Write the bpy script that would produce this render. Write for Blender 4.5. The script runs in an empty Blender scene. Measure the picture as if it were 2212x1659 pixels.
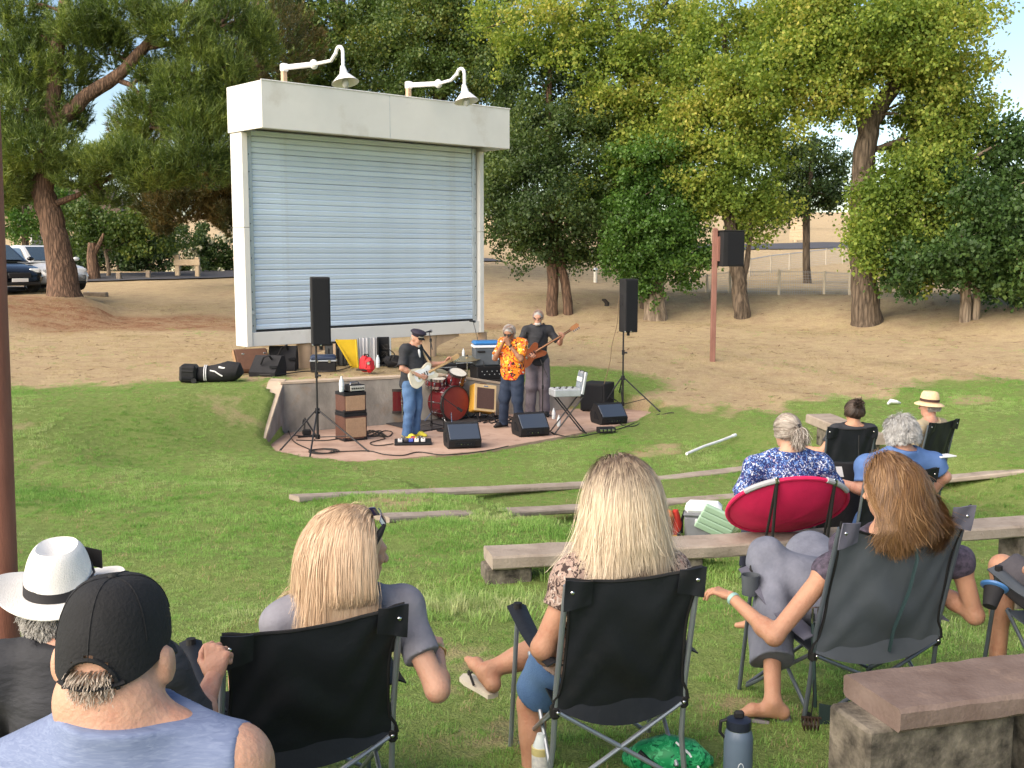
import bpy, bmesh, math, random
import numpy as np
from mathutils import Vector, Matrix, Euler

random.seed(7); rng = np.random.default_rng(7)
sc = bpy.context.scene
col = sc.collection
R = math.radians

# ------------------------------------------------------------------ camera
CAMZ = 2.98
PITCH = math.atan(279.5/2371.0)
cam_d = bpy.data.cameras.new('camera'); cam = bpy.data.objects.new('camera', cam_d); col.objects.link(cam)
cam_d.sensor_width = 36.0; cam_d.lens = 36.0*2371.0/2212.0
cam_d.clip_start = 0.05; cam_d.clip_end = 2000
cam.location = (0, 0, CAMZ); cam.rotation_euler = (math.pi/2-PITCH, 0, 0)
sc.camera = cam
# ------------------------------------------------------------------ world, sun, exposure
SUN_EL, SUN_AZ = R(26.0), R(-128.0)      # azimuth measured from +Y, negative to the left
wd = bpy.data.worlds.new('World'); sc.world = wd; wd.use_nodes = True
wn = wd.node_tree; wn.nodes.clear()
sky = wn.nodes.new('ShaderNodeTexSky'); sky.sky_type = 'NISHITA'; sky.sun_disc = False
sky.sun_elevation = SUN_EL; sky.sun_rotation = SUN_AZ; sky.altitude = 300; sky.air_density = 1.0; sky.dust_density = 0.4; sky.ozone_density = 1.0
bg = wn.nodes.new('ShaderNodeBackground'); bg.inputs['Strength'].default_value = 0.05
wo = wn.nodes.new('ShaderNodeOutputWorld')
wn.links.new(sky.outputs[0], bg.inputs[0]); wn.links.new(bg.outputs[0], wo.inputs[0])
sun_d = bpy.data.lights.new('sun', 'SUN'); sun_d.energy = 2.6; sun_d.angle = R(95); sun_d.color = (1.0, 0.86, 0.67)
sun = bpy.data.objects.new('sun', sun_d); col.objects.link(sun)
sdir = Vector((math.sin(SUN_AZ)*math.cos(SUN_EL), math.cos(SUN_AZ)*math.cos(SUN_EL), math.sin(SUN_EL)))
sun.rotation_euler = sdir.to_track_quat('Z', 'Y').to_euler(); sun.location = (-60, -10, 40)
vs = sc.view_settings
vs.view_transform = 'Standard'; vs.look = 'None'; vs.use_white_balance = True; vs.white_balance_temperature = 6500; vs.white_balance_tint = 12
vs.exposure = 2.02; vs.gamma = 1.0; vs.use_curve_mapping = False
sc.cycles.max_bounces = 6; sc.cycles.transparent_max_bounces = 8
sc.cycles.use_adaptive_sampling = True; sc.cycles.adaptive_threshold = 0.02
sc.cycles.sample_clamp_indirect = 6.0

# ------------------------------------------------------------------ projection helpers (picture size 2212 x 1659)
FPX = 2371.0
_f = Vector((0, math.cos(PITCH), -math.sin(PITCH))); _u = Vector((0, math.sin(PITCH), math.cos(PITCH)))
def ray(px, py): return _f + Vector(((px-1106)/FPX, 0, 0)) + _u*((829.5-py)/FPX)
def P(px, py, d): return Vector((0, 0, CAMZ)) + ray(px, py)*d
def Z(px, py, z):
    r = ray(px, py); return Vector((0, 0, CAMZ)) + r*((z-CAMZ)/r.z)

# ------------------------------------------------------------------ terrain
def sst(a, b, x):
    t = np.clip((x-a)/(b-a), 0, 1); return t*t*(3-2*t)
WL = np.array([-3.83, 18.26]); WDIR = np.array([0.866, 0.5]); WN = np.array([-0.5, 0.866]); WLEN = 5.6
def wall_h(t):      # height of the retaining wall top along its length
    return np.interp(t, [-1.0, 0.0, 3.0, 5.4, 6.6], [0.83, 0.83, 0.80, 0.36, 0.06])
def ground(x, y):
    x = np.asarray(x, float); y = np.asarray(y, float)
    r = np.hypot(x+0.8, y-18.5)
    bowl = np.clip(0.074*(r-2.75), -0.04, 20) + 0.16*sst(15.3, 16.6, r) + 0.35*sst(15.6, 19, r)
    bowl = np.minimum(bowl, 1.75)
    # gentle terrace steps
    bowl = bowl + 0.028*np.sin((r-2.75)*2*math.pi/1.75)*sst(4, 6, r)*(1-sst(12, 13.5, r))
    plat = 0.80 + 0.012*np.clip(y-20, 0, 14) + 0.10*sst(-4, -16, x)*sst(18, 30, y)
    left = sst(-2, -12, x)
    rise_l = 0.045*np.clip(y-30, 0, 24)
    rise_m = 0.085*np.clip(y-34, 0, 17) + 0.025*np.clip(y-51, 0, 60)
    rise_r = 0.042*np.clip(y-37, 0, 14) + 0.052*np.clip(y-51, 0, 50)
    right = sst(3, 9, x)
    rise = rise_l*left + (1-left)*(rise_m*(1-right) + rise_r*right)
    far = 0.045*np.clip(y-105, 0, 400)
    plat = plat + rise + far
    tx = x-WL[0]; ty = y-WL[1]
    t = tx*WDIR[0]+ty*WDIR[1]; s = tx*WN[0]+ty*WN[1]
    # behind the wall: level of the wall top, then up to the plateau
    top = wall_h(t); pl_w = top + (plat-top)*sst(0.2, 3.0, s)
    z_wall = np.where(s > 0.12, pl_w, np.minimum(bowl, 0))
    # left of the wall: a grass bank
    wid = 1.25 + 0.35*np.clip(-t, 0, 14)
    z_left = bowl + (np.maximum(plat, bowl)-bowl)*sst(-1.45-0.45*np.clip(-t, 0, 14), 0.15, s)
    # right of the wall: a soft slope
    z_right = bowl + (np.maximum(plat, bowl)-bowl)*sst(-2.6, 4.2, s)
    a = sst(-0.22, -0.12, t); b = sst(5.3, 6.6, t)
    z = z_left*(1-a) + a*(z_wall*(1-b) + z_right*b)
    # low lumps
    z = z + 0.03*np.sin(x*0.7+1.3)*np.sin(y*0.53)*sst(20, 30, y) + 0.012*np.sin(x*1.9)*np.sin(y*1.7+x*0.6)*(1-((r < 3.4)*1.0))
    # unseen rise out of view on the left, added to block low sun
    rg = sst(-34, -66, x)*(1-sst(22, 34, y))*3.0
    rg2 = sst(-60, -110, x)*(1-sst(60, 90, y))*4
    return z + rg + rg2*0
def gz(x, y): return float(ground(x, y))
def G(px, py, d0=2.0, d1=150.0):
    """where the line of sight meets the ground"""
    prev = None
    for d in np.geomspace(d0, d1, 500):
        p = P(px, py, d); g = gz(p.x, p.y)
        if p.z <= g: break
    return Vector((p.x, p.y, gz(p.x, p.y)))
def onG(x, y, dz=0.0): return Vector((x, y, gz(x, y)+dz))

def GH(px, py, h):
    z = 0.5
    for _ in range(30): p = Z(px, py, z); z = .5*z+.5*(gz(p.x, p.y)+h)
    return Z(px, py, z)
# ------------------------------------------------------------------ object helpers
def tag(o, label=None, cat=None, group=None, kind=None):
    if label: o['label'] = label
    if cat: o['category'] = cat
    if group: o['group'] = group
    if kind: o['kind'] = kind
    return o
def thing(name, label, cat, loc=(0, 0, 0), rz=0.0, group=None, rot=None):
    o = bpy.data.objects.new(name, None); col.objects.link(o); o.empty_display_size = 0.1
    o.location = loc; o.rotation_euler = rot if rot else (0, 0, rz)
    return tag(o, label, cat, group)
class MB:
    def __init__(s): s.v = []; s.f = []
    def add(s, vs, fs):
        n = len(s.v); s.v += [tuple(v) for v in vs]; s.f += [tuple(i+n for i in f) for f in fs]; return s
    def box(s, c, size, rot=None, bev=0.0, taper=None):
        """chamfered box; taper=(tx,ty) scales the top"""
        hx, hy, hz = [q/2 for q in size]; b = min(bev, hx*.95, hy*.95, hz*.95)
        M = rot.to_matrix() if isinstance(rot, Euler) else (rot if rot is not None else Matrix.Identity(3))
        c = Vector(c); vs = []
        def tp(p):
            if taper:
                k = (p[2]+hz)/(2*hz); p = (p[0]*(1+(taper[0]-1)*k), p[1]*(1+(taper[1]-1)*k), p[2])
            return c + M @ Vector(p)
        if b <= 0:
            for x in (-hx, hx):
                for y in (-hy, hy):
                    for z in (-hz, hz): vs.append(tp((x, y, z)))
            return s.add(vs, [(0, 1, 3, 2), (4, 6, 7, 5), (0, 4, 5, 1), (2, 3, 7, 6), (0, 2, 6, 4), (1, 5, 7, 3)])
        idx = {}; fs = []
        for sx in (-1, 1):
            for sy in (-1, 1):
                for sz in (-1, 1):
                    k = (sx, sy, sz)
                    idx[k+(0,)] = len(vs); vs.append(tp((sx*hx, sy*(hy-b), sz*(hz-b))))
                    idx[k+(1,)] = len(vs); vs.append(tp((sx*(hx-b), sy*hy, sz*(hz-b))))
                    idx[k+(2,)] = len(vs); vs.append(tp((sx*(hx-b), sy*(hy-b), sz*hz)))
                    tri = (idx[k+(0,)], idx[k+(1,)], idx[k+(2,)])
                    fs.append(tri if sx*sy*sz > 0 else tri[::-1])
        g = lambda sx, sy, sz, a: idx[(sx, sy, sz, a)]
        for q in (-1, 1):
            f = [g(q, -1, -1, 0), g(q, 1, -1, 0), g(q, 1, 1, 0), g(q, -1, 1, 0)]; fs.append(f if q > 0 else f[::-1])
            f = [g(-1, q, -1, 1), g(-1, q, 1, 1), g(1, q, 1, 1), g(1, q, -1, 1)]; fs.append(f if q > 0 else f[::-1])
            f = [g(-1, -1, q, 2), g(1, -1, q, 2), g(1, 1, q, 2), g(-1, 1, q, 2)]; fs.append(f if q > 0 else f[::-1])
        for a in (-1, 1):
            for b_ in (-1, 1):
                f = [g(a, b_, -1, 0), g(a, b_, 1, 0), g(a, b_, 1, 1), g(a, b_, -1, 1)]; fs.append(f[::-1] if a*b_ > 0 else f)
                f = [g(a, -1, b_, 0), g(a, 1, b_, 0), g(a, 1, b_, 2), g(a, -1, b_, 2)]; fs.append(f if a*b_ > 0 else f[::-1])
                f = [g(-1, a, b_, 1), g(1, a, b_, 1), g(1, a, b_, 2), g(-1, a, b_, 2)]; fs.append(f[::-1] if a*b_ > 0 else f)
        # orient outward robustly
        return s.add(vs, [_out(vs, f, c) for f in fs])
    def tube(s, pts, r, n=8, caps=True, flat=1.0):
        pts = [Vector(p) for p in pts]; m = len(pts)
        rs = r if isinstance(r, (list, tuple, np.ndarray)) else [r]*m
        t0 = (pts[1]-pts[0]).normalized()
        up = Vector((0, 0, 1)) if abs(t0.z) < .9 else Vector((1, 0, 0))
        a = t0.cross(up).normalized(); vs = []; fs = []
        for i in range(m):
            t = (pts[min(i+1, m-1)]-pts[max(i-1, 0)]).normalized()
            a = (a - t*a.dot(t)).normalized(); b = t.cross(a)
            for k in range(n):
                w = 2*math.pi*k/n; vs.append(pts[i] + (a*math.cos(w) + b*math.sin(w)*flat)*rs[i])
        for i in range(m-1):
            for k in range(n):
                k2 = (k+1) % n; fs.append((i*n+k, i*n+k2, (i+1)*n+k2, (i+1)*n+k))
        if caps: fs.append(tuple(range(n))[::-1]); fs.append(tuple((m-1)*n+k for k in range(n)))
        return s.add(vs, fs)
    def cyl(s, a, b, r, r2=None, n=12): return s.tube([a, b], [r, r if r2 is None else r2], n)
    def lathe(s, prof, c=(0, 0, 0), n=16, M=None, sx=1.0, sy=1.0, caps=True):
        """profile of (radius, height) turned round z"""
        c = Vector(c); vs = []; fs = []; m = len(prof)
        for (r, h) in prof:
            for k in range(n):
                w = 2*math.pi*k/n; p = Vector((r*math.cos(w)*sx, r*math.sin(w)*sy, h)); vs.append(c + (M @ p if M else p))
        for i in range(m-1):
            for k in range(n):
                k2 = (k+1) % n; fs.append((i*n+k, i*n+k2, (i+1)*n+k2, (i+1)*n+k))
        if caps: fs.append(tuple(range(n))[::-1]); fs.append(tuple((m-1)*n+k for k in range(n)))
        return s.add(vs, fs)
    def ell(s, c, rad, n=12, m=8, M=None):
        prof = [(max(math.sin(math.pi*i/m), 0.02), -math.cos(math.pi*i/m)) for i in range(m+1)]
        c = Vector(c); vs = []; fs = []
        for (r, h) in prof:
            for k in range(n):
                w = 2*math.pi*k/n; p = Vector((r*math.cos(w)*rad[0], r*math.sin(w)*rad[1], h*rad[2])); vs.append(c + (M @ p if M else p))
        for i in range(m):
            for k in range(n):
                k2 = (k+1) % n; fs.append((i*n+k, i*n+k2, (i+1)*n+k2, (i+1)*n+k))
        fs.append(tuple(range(n))[::-1]); fs.append(tuple(m*n+k for k in range(n)))
        return s.add(vs, fs)
    def prism(s, outline, d, M=None, c=(0, 0, 0)):
        """outline in local xz extruded along local y by d (centred)"""
        c = Vector(c); n = len(outline); vs = []
        for y in (-d/2, d/2):
            for (x, z) in outline:
                p = Vector((x, y, z)); vs.append(c + (M @ p if M else p))
        fs = [tuple(range(n)), tuple(range(2*n-1, n-1, -1))]
        for k in range(n): fs.append((k, n+k, n+(k+1) % n, (k+1) % n))
        return s.add(vs, fs)
    def grid(s, fn, nu, nv, thick=0.0):
        """sheet fn(u,v)->point, optionally thickened"""
        pts = [[Vector(fn(i/nu, j/nv)) for j in range(nv+1)] for i in range(nu+1)]
        W = nv+1; vs = [p for row in pts for p in row]; fs = []
        for i in range(nu):
            for j in range(nv): fs.append((i*W+j, (i+1)*W+j, (i+1)*W+j+1, i*W+j+1))
        if thick:
            nr = [Vector((0, 0, 0)) for _ in vs]
            for f in fs:
                nn = (vs[f[1]]-vs[f[0]]).cross(vs[f[3]]-vs[f[0]])
                for k in f: nr[k] += nn
            N = len(vs); vs2 = [v - nr[k].normalized()*thick for k, v in enumerate(vs)]
            vs = vs+vs2; fs = fs + [tuple(k+N for k in f[::-1]) for f in fs]
            bd = [(i*W) for i in range(nu+1)] + [nu*W+j for j in range(1, nv+1)] + [i*W+nv for i in range(nu-1, -1, -1)] + [j for j in range(nv-1, 0, -1)]
            for q in range(len(bd)):
                a, b = bd[q], bd[(q+1) % len(bd)]; fs.append((a, b, b+N, a+N)[::-1])
        return s.add(vs, fs)
    def build(s, name, m, parent=None, smooth=35, loc=None):
        me = bpy.data.meshes.new(name); me.from_pydata(s.v, [], s.f); me.validate()
        if smooth:
            me.polygons.foreach_set('use_smooth', [True]*len(me.polygons)); me.set_sharp_from_angle(angle=R(smooth))
        bm = bmesh.new(); bm.from_mesh(me); bmesh.ops.recalc_face_normals(bm, faces=bm.faces[:]) if len(s.f) < 20000 else None
        bm.to_mesh(me); bm.free(); me.update()
        return link(name, me, m, parent, loc)
def _out(vs, f, c):
    a, b, d = vs[f[0]], vs[f[1]], vs[f[2]]
    n = (b-a).cross(d-a); m = sum((vs[i] for i in f), Vector((0, 0, 0)))/len(f)
    return f if n.dot(m-c) > 0 else f[::-1]
def link(name, me, m, parent=None, loc=None):
    if m is not None: me.materials.append(m)
    o = bpy.data.objects.new(name, me); col.objects.link(o)
    if parent: o.parent = parent
    if loc is not None: o.location = loc
    return o
def mesh_np(name, V, F, m=None, parent=None, smooth=False, nper=None):
    """fast mesh from arrays: V (n,3), F (k,nv)"""
    me = bpy.data.meshes.new(name); V = np.asarray(V, np.float32); F = np.asarray(F, np.int32)
    k, c = F.shape
    me.vertices.add(len(V)); me.vertices.foreach_set('co', V.ravel())
    me.loops.add(k*c); me.loops.foreach_set('vertex_index', F.ravel())
    me.polygons.add(k); me.polygons.foreach_set('loop_start', np.arange(0, k*c, c, dtype=np.int32))
    if smooth: me.polygons.foreach_set('use_smooth', np.ones(k, bool))
    me.update(calc_edges=True)
    return link(name, me, m, parent)
def copy_tree(o, parent=None):
    c = o.copy(); col.objects.link(c)
    if parent: c.parent = parent
    for ch in list(o.children): copy_tree(ch, c)
    return c
def RX(a): return Matrix.Rotation(a, 3, 'X')
def RY(a): return Matrix.Rotation(a, 3, 'Y')
def RZ(a): return Matrix.Rotation(a, 3, 'Z')

# ------------------------------------------------------------------ materials
def nodes(name):
    m = bpy.data.materials.new(name); m.use_nodes = True; t = m.node_tree
    b = t.nodes['Principled BSDF']; return m, t, b
def N(t, typ, **kw):
    n = t.nodes.new(typ)
    for k, v in kw.items():
        if k in n.inputs: n.inputs[k].default_value = v
        else: setattr(n, k, v)
    return n
def ramp(t, stops):
    n = t.nodes.new('ShaderNodeValToRGB'); e = n.color_ramp.elements
    while len(e) < len(stops): e.new(0.5)
    for q, (p, c) in zip(e, stops): q.position = p; q.color = (c[0], c[1], c[2], 1)
    return n
_mc = {}
def mat(name, c, rough=.7, var=.12, scale=8., bump=0.0, bscale=60., metal=0.0, spec=.4, c2=None, stretch=None, aniso=None, sheen=0.0, coat=0.0, island=0.0, dirt=None):
    """plain surface: base colour with soft noise wear, fine relief"""
    if name in _mc: return _mc[name]
    m, t, b = nodes(name)
    tc = N(t, 'ShaderNodeTexCoord'); src = tc.outputs['Object']
    if stretch:
        mp = N(t, 'ShaderNodeMapping'); mp.inputs['Scale'].default_value = stretch; t.links.new(src, mp.inputs[0]); src = mp.outputs[0]
    nz = N(t, 'ShaderNodeTexNoise', Scale=scale, Detail=5.0, Roughness=.6); t.links.new(src, nz.inputs['Vector'])
    if c2 is None:
        lo = [q*(1-var) for q in c]; hi = [min(q*(1+var), .95) for q in c]
    else: lo, hi = c, c2
    rp = ramp(t, [(.3, lo), (.7, hi)]); t.links.new(nz.outputs['Fac'], rp.inputs[0]); out = rp.outputs[0]
    if island:
        gi = N(t, 'ShaderNodeNewGeometry'); hs = N(t, 'ShaderNodeHueSaturation')
        mr = N(t, 'ShaderNodeMapRange'); mr.inputs['To Min'].default_value = 1-island; mr.inputs['To Max'].default_value = 1+island
        t.links.new(gi.outputs['Random Per Island'], mr.inputs['Value']); t.links.new(mr.outputs[0], hs.inputs['Value'])
        t.links.new(out, hs.inputs['Color']); out = hs.outputs[0]
    if dirt:
        n2 = N(t, 'ShaderNodeTexNoise', Scale=dirt[1], Detail=6.0, Roughness=.65); t.links.new(tc.outputs['Object'], n2.inputs['Vector'])
        r2 = ramp(t, [(dirt[2], (0, 0, 0)), (dirt[2]+.16, (1, 1, 1))]); t.links.new(n2.outputs['Fac'], r2.inputs[0])
        mx = N(t, 'ShaderNodeMixRGB'); mx.inputs[2].default_value = (*dirt[0], 1); t.links.new(r2.outputs[0], mx.inputs[0]); t.links.new(out, mx.inputs[1]); out = mx.outputs[0]
    t.links.new(out, b.inputs['Base Color'])
    b.inputs['Roughness'].default_value = rough; b.inputs['Metallic'].default_value = metal
    b.inputs['Specular IOR Level'].default_value = spec
    if sheen: b.inputs['Sheen Weight'].default_value = sheen
    if coat: b.inputs['Coat Weight'].default_value = coat
    if bump:
        nb = N(t, 'ShaderNodeTexNoise', Scale=bscale, Detail=4.0); t.links.new(src, nb.inputs['Vector'])
        bp = N(t, 'ShaderNodeBump', Strength=bump); bp.inputs['Distance'].default_value = .02
        t.links.new(nb.outputs['Fac'], bp.inputs['Height']); t.links.new(bp.outputs[0], b.inputs['Normal'])
    _mc[name] = m; return m
def leaf_mat(name, cols, trans=.35, rough=.5, patch=0.35, spec=.35):
    """leaves: colour by leaf and by a slow drift through the crown, light passes through"""
    m, t, b = nodes(name)
    gi = N(t, 'ShaderNodeNewGeometry'); tc = N(t, 'ShaderNodeTexCoord')
    nz = N(t, 'ShaderNodeTexNoise', Scale=patch, Detail=3.0); t.links.new(tc.outputs['Object'], nz.inputs['Vector'])
    ad = N(t, 'ShaderNodeMath', operation='MULTIPLY_ADD'); ad.inputs[1].default_value = .55
    t.links.new(gi.outputs['Random Per Island'], ad.inputs[0])
    ml = N(t, 'ShaderNodeMath', operation='MULTIPLY_ADD'); ml.inputs[1].default_value = 1.6; ml.inputs[2].default_value = -.55
    t.links.new(nz.outputs['Fac'], ml.inputs[0]); t.links.new(ml.outputs[0], ad.inputs[2])
    k = len(cols); rp = ramp(t, [(i/(k-1)*.9+.05, c) for i, c in enumerate(cols)]); t.links.new(ad.outputs[0], rp.inputs[0])
    t.links.new(rp.outputs[0], b.inputs['Base Color']); b.inputs['Roughness'].default_value = rough; b.inputs['Specular IOR Level'].default_value = spec
    tr = N(t, 'ShaderNodeBsdfTranslucent'); hs = N(t, 'ShaderNodeHueSaturation'); hs.inputs['Saturation'].default_value = 1.15; hs.inputs['Value'].default_value = 1.25
    t.links.new(rp.outputs[0], hs.inputs['Color']); t.links.new(hs.outputs[0], tr.inputs['Color'])
    mx = N(t, 'ShaderNodeMixShader'); mx.inputs[0].default_value = trans
    o = t.nodes['Material Output']; t.links.new(b.outputs[0], mx.inputs[1]); t.links.new(tr.outputs[0], mx.inputs[2]); t.links.new(mx.outputs[0], o.inputs[0])
    _mc[name] = m; return m
def bark_mat(name, c1, c2, sc_=(5, 5, 1.1)):
    m, t, b = nodes(name)
    tc = N(t, 'ShaderNodeTexCoord'); mp = N(t, 'ShaderNodeMapping'); mp.inputs['Scale'].default_value = sc_; t.links.new(tc.outputs['Object'], mp.inputs[0])
    nz = N(t, 'ShaderNodeTexNoise', Scale=1.6, Detail=6.0, Roughness=.65, Distortion=.6); t.links.new(mp.outputs[0], nz.inputs['Vector'])
    vo = N(t, 'ShaderNodeTexVoronoi', Scale=2.0, feature='DISTANCE_TO_EDGE'); t.links.new(mp.outputs[0], vo.inputs['Vector'])
    mu = N(t, 'ShaderNodeMath', operation='MULTIPLY_ADD'); mu.inputs[1].default_value = .9; t.links.new(vo.outputs['Distance'], mu.inputs[0]); t.links.new(nz.outputs['Fac'], mu.inputs[2])
    rp = ramp(t, [(.38, c1), (.8, c2)]); t.links.new(mu.outputs[0], rp.inputs[0]); t.links.new(rp.outputs[0], b.inputs['Base Color'])
    bp = N(t, 'ShaderNodeBump', Strength=1.0); bp.inputs['Distance'].default_value = .06; t.links.new(mu.outputs[0], bp.inputs['Height']); t.links.new(bp.outputs[0], b.inputs['Normal'])
    b.inputs['Roughness'].default_value = .9; b.inputs['Specular IOR Level'].default_value = .15
    _mc[name] = m; return m

# ================================================================== GROUND
def axis(segs):
    out = []
    for a, b, st in segs: out += list(np.arange(a, b-1e-6, st))
    return np.array(out + [segs[-1][1]])
xs = axis([(-420, -120, 30), (-120, -40, 4), (-40, -12, .8), (-12, -6, .35), (-6, 6, .11), (6, 12, .3), (12, 40, .8), (40, 120, 5), (120, 420, 30)])
ys = axis([(-300, -60, 30), (-60, -6, 4), (-6, 2, .5), (2, 14, .22), (14, 24, .11), (24, 60, .6), (60, 130, 2.5), (130, 500, 20)])
GX, GY = np.meshgrid(xs, ys, indexing='ij'); GZ = ground(GX, GY)
ni, nj = GX.shape
# keep the sheet under the stage pad
I = np.arange(ni*nj).reshape(ni, nj)
F = np.stack([I[:-1, :-1], I[1:, :-1], I[1:, 1:], I[:-1, 1:]], -1).reshape(-1, 4)
def green_mask(x, y):
    yb = 18.9+0.15*(x+6) + .5*np.sin(x*.9)+.3*np.sin(x*2.3+1)
    g = 1-sst(-1.7, 1.0, y-yb+.35*np.sin(x*5.3+y*2)+.25*np.sin(x*9.1-y*3.7))
    # grass behind the right half of the wall
    g = np.maximum(g, .85*(1-sst(.5, 1.5, np.hypot((x-1.6)/1.6, (y-22.1)/1.1))))
    n = np.sin(x*1.7+.4)*np.sin(y*1.3+2)+np.sin(x*.63+y*.8)+.6*np.sin(x*3.1-y*2.2)
    dry = sst(1.0, 2.1, n)*.55
    for (cx, cy, rr) in ((-4.6, 17.2, 1.1), (-.1, 4.7, .75), (-.2, 6.0, .6), (.6, 4.4, .7), (1.15, 5.2, .5), (-6.5, 13.5, 1.2), (.9, 3.9, .6)):
        q = np.hypot((x-cx)/1.5, y-cy)/rr*(1+.35*np.sin(x*5.1+y*2.3)+.25*np.sin(y*7.7-x*3.1)); dry = np.maximum(dry, .45*(1-sst(.0, 1.25, q)))
    g2 = g*(1-dry)
    # the far verge where the lawn is watered, and a dry tongue
    return g2
gm = mesh_np('ground', np.stack([GX, GY, GZ], -1).reshape(-1, 3), F, None, None, True)
tag(gm, kind='structure')
at = gm.data.attributes.new('green', 'FLOAT', 'POINT'); at.data.foreach_set('value', green_mask(GX, GY).ravel().astype(np.float32))
pinex, piney = G(140, 640).xy
litter = 1-sst(.55, 1.0, np.hypot((GX-pinex-4.5)/13.0, (GY-piney+1.9+.5*np.sin(GX*.9)+.3*np.sin(GX*2.3+GY))/2.7))
at = gm.data.attributes.new('litter', 'FLOAT', 'POINT'); at.data.foreach_set('value', litter.ravel().astype(np.float32))
def ground_mat():
    m, t, b = nodes('ground_turf')
    tc = N(t, 'ShaderNodeTexCoord'); O = tc.outputs['Object']
    def noise(s, d=6., r=.6): 
        n = N(t, 'ShaderNodeTexNoise', Scale=s, Detail=d, Roughness=r); t.links.new(O, n.inputs['Vector']); return n.outputs['Fac']
    def mix(f, a, c):
        x = N(t, 'ShaderNodeMixRGB'); t.links.new(f, x.inputs[0])
        for s, q in ((1, a), (2, c)):
            if isinstance(q, tuple): x.inputs[s].default_value = (*q, 1)
            else: t.links.new(q, x.inputs[s])
        return x.outputs[0]
    def rm(f, a, c):
        x = ramp(t, [(a, (0, 0, 0)), (c, (1, 1, 1))]); t.links.new(f, x.inputs[0]); return x.outputs[0]
    n1, n2, n3, n4 = noise(.45), noise(2.2, 8., .7), noise(14., 6., .7), noise(70., 3.)
    straw = mix(rm(n3, .35, .7), (.50, .385, .21), (.68, .55, .34))
    dirt = mix(rm(n2, .3, .7), (.46, .335, .205), (.58, .44, .29))
    dry = mix(rm(n2, .40, .62), dirt, straw)
    sparse = mix(rm(n3, .45, .7), (.13, .14, .04), (.20, .20, .07))
    dry = mix(rm(n1, .56, .74), dry, mix(rm(n3, .5, .6), dry, sparse))
    red = mix(rm(n3, .35, .65), (.22, .10, .055), (.36, .19, .11))
    a2 = N(t, 'ShaderNodeAttribute', attribute_name='litter')
    ml = N(t, 'ShaderNodeMath', operation='MULTIPLY'); t.links.new(a2.outputs['Fac'], ml.inputs[0]); t.links.new(rm(n2, .25, .6), ml.inputs[1])
    dry = mix(ml.outputs[0], dry, red)
    grn = mix(rm(n3, .3, .7), (.17, .25, .06), (.28, .35, .115))
    a1 = N(t, 'ShaderNodeAttribute', attribute_name='green')
    sm = N(t, 'ShaderNodeMath', operation='MULTIPLY_ADD'); sm.inputs[1].default_value = 1.1; t.links.new(n2, sm.inputs[0])
    sb = N(t, 'ShaderNodeMath', operation='SUBTRACT'); t.links.new(a1.outputs['Fac'], sb.inputs[0]); sb.inputs[1].default_value = .56; t.links.new(sb.outputs[0], sm.inputs[2])
    c = mix(rm(sm.outputs[0], .32, .62), dry, grn)
    sp = mix(rm(n4, .3, .7), (.72, .72, .72), (1.15, 1.15, 1.15))
    mu = N(t, 'ShaderNodeMixRGB', blend_type='MULTIPLY'); mu.inputs[0].default_value = 1; t.links.new(c, mu.inputs[1]); t.links.new(sp, mu.inputs[2])
    t.links.new(mu.outputs[0], b.inputs['Base Color']); b.inputs['Roughness'].default_value = .95; b.inputs['Specular IOR Level'].default_value = .1
    ad = N(t, 'ShaderNodeMath', operation='ADD'); t.links.new(n3, ad.inputs[0]); t.links.new(n4, ad.inputs[1])
    bp = N(t, 'ShaderNodeBump', Strength=.9); bp.inputs['Distance'].default_value = .05; t.links.new(ad.outputs[0], bp.inputs['Height']); t.links.new(bp.outputs[0], b.inputs['Normal'])
    return m
gm.data.materials.append(ground_mat())

# ------------------------------------------------------------------ grass: instanced tufts, one object per kind of grass
def tuft(name, nb, rad, h, w, m, lean=.5, dead=False):
    V = []; Fq = []
    for i in range(nb):
        a = random.uniform(0, 6.283); q = rad*math.sqrt(random.random()); bx, by = q*math.cos(a), q*math.sin(a)
        hh = h*random.uniform(.45, 1.15); az = random.uniform(0, 6.283); ln = hh*random.uniform(.1, 1.)*lean
        dx, dy = math.cos(az), math.sin(az); px, py = -dy*w*.5, dx*w*.5; n = len(V)
        V += [(bx-px, by-py, -.01), (bx+px, by+py, -.01), (bx+dx*ln*.35+px*.8, by+dy*ln*.35+py*.8, hh*.55), (bx+dx*ln*.35-px*.8, by+dy*ln*.35-py*.8, hh*.55),
              (bx+dx*ln, by+dy*ln, hh*(1-.35*ln/hh))]
        Fq += [(n, n+1, n+2, n+3), (n+3, n+2, n+4)]
    me = bpy.data.meshes.new(name); me.from_pydata(V, [], Fq); me.materials.append(m)
    return bpy.data.objects.new(name, me)
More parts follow.
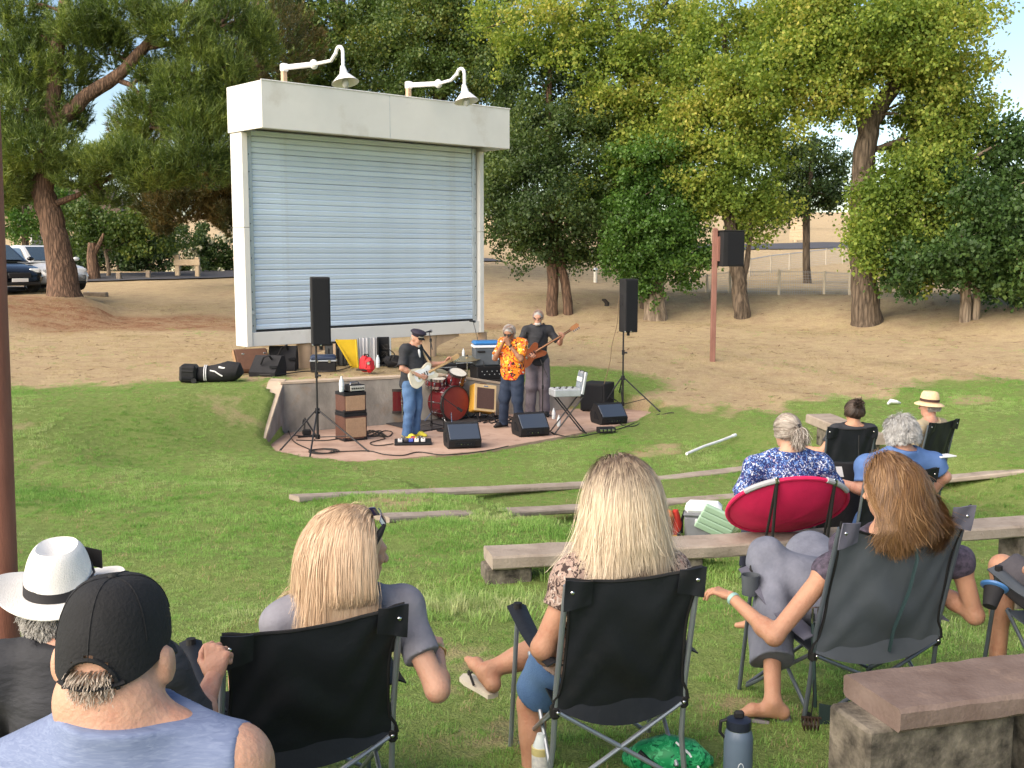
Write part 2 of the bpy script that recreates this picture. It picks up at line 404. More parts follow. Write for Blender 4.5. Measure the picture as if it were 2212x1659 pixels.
def scatter(name, pts, scl, tufts, label):
    me = bpy.data.meshes.new(name); me.from_pydata([tuple(p) for p in pts], [], [])
    n = len(pts)
    a = me.attributes.new('scl', 'FLOAT', 'POINT'); a.data.foreach_set('value', np.asarray(scl, np.float32))
    a = me.attributes.new('rot', 'FLOAT_VECTOR', 'POINT')
    rv = np.zeros((n, 3), np.float32); rv[:, 2] = rng.uniform(0, 6.283, n); rv[:, 0] = rng.normal(0, .12, n); rv[:, 1] = rng.normal(0, .12, n); a.data.foreach_set('vector', rv.ravel())
    o = bpy.data.objects.new(name, me); col.objects.link(o)
    ng = bpy.data.node_groups.new(name, 'GeometryNodeTree')
    ng.interface.new_socket('Geometry', in_out='INPUT', socket_type='NodeSocketGeometry'); ng.interface.new_socket('Geometry', in_out='OUTPUT', socket_type='NodeSocketGeometry')
    gi = ng.nodes.new('NodeGroupInput'); go = ng.nodes.new('NodeGroupOutput')
    jo = ng.nodes.new('GeometryNodeJoinGeometry')
    for k, tf in enumerate(tufts):
        oi = ng.nodes.new('GeometryNodeObjectInfo'); oi.inputs['Object'].default_value = tf; oi.inputs['As Instance'].default_value = True
        ng.links.new(oi.outputs['Geometry'], jo.inputs[0])
    ip = ng.nodes.new('GeometryNodeInstanceOnPoints'); ip.inputs['Pick Instance'].default_value = True
    rnd = ng.nodes.new('FunctionNodeRandomValue'); rnd.data_type = 'INT'; rnd.inputs[4].default_value = 0; rnd.inputs[5].default_value = len(tufts)-1
    ar = ng.nodes.new('GeometryNodeInputNamedAttribute'); ar.data_type = 'FLOAT_VECTOR'; ar.inputs['Name'].default_value = 'rot'
    asn = ng.nodes.new('GeometryNodeInputNamedAttribute'); asn.data_type = 'FLOAT'; asn.inputs['Name'].default_value = 'scl'
    ng.links.new(gi.outputs[0], ip.inputs['Points']); ng.links.new(jo.outputs[0], ip.inputs['Instance'])
    ng.links.new(rnd.outputs[2], ip.inputs['Instance Index'])
    ng.links.new(ar.outputs['Attribute'], ip.inputs['Rotation']); ng.links.new(asn.outputs['Attribute'], ip.inputs['Scale'])
    ng.links.new(ip.outputs[0], go.inputs[0])
    md = o.modifiers.new('scatter', 'NODES'); md.node_group = ng
    return tag(o, label, 'grass', kind='stuff')
def grass_mat(name, cols):
    m, t, b = nodes(name)
    gi = N(t, 'ShaderNodeNewGeometry'); oi = N(t, 'ShaderNodeObjectInfo'); tc = N(t, 'ShaderNodeNewGeometry')
    nz = N(t, 'ShaderNodeTexNoise', Scale=.9, Detail=4.0); t.links.new(tc.outputs['Position'], nz.inputs['Vector'])
    a = N(t, 'ShaderNodeMath', operation='MULTIPLY_ADD'); a.inputs[1].default_value = .45; t.links.new(gi.outputs['Random Per Island'], a.inputs[0])
    m1 = N(t, 'ShaderNodeMath', operation='MULTIPLY_ADD'); m1.inputs[1].default_value = 1.7; m1.inputs[2].default_value = -.6; t.links.new(nz.outputs['Fac'], m1.inputs[0]); 
    m2 = N(t, 'ShaderNodeMath', operation='MULTIPLY_ADD'); m2.inputs[1].default_value = .2; t.links.new(oi.outputs['Random'], m2.inputs[0]); t.links.new(m1.outputs[0], m2.inputs[2]); t.links.new(m2.outputs[0], a.inputs[2])
    k = len(cols); rp = ramp(t, [(i/(k-1), c) for i, c in enumerate(cols)]); t.links.new(a.outputs[0], rp.inputs[0])
    t.links.new(rp.outputs[0], b.inputs['Base Color']); b.inputs['Roughness'].default_value = .55; b.inputs['Specular IOR Level'].default_value = .25
    tr = N(t, 'ShaderNodeBsdfTranslucent'); t.links.new(rp.outputs[0], tr.inputs['Color']); mx = N(t, 'ShaderNodeMixShader'); mx.inputs[0].default_value = .42
    t.links.new(b.outputs[0], mx.inputs[1]); t.links.new(tr.outputs[0], mx.inputs[2]); t.links.new(mx.outputs[0], t.nodes['Material Output'].inputs[0])
    return m
GREEN = grass_mat('grass_blade', [(.095, .215, .038), (.165, .34, .065), (.25, .44, .10), (.35, .51, .15), (.50, .54, .26)])
STRAW = grass_mat('dry_blade', [(.20, .13, .06), (.34, .25, .12), (.42, .33, .17), (.5, .4, .23), (.3, .26, .1)])
def stage_clear(x, y):
    """true where the stage pad and its wall lie"""
    t = (x-WL[0])*WDIR[0]+(y-WL[1])*WDIR[1]; s = (x-WL[0])*WN[0]+(y-WL[1])*WN[1]
    return (t > -.25) & (t < 6.8) & (s < .5) & (s > -3.4)
# ------------------------------------------------------------------ stage pad and retaining wall
STAGE = [(-3.81, 18.25), (-3.81, 16.79), (-3.55, 16.28), (-3.18, 15.93), (-2.72, 15.66), (-2.2, 15.72), (-1.61, 15.93), (-.4, 16.62), (.71, 17.78), (1.82, 19.01), (2.92, 20.53), (1.95, 21.55), (.89, 20.98)]
def in_poly(x, y, poly=STAGE):
    x = np.asarray(x, float); y = np.asarray(y, float); c = np.zeros(x.shape, bool); n = len(poly)
    for i in range(n):
        x1, y1 = poly[i]; x2, y2 = poly[(i+1) % n]
        k = ((y1 > y) != (y2 > y)) & (x < (x2-x1)*(y-y1)/(y2-y1+1e-12)+x1); c ^= k
    return c
ins = in_poly(GX, GY)
gzz = np.where(ins, np.minimum(GZ, -.05), GZ)
co = np.stack([GX, GY, gzz], -1).reshape(-1, 3).astype(np.float32); gm.data.vertices.foreach_set('co', co.ravel()); gm.data.update()
CONC = mat('stage_concrete', (.36, .235, .18), .85, c2=(.50, .36, .29), scale=1.6, bump=.25, bscale=40, spec=.2, dirt=((.26, .17, .13), 3.5, .55))
mb = MB(); n = len(STAGE)
mb.add([(x, y, 0.0) for x, y in STAGE]+[(x, y, -.25) for x, y in STAGE], [tuple(range(n))]+[(i, n+i, n+(i+1) % n, (i+1) % n) for i in range(n)])
tag(mb.build('stage_pavement', CONC, smooth=0), kind='structure')
WALLM = mat('wall_concrete', (.20, .185, .165), .85, c2=(.42, .385, .34), scale=2.2, bump=.3, bscale=35, spec=.2, stretch=(1, 1, .7), dirt=((.30, .21, .14), 1.3, .52))
CAPM = mat('wall_cap', (.40, .31, .23), .9, c2=(.52, .43, .34), scale=3, bump=.3, bscale=45, spec=.15)
rw = thing('retaining_wall', 'grey stained concrete wall behind the stage with sloping left end', 'wall', (WL[0], WL[1], 0))
def wpt(t, s, z): return (WDIR[0]*t+WN[0]*s, WDIR[1]*t+WN[1]*s, z)
mb = MB(); ts = [-.05, 0.6, 1.2, 1.8, 2.4, 2.395+.02, 3, 3.6, 4.2, 4.8, 5.4, 6.0, 6.5]
vs = []
for t in ts: h = float(wall_h(t)); vs += [wpt(t, 0, -.06), wpt(t, 0, h-.02), wpt(t, .02, h), wpt(t, .23, h), wpt(t, .23, -.06)]
fs = []
for i in range(len(ts)-1):
    for k in range(4): fs.append((i*5+k, (i+1)*5+k, (i+1)*5+k+1, i*5+k+1))
fs += [(0, 1, 2, 3, 4), tuple(5*(len(ts)-1)+k for k in (4, 3, 2, 1, 0))]
mb.add(vs, fs).build('back_wall', WALLM, rw, smooth=0)
mb = MB(); pts = []
for k in range(9):
    q = k/8; y = 0.10-1.62*q; h = .83*(1-q)**.92+.02; w = .25-.05*q
    pts += [(0.0, y, -.06), (0.0, y, h), (-w, y, h+.015), (-w-.02, y, -.06)]
fs = []
for i in range(8):
    for k in range(3): fs.append((i*4+k, (i+1)*4+k, (i+1)*4+k+1, i*4+k+1))
fs += [(0, 1, 2, 3), (35, 34, 33, 32)]
mb.add(pts, fs).build('wing_wall', WALLM, rw, smooth=0)
mb = MB(); pts = []
for k in range(9):
    q = k/8; y = 0.30-1.82*q; h = .838*(1-max(0, (q-.1)/.9))**.92+.03; w = .27-.05*q
    pts += [(-.01, y, h), (-.01, y, h+.012), (-w, y, h+.022), (-w-.02, y, h-.03)]
mb.add(pts, [(i*4+k, (i+1)*4+k, (i+1)*4+k+1, i*4+k+1) for i in range(8) for k in range(3)]+[(0, 1, 2, 3), (35, 34, 33, 32)]).build('wing_coping', CAPM, rw, smooth=0)
mb = MB(); vs = []
for t in ts: h = float(wall_h(t)); vs += [wpt(t, -.012, h-.005), wpt(t, -.012, h+.03), wpt(t, .26, h+.03), wpt(t, .26, h-.005)]
mb.add(vs, [(i*4+k, (i+1)*4+k, (i+1)*4+(k+1) % 4, i*4+(k+1) % 4) for i in range(len(ts)-1) for k in range(4)]+[(0, 1, 2, 3), tuple(4*(len(ts)-1)+k for k in (3, 2, 1, 0))]).build('coping', CAPM, rw, smooth=0)

# ------------------------------------------------------------------ terrace benches (concrete slabs)
SLAB = mat('slab_concrete', (.25, .205, .17), .88, c2=(.38, .325, .275), scale=4, bump=.3, bscale=55, spec=.2, dirt=((.20, .165, .14), 6.0, .57))
SLABP = mat('slab_pinkish', (.125, .088, .075), .85, c2=(.205, .155, .135), scale=5, bump=.22, bscale=60, spec=.2, dirt=((.22, .16, .13), 7.0, .57))
LEGM = mat('bench_leg_concrete', (.03, .027, .024), .9, c2=(.24, .21, .17), scale=9, bump=.4, bscale=40, spec=.15)
def slab_bench(name, label, pts, w, th, legs=(), legh=.3, group=None, m=SLAB, legm=LEGM):
    """pts: near top edge, left to right; the slab extends away from the viewer by w"""
    root = thing(name, label, 'bench', pts[0]-Vector((0, 0, th+legh)), 0, group)
    o = root.location.copy(); loc = [p-o for p in pts]; k = len(loc); vs = []
    b = .014
    # smooth the run of the slab, then resample
    if k > 2:
        X = np.array([p.x for p in loc]); X0 = X.mean(); cy_ = np.polyfit(X-X0, [p.y for p in loc], min(3, k-1)); cz_ = np.polyfit(X-X0, [p.z for p in loc], min(2, k-1))
        loc = [Vector((x, float(np.polyval(cy_, x-X0)), float(np.polyval(cz_, x-X0)))) for x in np.linspace(X[0], X[-1], k)]
    L = []
    for i in range(k-1):
        for q in range(8): L.append(loc[i].lerp(loc[i+1], q/8))
    L.append(loc[-1]); k = len(L)
    for i in range(k):
        t = (L[min(i+1, k-1)]-L[max(i-1, 0)]); t.z = 0; t.normalize(); nn = Vector((-t.y, t.x, 0))
        j = lambda: random.uniform(-.004, .004)
        e = 0.012 if i in (0, k-1) else 0; p = L[i] - (t*e if i == 0 else Vector((0, 0, 0)))
        for (a, z) in ((b, 0), (0, -b), (0, -th+b), (b, -th), (w-b, -th), (w, -th+b), (w, -b), (w-b, 0)):
            vs.append(p+nn*(a+j())+Vector((0, 0, z+j()*.6)))
    fs = [(i*8+q, (i+1)*8+q, (i+1)*8+(q+1) % 8, i*8+(q+1) % 8) for i in range(k-1) for q in range(8)]+[tuple(range(8)), tuple(8*(k-1)+q for q in range(7, -1, -1))]
    MB().add(vs, fs).build('seat_slab', m, root, smooth=30)
    for f in legs:
        i = int(f*(k-1)); t = (L[min(i+1, k-1)]-L[max(i-1, 0)]); t.z = 0; t.normalize(); nn = Vector((-t.y, t.x, 0))
        c = L[i]+nn*w*.5; gzv = gz(c.x+o.x, c.y+o.y)-o.z
        M = Matrix((t, nn, Vector((0, 0, 1)))).transposed()
        top = c.z-th-.001; bot = gzv-.05
        MB().box((c.x, c.y, (top+bot)/2), (.62 if legh > .3 else .34, w*.72, max(top-bot, .06)), M, .012).build('leg', legm, root, smooth=30)
    return root
BG = 'concrete slab benches of the terraces'
slab_bench('concrete_bench', 'pinkish concrete bench slab on a mottled block beside the grey chair', [Z(1953, 1533, 1.40), Z(2212, 1500, 1.40), Z(2500, 1462, 1.40)], .36, .088, (.24, .9), .36, BG, SLABP)
slab_bench('concrete_bench', 'long concrete bench slab behind the cooler and the red chair', [Z(1068, 1204, .80), Z(1300, 1191, .79), Z(1600, 1176, .78), Z(1800, 1163, .76), Z(2060, 1147, .74), Z(2300, 1130, .72)], .34, .10, (.03, .3, .6, .95), .16, BG)
slab_bench('concrete_bench', 'low concrete slab in the grass beyond the blonde women, second from the stage', [GH(*q, .045) for q in ((845, 1119), (1050, 1107), (1250, 1098), (1450, 1085), (1600, 1075), (1800, 1059), (2060, 1034), (2300, 1006))], .25, .06, (.03, .4, .8), .04, BG)
slab_bench('concrete_bench', 'low thin concrete slab in the grass closest to the stage front', [GH(*q, .04) for q in ((655, 1072), (850, 1066), (1050, 1058), (1250, 1048), (1440, 1034), (1600, 1013), (1760, 989))], .22, .06, (.03, .5, .9), .04, BG)
p0, p1 = GH(1795, 893, .36), GH(1915, 938, .36)
slab_bench('concrete_bench', 'grey concrete bench end standing in grass by the woman with the bun', [p1, p0], .40, .14, (.2, .8), .28, BG)
# worn white line on the nearest bench top
tt = Z(2150, 1507, 1.402); 

# ------------------------------------------------------------------ roads
ASPH = mat('asphalt', (.065, .066, .075), .9, c2=(.10, .10, .112), scale=6, bump=.2, bscale=80, spec=.2)
def road(name, pts, w):
    pts = [Vector(p) for p in pts]; vs = []; L = []
    for i in range(len(pts)-1):
        for q in range(12): L.append(pts[i].lerp(pts[i+1], q/12))
    L.append(pts[-1])
    for i, p in enumerate(L):
        t = (L[min(i+1, len(L)-1)]-L[max(i-1, 0)]); t.z = 0; t.normalize(); nn = Vector((-t.y, t.x, 0))
        for q in range(9):
            a = p+nn*w*(q/8-.5); vs.append((a.x, a.y, gz(a.x, a.y)+.06))
    fs = [(i*9+q, (i+1)*9+q, (i+1)*9+q+1, i*9+q+1) for i in range(len(L)-1) for q in range(8)]
    return tag(MB().add(vs, fs).build(name, ASPH), kind='structure')
road('park_road', [G(-500, 618), G(60, 606), G(350, 598.5), G(515, 592), G(760, 580), G(1070, 563)], 5.0)
road('far_road', [Vector((15, 88, 0)), Vector((24.9, 92.5, 0)), Vector((34, 95, 0)), Vector((60, 96, 0))], 9.0)
road('parking_lot', [Vector((-45, 33, 0)), Vector((-22, 36.5, 0)), Vector((-16.2, 37.4, 0))], 7.0)
# ================================================================== TREES
def lumpy(seed):
    r = np.random.default_rng(seed); K = r.normal(0, 1, (6, 3))*2.2; ph = r.uniform(0, 6.28, 6)
    return lambda d: 1+.16*np.sin(d@K.T+ph).sum(1)/1.6
def leaf_mesh(name, clumps, size, m, parent, seed=1, droop=.4, aspect=.8, twig=.34, per=18, shell=.5):
    """clumps: (centre, radii, leaf count); leaves sit on twigs spread through each clump"""
    r = np.random.default_rng(seed); Vs = []; 
    for ci, (c, rad, cnt) in enumerate(clumps):
        cnt = int(cnt*1.55); bl = 110 if twig > .25 else 60; nb = max(3, cnt//bl); nt = max(2, int(bl/per)); q0 = lumpy(seed*31+ci)
        d = r.normal(size=(nb, 3)); d[:, 2] += .15; d /= np.linalg.norm(d, axis=1)[:, None]
        q = (shell+(1-shell)*r.random(nb)**.6)*q0(d)**1.5; q = np.where(r.random(nb) < .15, q*r.random(nb), q)
        bc = np.asarray(c)+d*q[:, None]*np.asarray(rad)                       # boughs
        br = (twig*1.35)*r.uniform(.6, 1.5, nb); dd_ = r.normal(size=(nb*nt, 3)); dd_ /= np.linalg.norm(dd_, axis=1)[:, None]
        tc = np.repeat(bc, nt, 0)+dd_*(np.repeat(br, nt)*r.random(nb*nt)**.4)[:, None]*np.array([1, 1, .55])
        p = np.repeat(tc, per, 0)+r.normal(size=(len(tc)*per, 3))*twig*np.array([.5, .5, .38])*r.uniform(.4, 1.1, len(tc)*per)[:, None]
        p[:, 2] -= np.abs(r.normal(size=len(p)))*twig*droop
        Vs.append(p)
    p = np.concatenate(Vs); n = len(p)
    ax = r.normal(size=(n, 3)); ax[:, 2] -= droop*1.5; ax /= np.linalg.norm(ax, axis=1)[:, None]
    nr = r.normal(size=(n, 3)); nr[:, 2] += .6; sd = np.cross(ax, nr); sd /= np.linalg.norm(sd, axis=1)[:, None]
    L = size*.88*r.uniform(.6, 1.25, n)[:, None]; W = L*aspect*.5; nn = np.cross(sd, ax)
    V = np.stack([p-ax*L*.5, p+sd*W-ax*L*.08+nn*W*.25, p+ax*L*.5, p-sd*W-ax*L*.08+nn*W*.25], 1).reshape(-1, 3)
    Fq = np.arange(4*n).reshape(n, 4)
    return mesh_np(name, V, Fq, m, parent)
def needle_mesh(name, clumps, m, parent, seed=1, L=.19, per=20, w=.012):
    r = np.random.default_rng(seed); P0 = []; D0 = []
    for ci, (c, rad, cnt) in enumerate(clumps):
        nt = int(cnt*1.5); d = r.normal(size=(nt, 3)); d /= np.linalg.norm(d, axis=1)[:, None]
        f = lumpy(seed*17+ci)(d); q = (.45+.55*r.random(nt)**.6)*f
        P0.append(np.asarray(c)+d*q[:, None]*np.asarray(rad)); dd = d*.7; dd[:, 2] += .75; D0.append(dd)
    p = np.repeat(np.concatenate(P0), per, 0); d = np.repeat(np.concatenate(D0), per, 0); n = len(p)
    p = p+d*r.uniform(-.16, .16, n)[:, None]
    d = d/np.linalg.norm(d, axis=1)[:, None]+r.normal(size=(n, 3))*.55; d /= np.linalg.norm(d, axis=1)[:, None]
    sd = np.cross(d, r.normal(size=(n, 3))); sd /= np.linalg.norm(sd, axis=1)[:, None]
    l = L*r.uniform(.6, 1.3, n)[:, None]
    V = np.stack([p-sd*w, p+sd*w, p+d*l], 1).reshape(-1, 3); Fq = np.arange(3*n).reshape(n, 3)
    return mesh_np(name, V, Fq, m, parent)
def wobble(pts, rad, k=5, amp=.06, seed=0):
    r = random.Random(seed); out = []; rr = []
    for i in range(len(pts)-1):
        for q in range(k):
            t = q/k; p = pts[i].lerp(pts[i+1], t); a = rad[i]*(1-t)+rad[i+1]*t
            if i+q: p = p+Vector((r.uniform(-1, 1), r.uniform(-1, 1), 0))*amp*a*4
            out.append(p); rr.append(a*r.uniform(.97, 1.035))
    out.append(pts[-1]); rr.append(rad[-1]); return out, rr
def trunk_tube(mb, pts, rad, n=12, seed=0, flare=0.0):
    p, r = wobble(pts, rad, seed=seed, amp=.022 if max(rad) > .3 else .05)
    if flare:
        for i in range(min(3, len(r))): r[i] *= 1+flare*(1-i/3)**2
    mb.tube(p, r, n)
    return p
def tree(name, label, base, trunk, clumps, leaf, bark, size=.12, seed=1, kind='leaf', flare=.35, extra=(), nlimb=1, group=None, zdrop=.5, **kw):
    """base: point on the ground; trunk: [(px,py,width_px)], clumps: [(px,py,rx,ry,dd,rd,count)] in picture units at the tree's distance"""
    d = base.y*math.cos(PITCH) + (CAMZ-base.z)*math.sin(PITCH)
    k = d/FPX; root = thing(name, label, 'tree', base, 0, group); rt = Vector(base)
    mb = MB(); main = None
    for ti, tk in enumerate([trunk]+list(extra)):
        pts = [P(a[0], a[1], d+(a[3] if len(a) > 3 else 0))-rt for a in tk]; rad = [a[2]*k*.5 for a in tk]
        if ti == 0 or tk[0][1] > base_py(base)-12: pts[0] = Vector((pts[0].x, pts[0].y, min(pts[0].z, 0)-zdrop))
        pp = trunk_tube(mb, pts, rad, 14 if rad[0] > .2 else 8, seed+ti, flare if ti == 0 else 0)
        main = pp if main is None else main+pp
    cl = []
    rr = random.Random(seed)
    for (px, py, rx, ry, dd, rd, cnt) in clumps:
        c = P(px, py, d+dd)-rt; cl.append((c, (rx*k, rd, ry*k), cnt))
        for q in range(nlimb):
            near = min(main, key=lambda p: (p-c).length+max(0, p.z-c.z)*.8)
            tip = c+Vector((rr.uniform(-.5, .5)*rx*k, rr.uniform(-.5, .5)*rd, rr.uniform(-.2, .5)*ry*k)); mid = near.lerp(tip, .5)+Vector((rr.uniform(-.2, .2), rr.uniform(-.2, .2), .12*(tip-near).length))
            ln = (tip-near).length; r0 = min(.035+.016*ln, .14)
            if ln > .4: trunk_tube(mb, [near, mid, tip], [r0, r0*.6, r0*.2], 6, seed+q)
    mb.build('trunk', bark, root, smooth=60)
    if kind == 'leaf': leaf_mesh('crown', cl, size, leaf, root, seed, **kw)
    else: needle_mesh('crown', cl, leaf, root, seed, **kw)
    return root
def base_py(b):
    v = Vector(b)-Vector((0, 0, CAMZ)); return 829.5-FPX*v.dot(_u)/v.dot(_f)
LEAF_COTTON = leaf_mat('leaf_cottonwood', [(0.083, 0.138, 0.026), (0.138, 0.208, 0.040), (0.211, 0.286, 0.055), (0.304, 0.346, 0.070), (0.460, 0.434, 0.110)], .4, spec=.15)
LEAF_DARK = leaf_mat('leaf_dark', [(0.023, 0.048, 0.014), (0.041, 0.075, 0.020), (0.067, 0.109, 0.027), (0.117, 0.160, 0.037)], .25)
LEAF_OLIVE = leaf_mat('leaf_olive', [(0.034, 0.068, 0.015), (0.059, 0.105, 0.023), (0.096, 0.146, 0.030), (0.194, 0.207, 0.038)], .28)
LEAF_IVY = leaf_mat('leaf_ivy', [(0.038, 0.082, 0.016), (0.064, 0.140, 0.027), (0.102, 0.199, 0.038), (0.178, 0.257, 0.054)], .35, .4)
LEAF_MAPLE = leaf_mat('leaf_maple', [(0.025, 0.054, 0.015), (0.042, 0.088, 0.021), (0.067, 0.125, 0.030), (0.105, 0.163, 0.038)], .25)
LEAF_SHRUB = leaf_mat('leaf_shrub', [(0.016, 0.038, 0.014), (0.029, 0.058, 0.019), (0.048, 0.083, 0.026)], .2)
NEEDLE = leaf_mat('pine_needle', [(0.038, 0.069, 0.017), (0.078, 0.122, 0.028), (0.147, 0.207, 0.043), (0.259, 0.306, 0.065)], .22, .5, .55)
NEEDLE_BR = leaf_mat('pine_needle_brown', [(0.027, 0.045, 0.017), (0.060, 0.068, 0.021), (0.112, 0.090, 0.027), (0.180, 0.112, 0.033)], .22, .5, .5)
BARK_PINE = bark_mat('pine_bark', (.05, .034, .026), (.20, .125, .085), (6, 6, 1.1))
BARK_GREY = bark_mat('cottonwood_bark', (.045, .035, .027), (.17, .13, .095), (5, 5, .8))
BARK_PALE = bark_mat('pale_bark', (.10, .075, .055), (.34, .27, .20), (4, 4, .8))

# pine on the left
tree('pine_tree', 'large leaning pine with reddish bark and a thick limb rising over the parked cars', G(140, 640),
     [(142, 640, 78), (128, 560, 58), (112, 480, 52), (92, 415, 48), (100, 330, 38), (112, 250, 32), (122, 130, 30), (140, 0, 24), (160, -90, 16)],
     [(60, 150, 80, 60, 0, 1.2, 340), (20, 260, 70, 70, -.5, 1.2, 420), (70, 330, 85, 55, -.8, 1.0, 420), (140, 250, 60, 50, .5, 1.0, 220), (40, 30, 70, 50, .5, 1.0, 260),
      (180, 60, 70, 50, -.3, 1.2, 280), (270, 20, 90, 50, -.5, 1.2, 320), (245, 110, 60, 45, .4, 1.0, 160), (370, 60, 80, 60, -.8, 1.2, 340), (440, 130, 70, 60, -.6, 1.0, 340), (390, 190, 70, 45, -.6, 1.0, 300),
      (500, 165, 48, 70, -.4, .9, 320), (320, 240, 60, 45, -.5, 1.0, 200), (420, 265, 80, 45, -.8, 1.0, 380), (250, 345, 75, 42, -1., .9, 380), (340, 370, 85, 48, -.9, 1.0, 460), (440, 350, 75, 50, -.8, 1.0, 420),
      (170, 380, 60, 38, -.4, .9, 200), (480, 30, 80, 60, .4, 1.2, 340), (20, 400, 50, 60, -.3, .9, 340), (10, 120, 50, 60, .2, 1, 200), (560, 80, 40, 70, .5, .9, 220), (470, 240, 50, 50, -.4, .8, 260), (230, 420, 50, 26, 0, .8, 110), (155, 150, 60, 50, .5, 1, 260), (215, 60, 60, 50, .4, 1, 260), (90, 90, 50, 50, .5, 1, 220), (330, 160, 40, 36, .4, .8, 160), (60, 200, 50, 50, .6, 1, 200), (290, 300, 40, 36, .3, .8, 160)],
     NEEDLE, BARK_PINE, seed=3, kind='needle', flare=.3, nlimb=2,
     extra=[[(100, 330, 26), (130, 260, 34), (190, 205, 31), (260, 160, 28), (310, 105, 24), (360, 45, 22), (410, 0, 14), (450, -60, 8)],
            [(235, 165, 12), (285, 185, 12), (315, 225, 9), (330, 275, 6)], [(310, 105, 14), (390, 90, 10), (470, 62, 5)], [(120, 440, 16), (160, 425, 12), (200, 405, 6)], [(112, 250, 14), (50, 190, 11), (0, 150, 6)]])
# second pine, behind the left edge of the screen
tree('pine_tree', 'brownish pine drooping low beside the left edge of the screen', onG(-9.45, 41.5),
     [(566, 600, 34), (566, 500, 30), (562, 300, 26), (560, 100, 18), (560, -100, 10)],
     [(400, 440, 70, 40, -.5, 1.2, 420), (470, 400, 60, 60, -.5, 1.2, 480), (360, 400, 60, 40, 0, 1.2, 300), (500, 470, 40, 40, -.4, 1., 320), (460, 300, 80, 70, 0, 1.5, 420), (530, 200, 60, 80, 0, 1.5, 360), (600, 90, 80, 80, 0, 1.5, 420), (480, 60, 90, 70, .5, 1.5, 360), (340, 440, 60, 34, .5, 1., 260), (300, 300, 70, 80, 1., 1.2, 240), (350, 490, 26, 22, .3, .8, 90)],
     NEEDLE_BR, BARK_PINE, seed=5, kind='needle', L=.21, w=.014)
# woodland behind the screen
tree('oak_tree', 'tall dark green tree filling the gap behind the screen lamps', onG(-7.2, 48), [(720, 600, 46), (724, 400, 40), (730, 100, 30), (740, -120, 16)],
     [(640, 40, 90, 90, -1, 2, 5200), (720, 120, 100, 90, -1.5, 2, 6800), (800, 30, 90, 80, -1, 2, 5200), (640, 200, 70, 90, 0, 2, 3800), (820, 160, 90, 80, -1, 2, 5200), (730, 250, 120, 60, 0, 2, 4200), (560, 110, 60, 90, .5, 1.6, 2600), (700, -90, 140, 80, 0, 2, 3800), (660, 130, 70, 60, -1, 1.5, 3000), (860, 100, 70, 60, -1, 1.5, 3000), (760, 330, 120, 60, 0, 1.6, 2000), (600, -20, 90, 60, 0, 2, 2600)],
     LEAF_OLIVE, BARK_GREY, .15, 11, twig=.40)
tree('oak_tree', 'broad dark tree rising behind the right half of the screen fascia', onG(-3.0, 44), [(950, 600, 40), (945, 400, 36), (950, 100, 26), (960, -120, 14)],
     [(900, 60, 100, 80, -1, 2, 6000), (1000, 40, 90, 90, -1, 2, 5200), (960, 170, 110, 70, -1, 2, 6000), (1060, 180, 70, 90, -.5, 1.8, 4600), (1040, 300, 80, 80, -.5, 1.5, 3600), (870, 220, 80, 60, 0, 2, 3200), (960, -90, 150, 90, 0, 2, 3800), (1080, 400, 60, 70, 0, 1.4, 2800), (930, -10, 90, 60, -1, 2, 3600), (1060, 110, 80, 60, -.6, 2, 3600), (1090, 300, 70, 60, 0, 1.5, 2800), (1100, -40, 90, 60, 0, 2, 3000)],
     LEAF_OLIVE, BARK_GREY, .14, 12, twig=.38)
# pair of trunks right of the screen
tree('twin_trunk_tree', 'dark tree on two brown trunks just right of the screen', G(1195, 682),
     [(1193, 682, 27), (1195, 600, 24), (1195, 500, 26), (1190, 400, 22), (1185, 250, 16), (1190, 100, 8)],
     [(1110, 480, 70, 60, -.2, 1.6, 3800), (1190, 420, 90, 80, -.8, 1.8, 5200), (1270, 480, 70, 60, -.4, 1.5, 3800), (1120, 360, 70, 80, 0, 1.8, 4200), (1230, 330, 80, 80, -.4, 1.8, 4200), (1170, 250, 80, 70, 0, 1.8, 3200), (1150, 540, 80, 34, 0, 1.2, 2000), (1250, 545, 70, 28, 0, 1.2, 1700), (1075, 420, 40, 70, .2, 1.3, 1800), (1280, 250, 70, 70, .3, 1.5, 2600), (1120, 180, 80, 70, .3, 1.6, 2800), (1230, 180, 70, 60, .3, 1.6, 2200), (1300, 400, 50, 70, 0, 1.3, 2200)],
     LEAF_DARK, BARK_PINE, .115, 13, flare=.12, twig=.32, extra=[[(1232, 685, 22), (1222, 610, 20), (1208, 560, 20), (1205, 480, 16), (1215, 380, 10)]])
# ivy-covered trunk
iv = tree('ivy_covered_tree', 'tree wrapped in bright green ivy down to its grey fluted base', G(1415, 692),
     [(1417, 692, 56), (1415, 650, 46), (1412, 560, 36), (1405, 450, 22), (1400, 380, 10)],
     [(1398, 612, 26, 40, -.35, .35, 1300), (1405, 560, 62, 36, -.5, .9, 2800), (1390, 500, 88, 60, -.6, 1.3, 4800), (1470, 545, 66, 40, -.5, 1.1, 2900), (1460, 480, 60, 60, -.4, 1.3, 3200), (1400, 420, 80, 60, -.5, 1.4, 3600), (1355, 570, 40, 40, -.3, .8, 1500), (1330, 455, 46, 60, -.3, .9, 1700), (1500, 430, 40, 60, -.2, .9, 1500), (1430, 350, 60, 60, -.7, 1.1, 2400), (1350, 340, 50, 50, -.5, 1., 1600), (1525, 560, 30, 26, -.2, .6, 700), (1320, 540, 26, 30, -.2, .5, 600), (1480, 600, 24, 20, -.2, .4, 450)],
     LEAF_IVY, BARK_PALE, .115, 14, flare=.5, twig=.22, per=14)
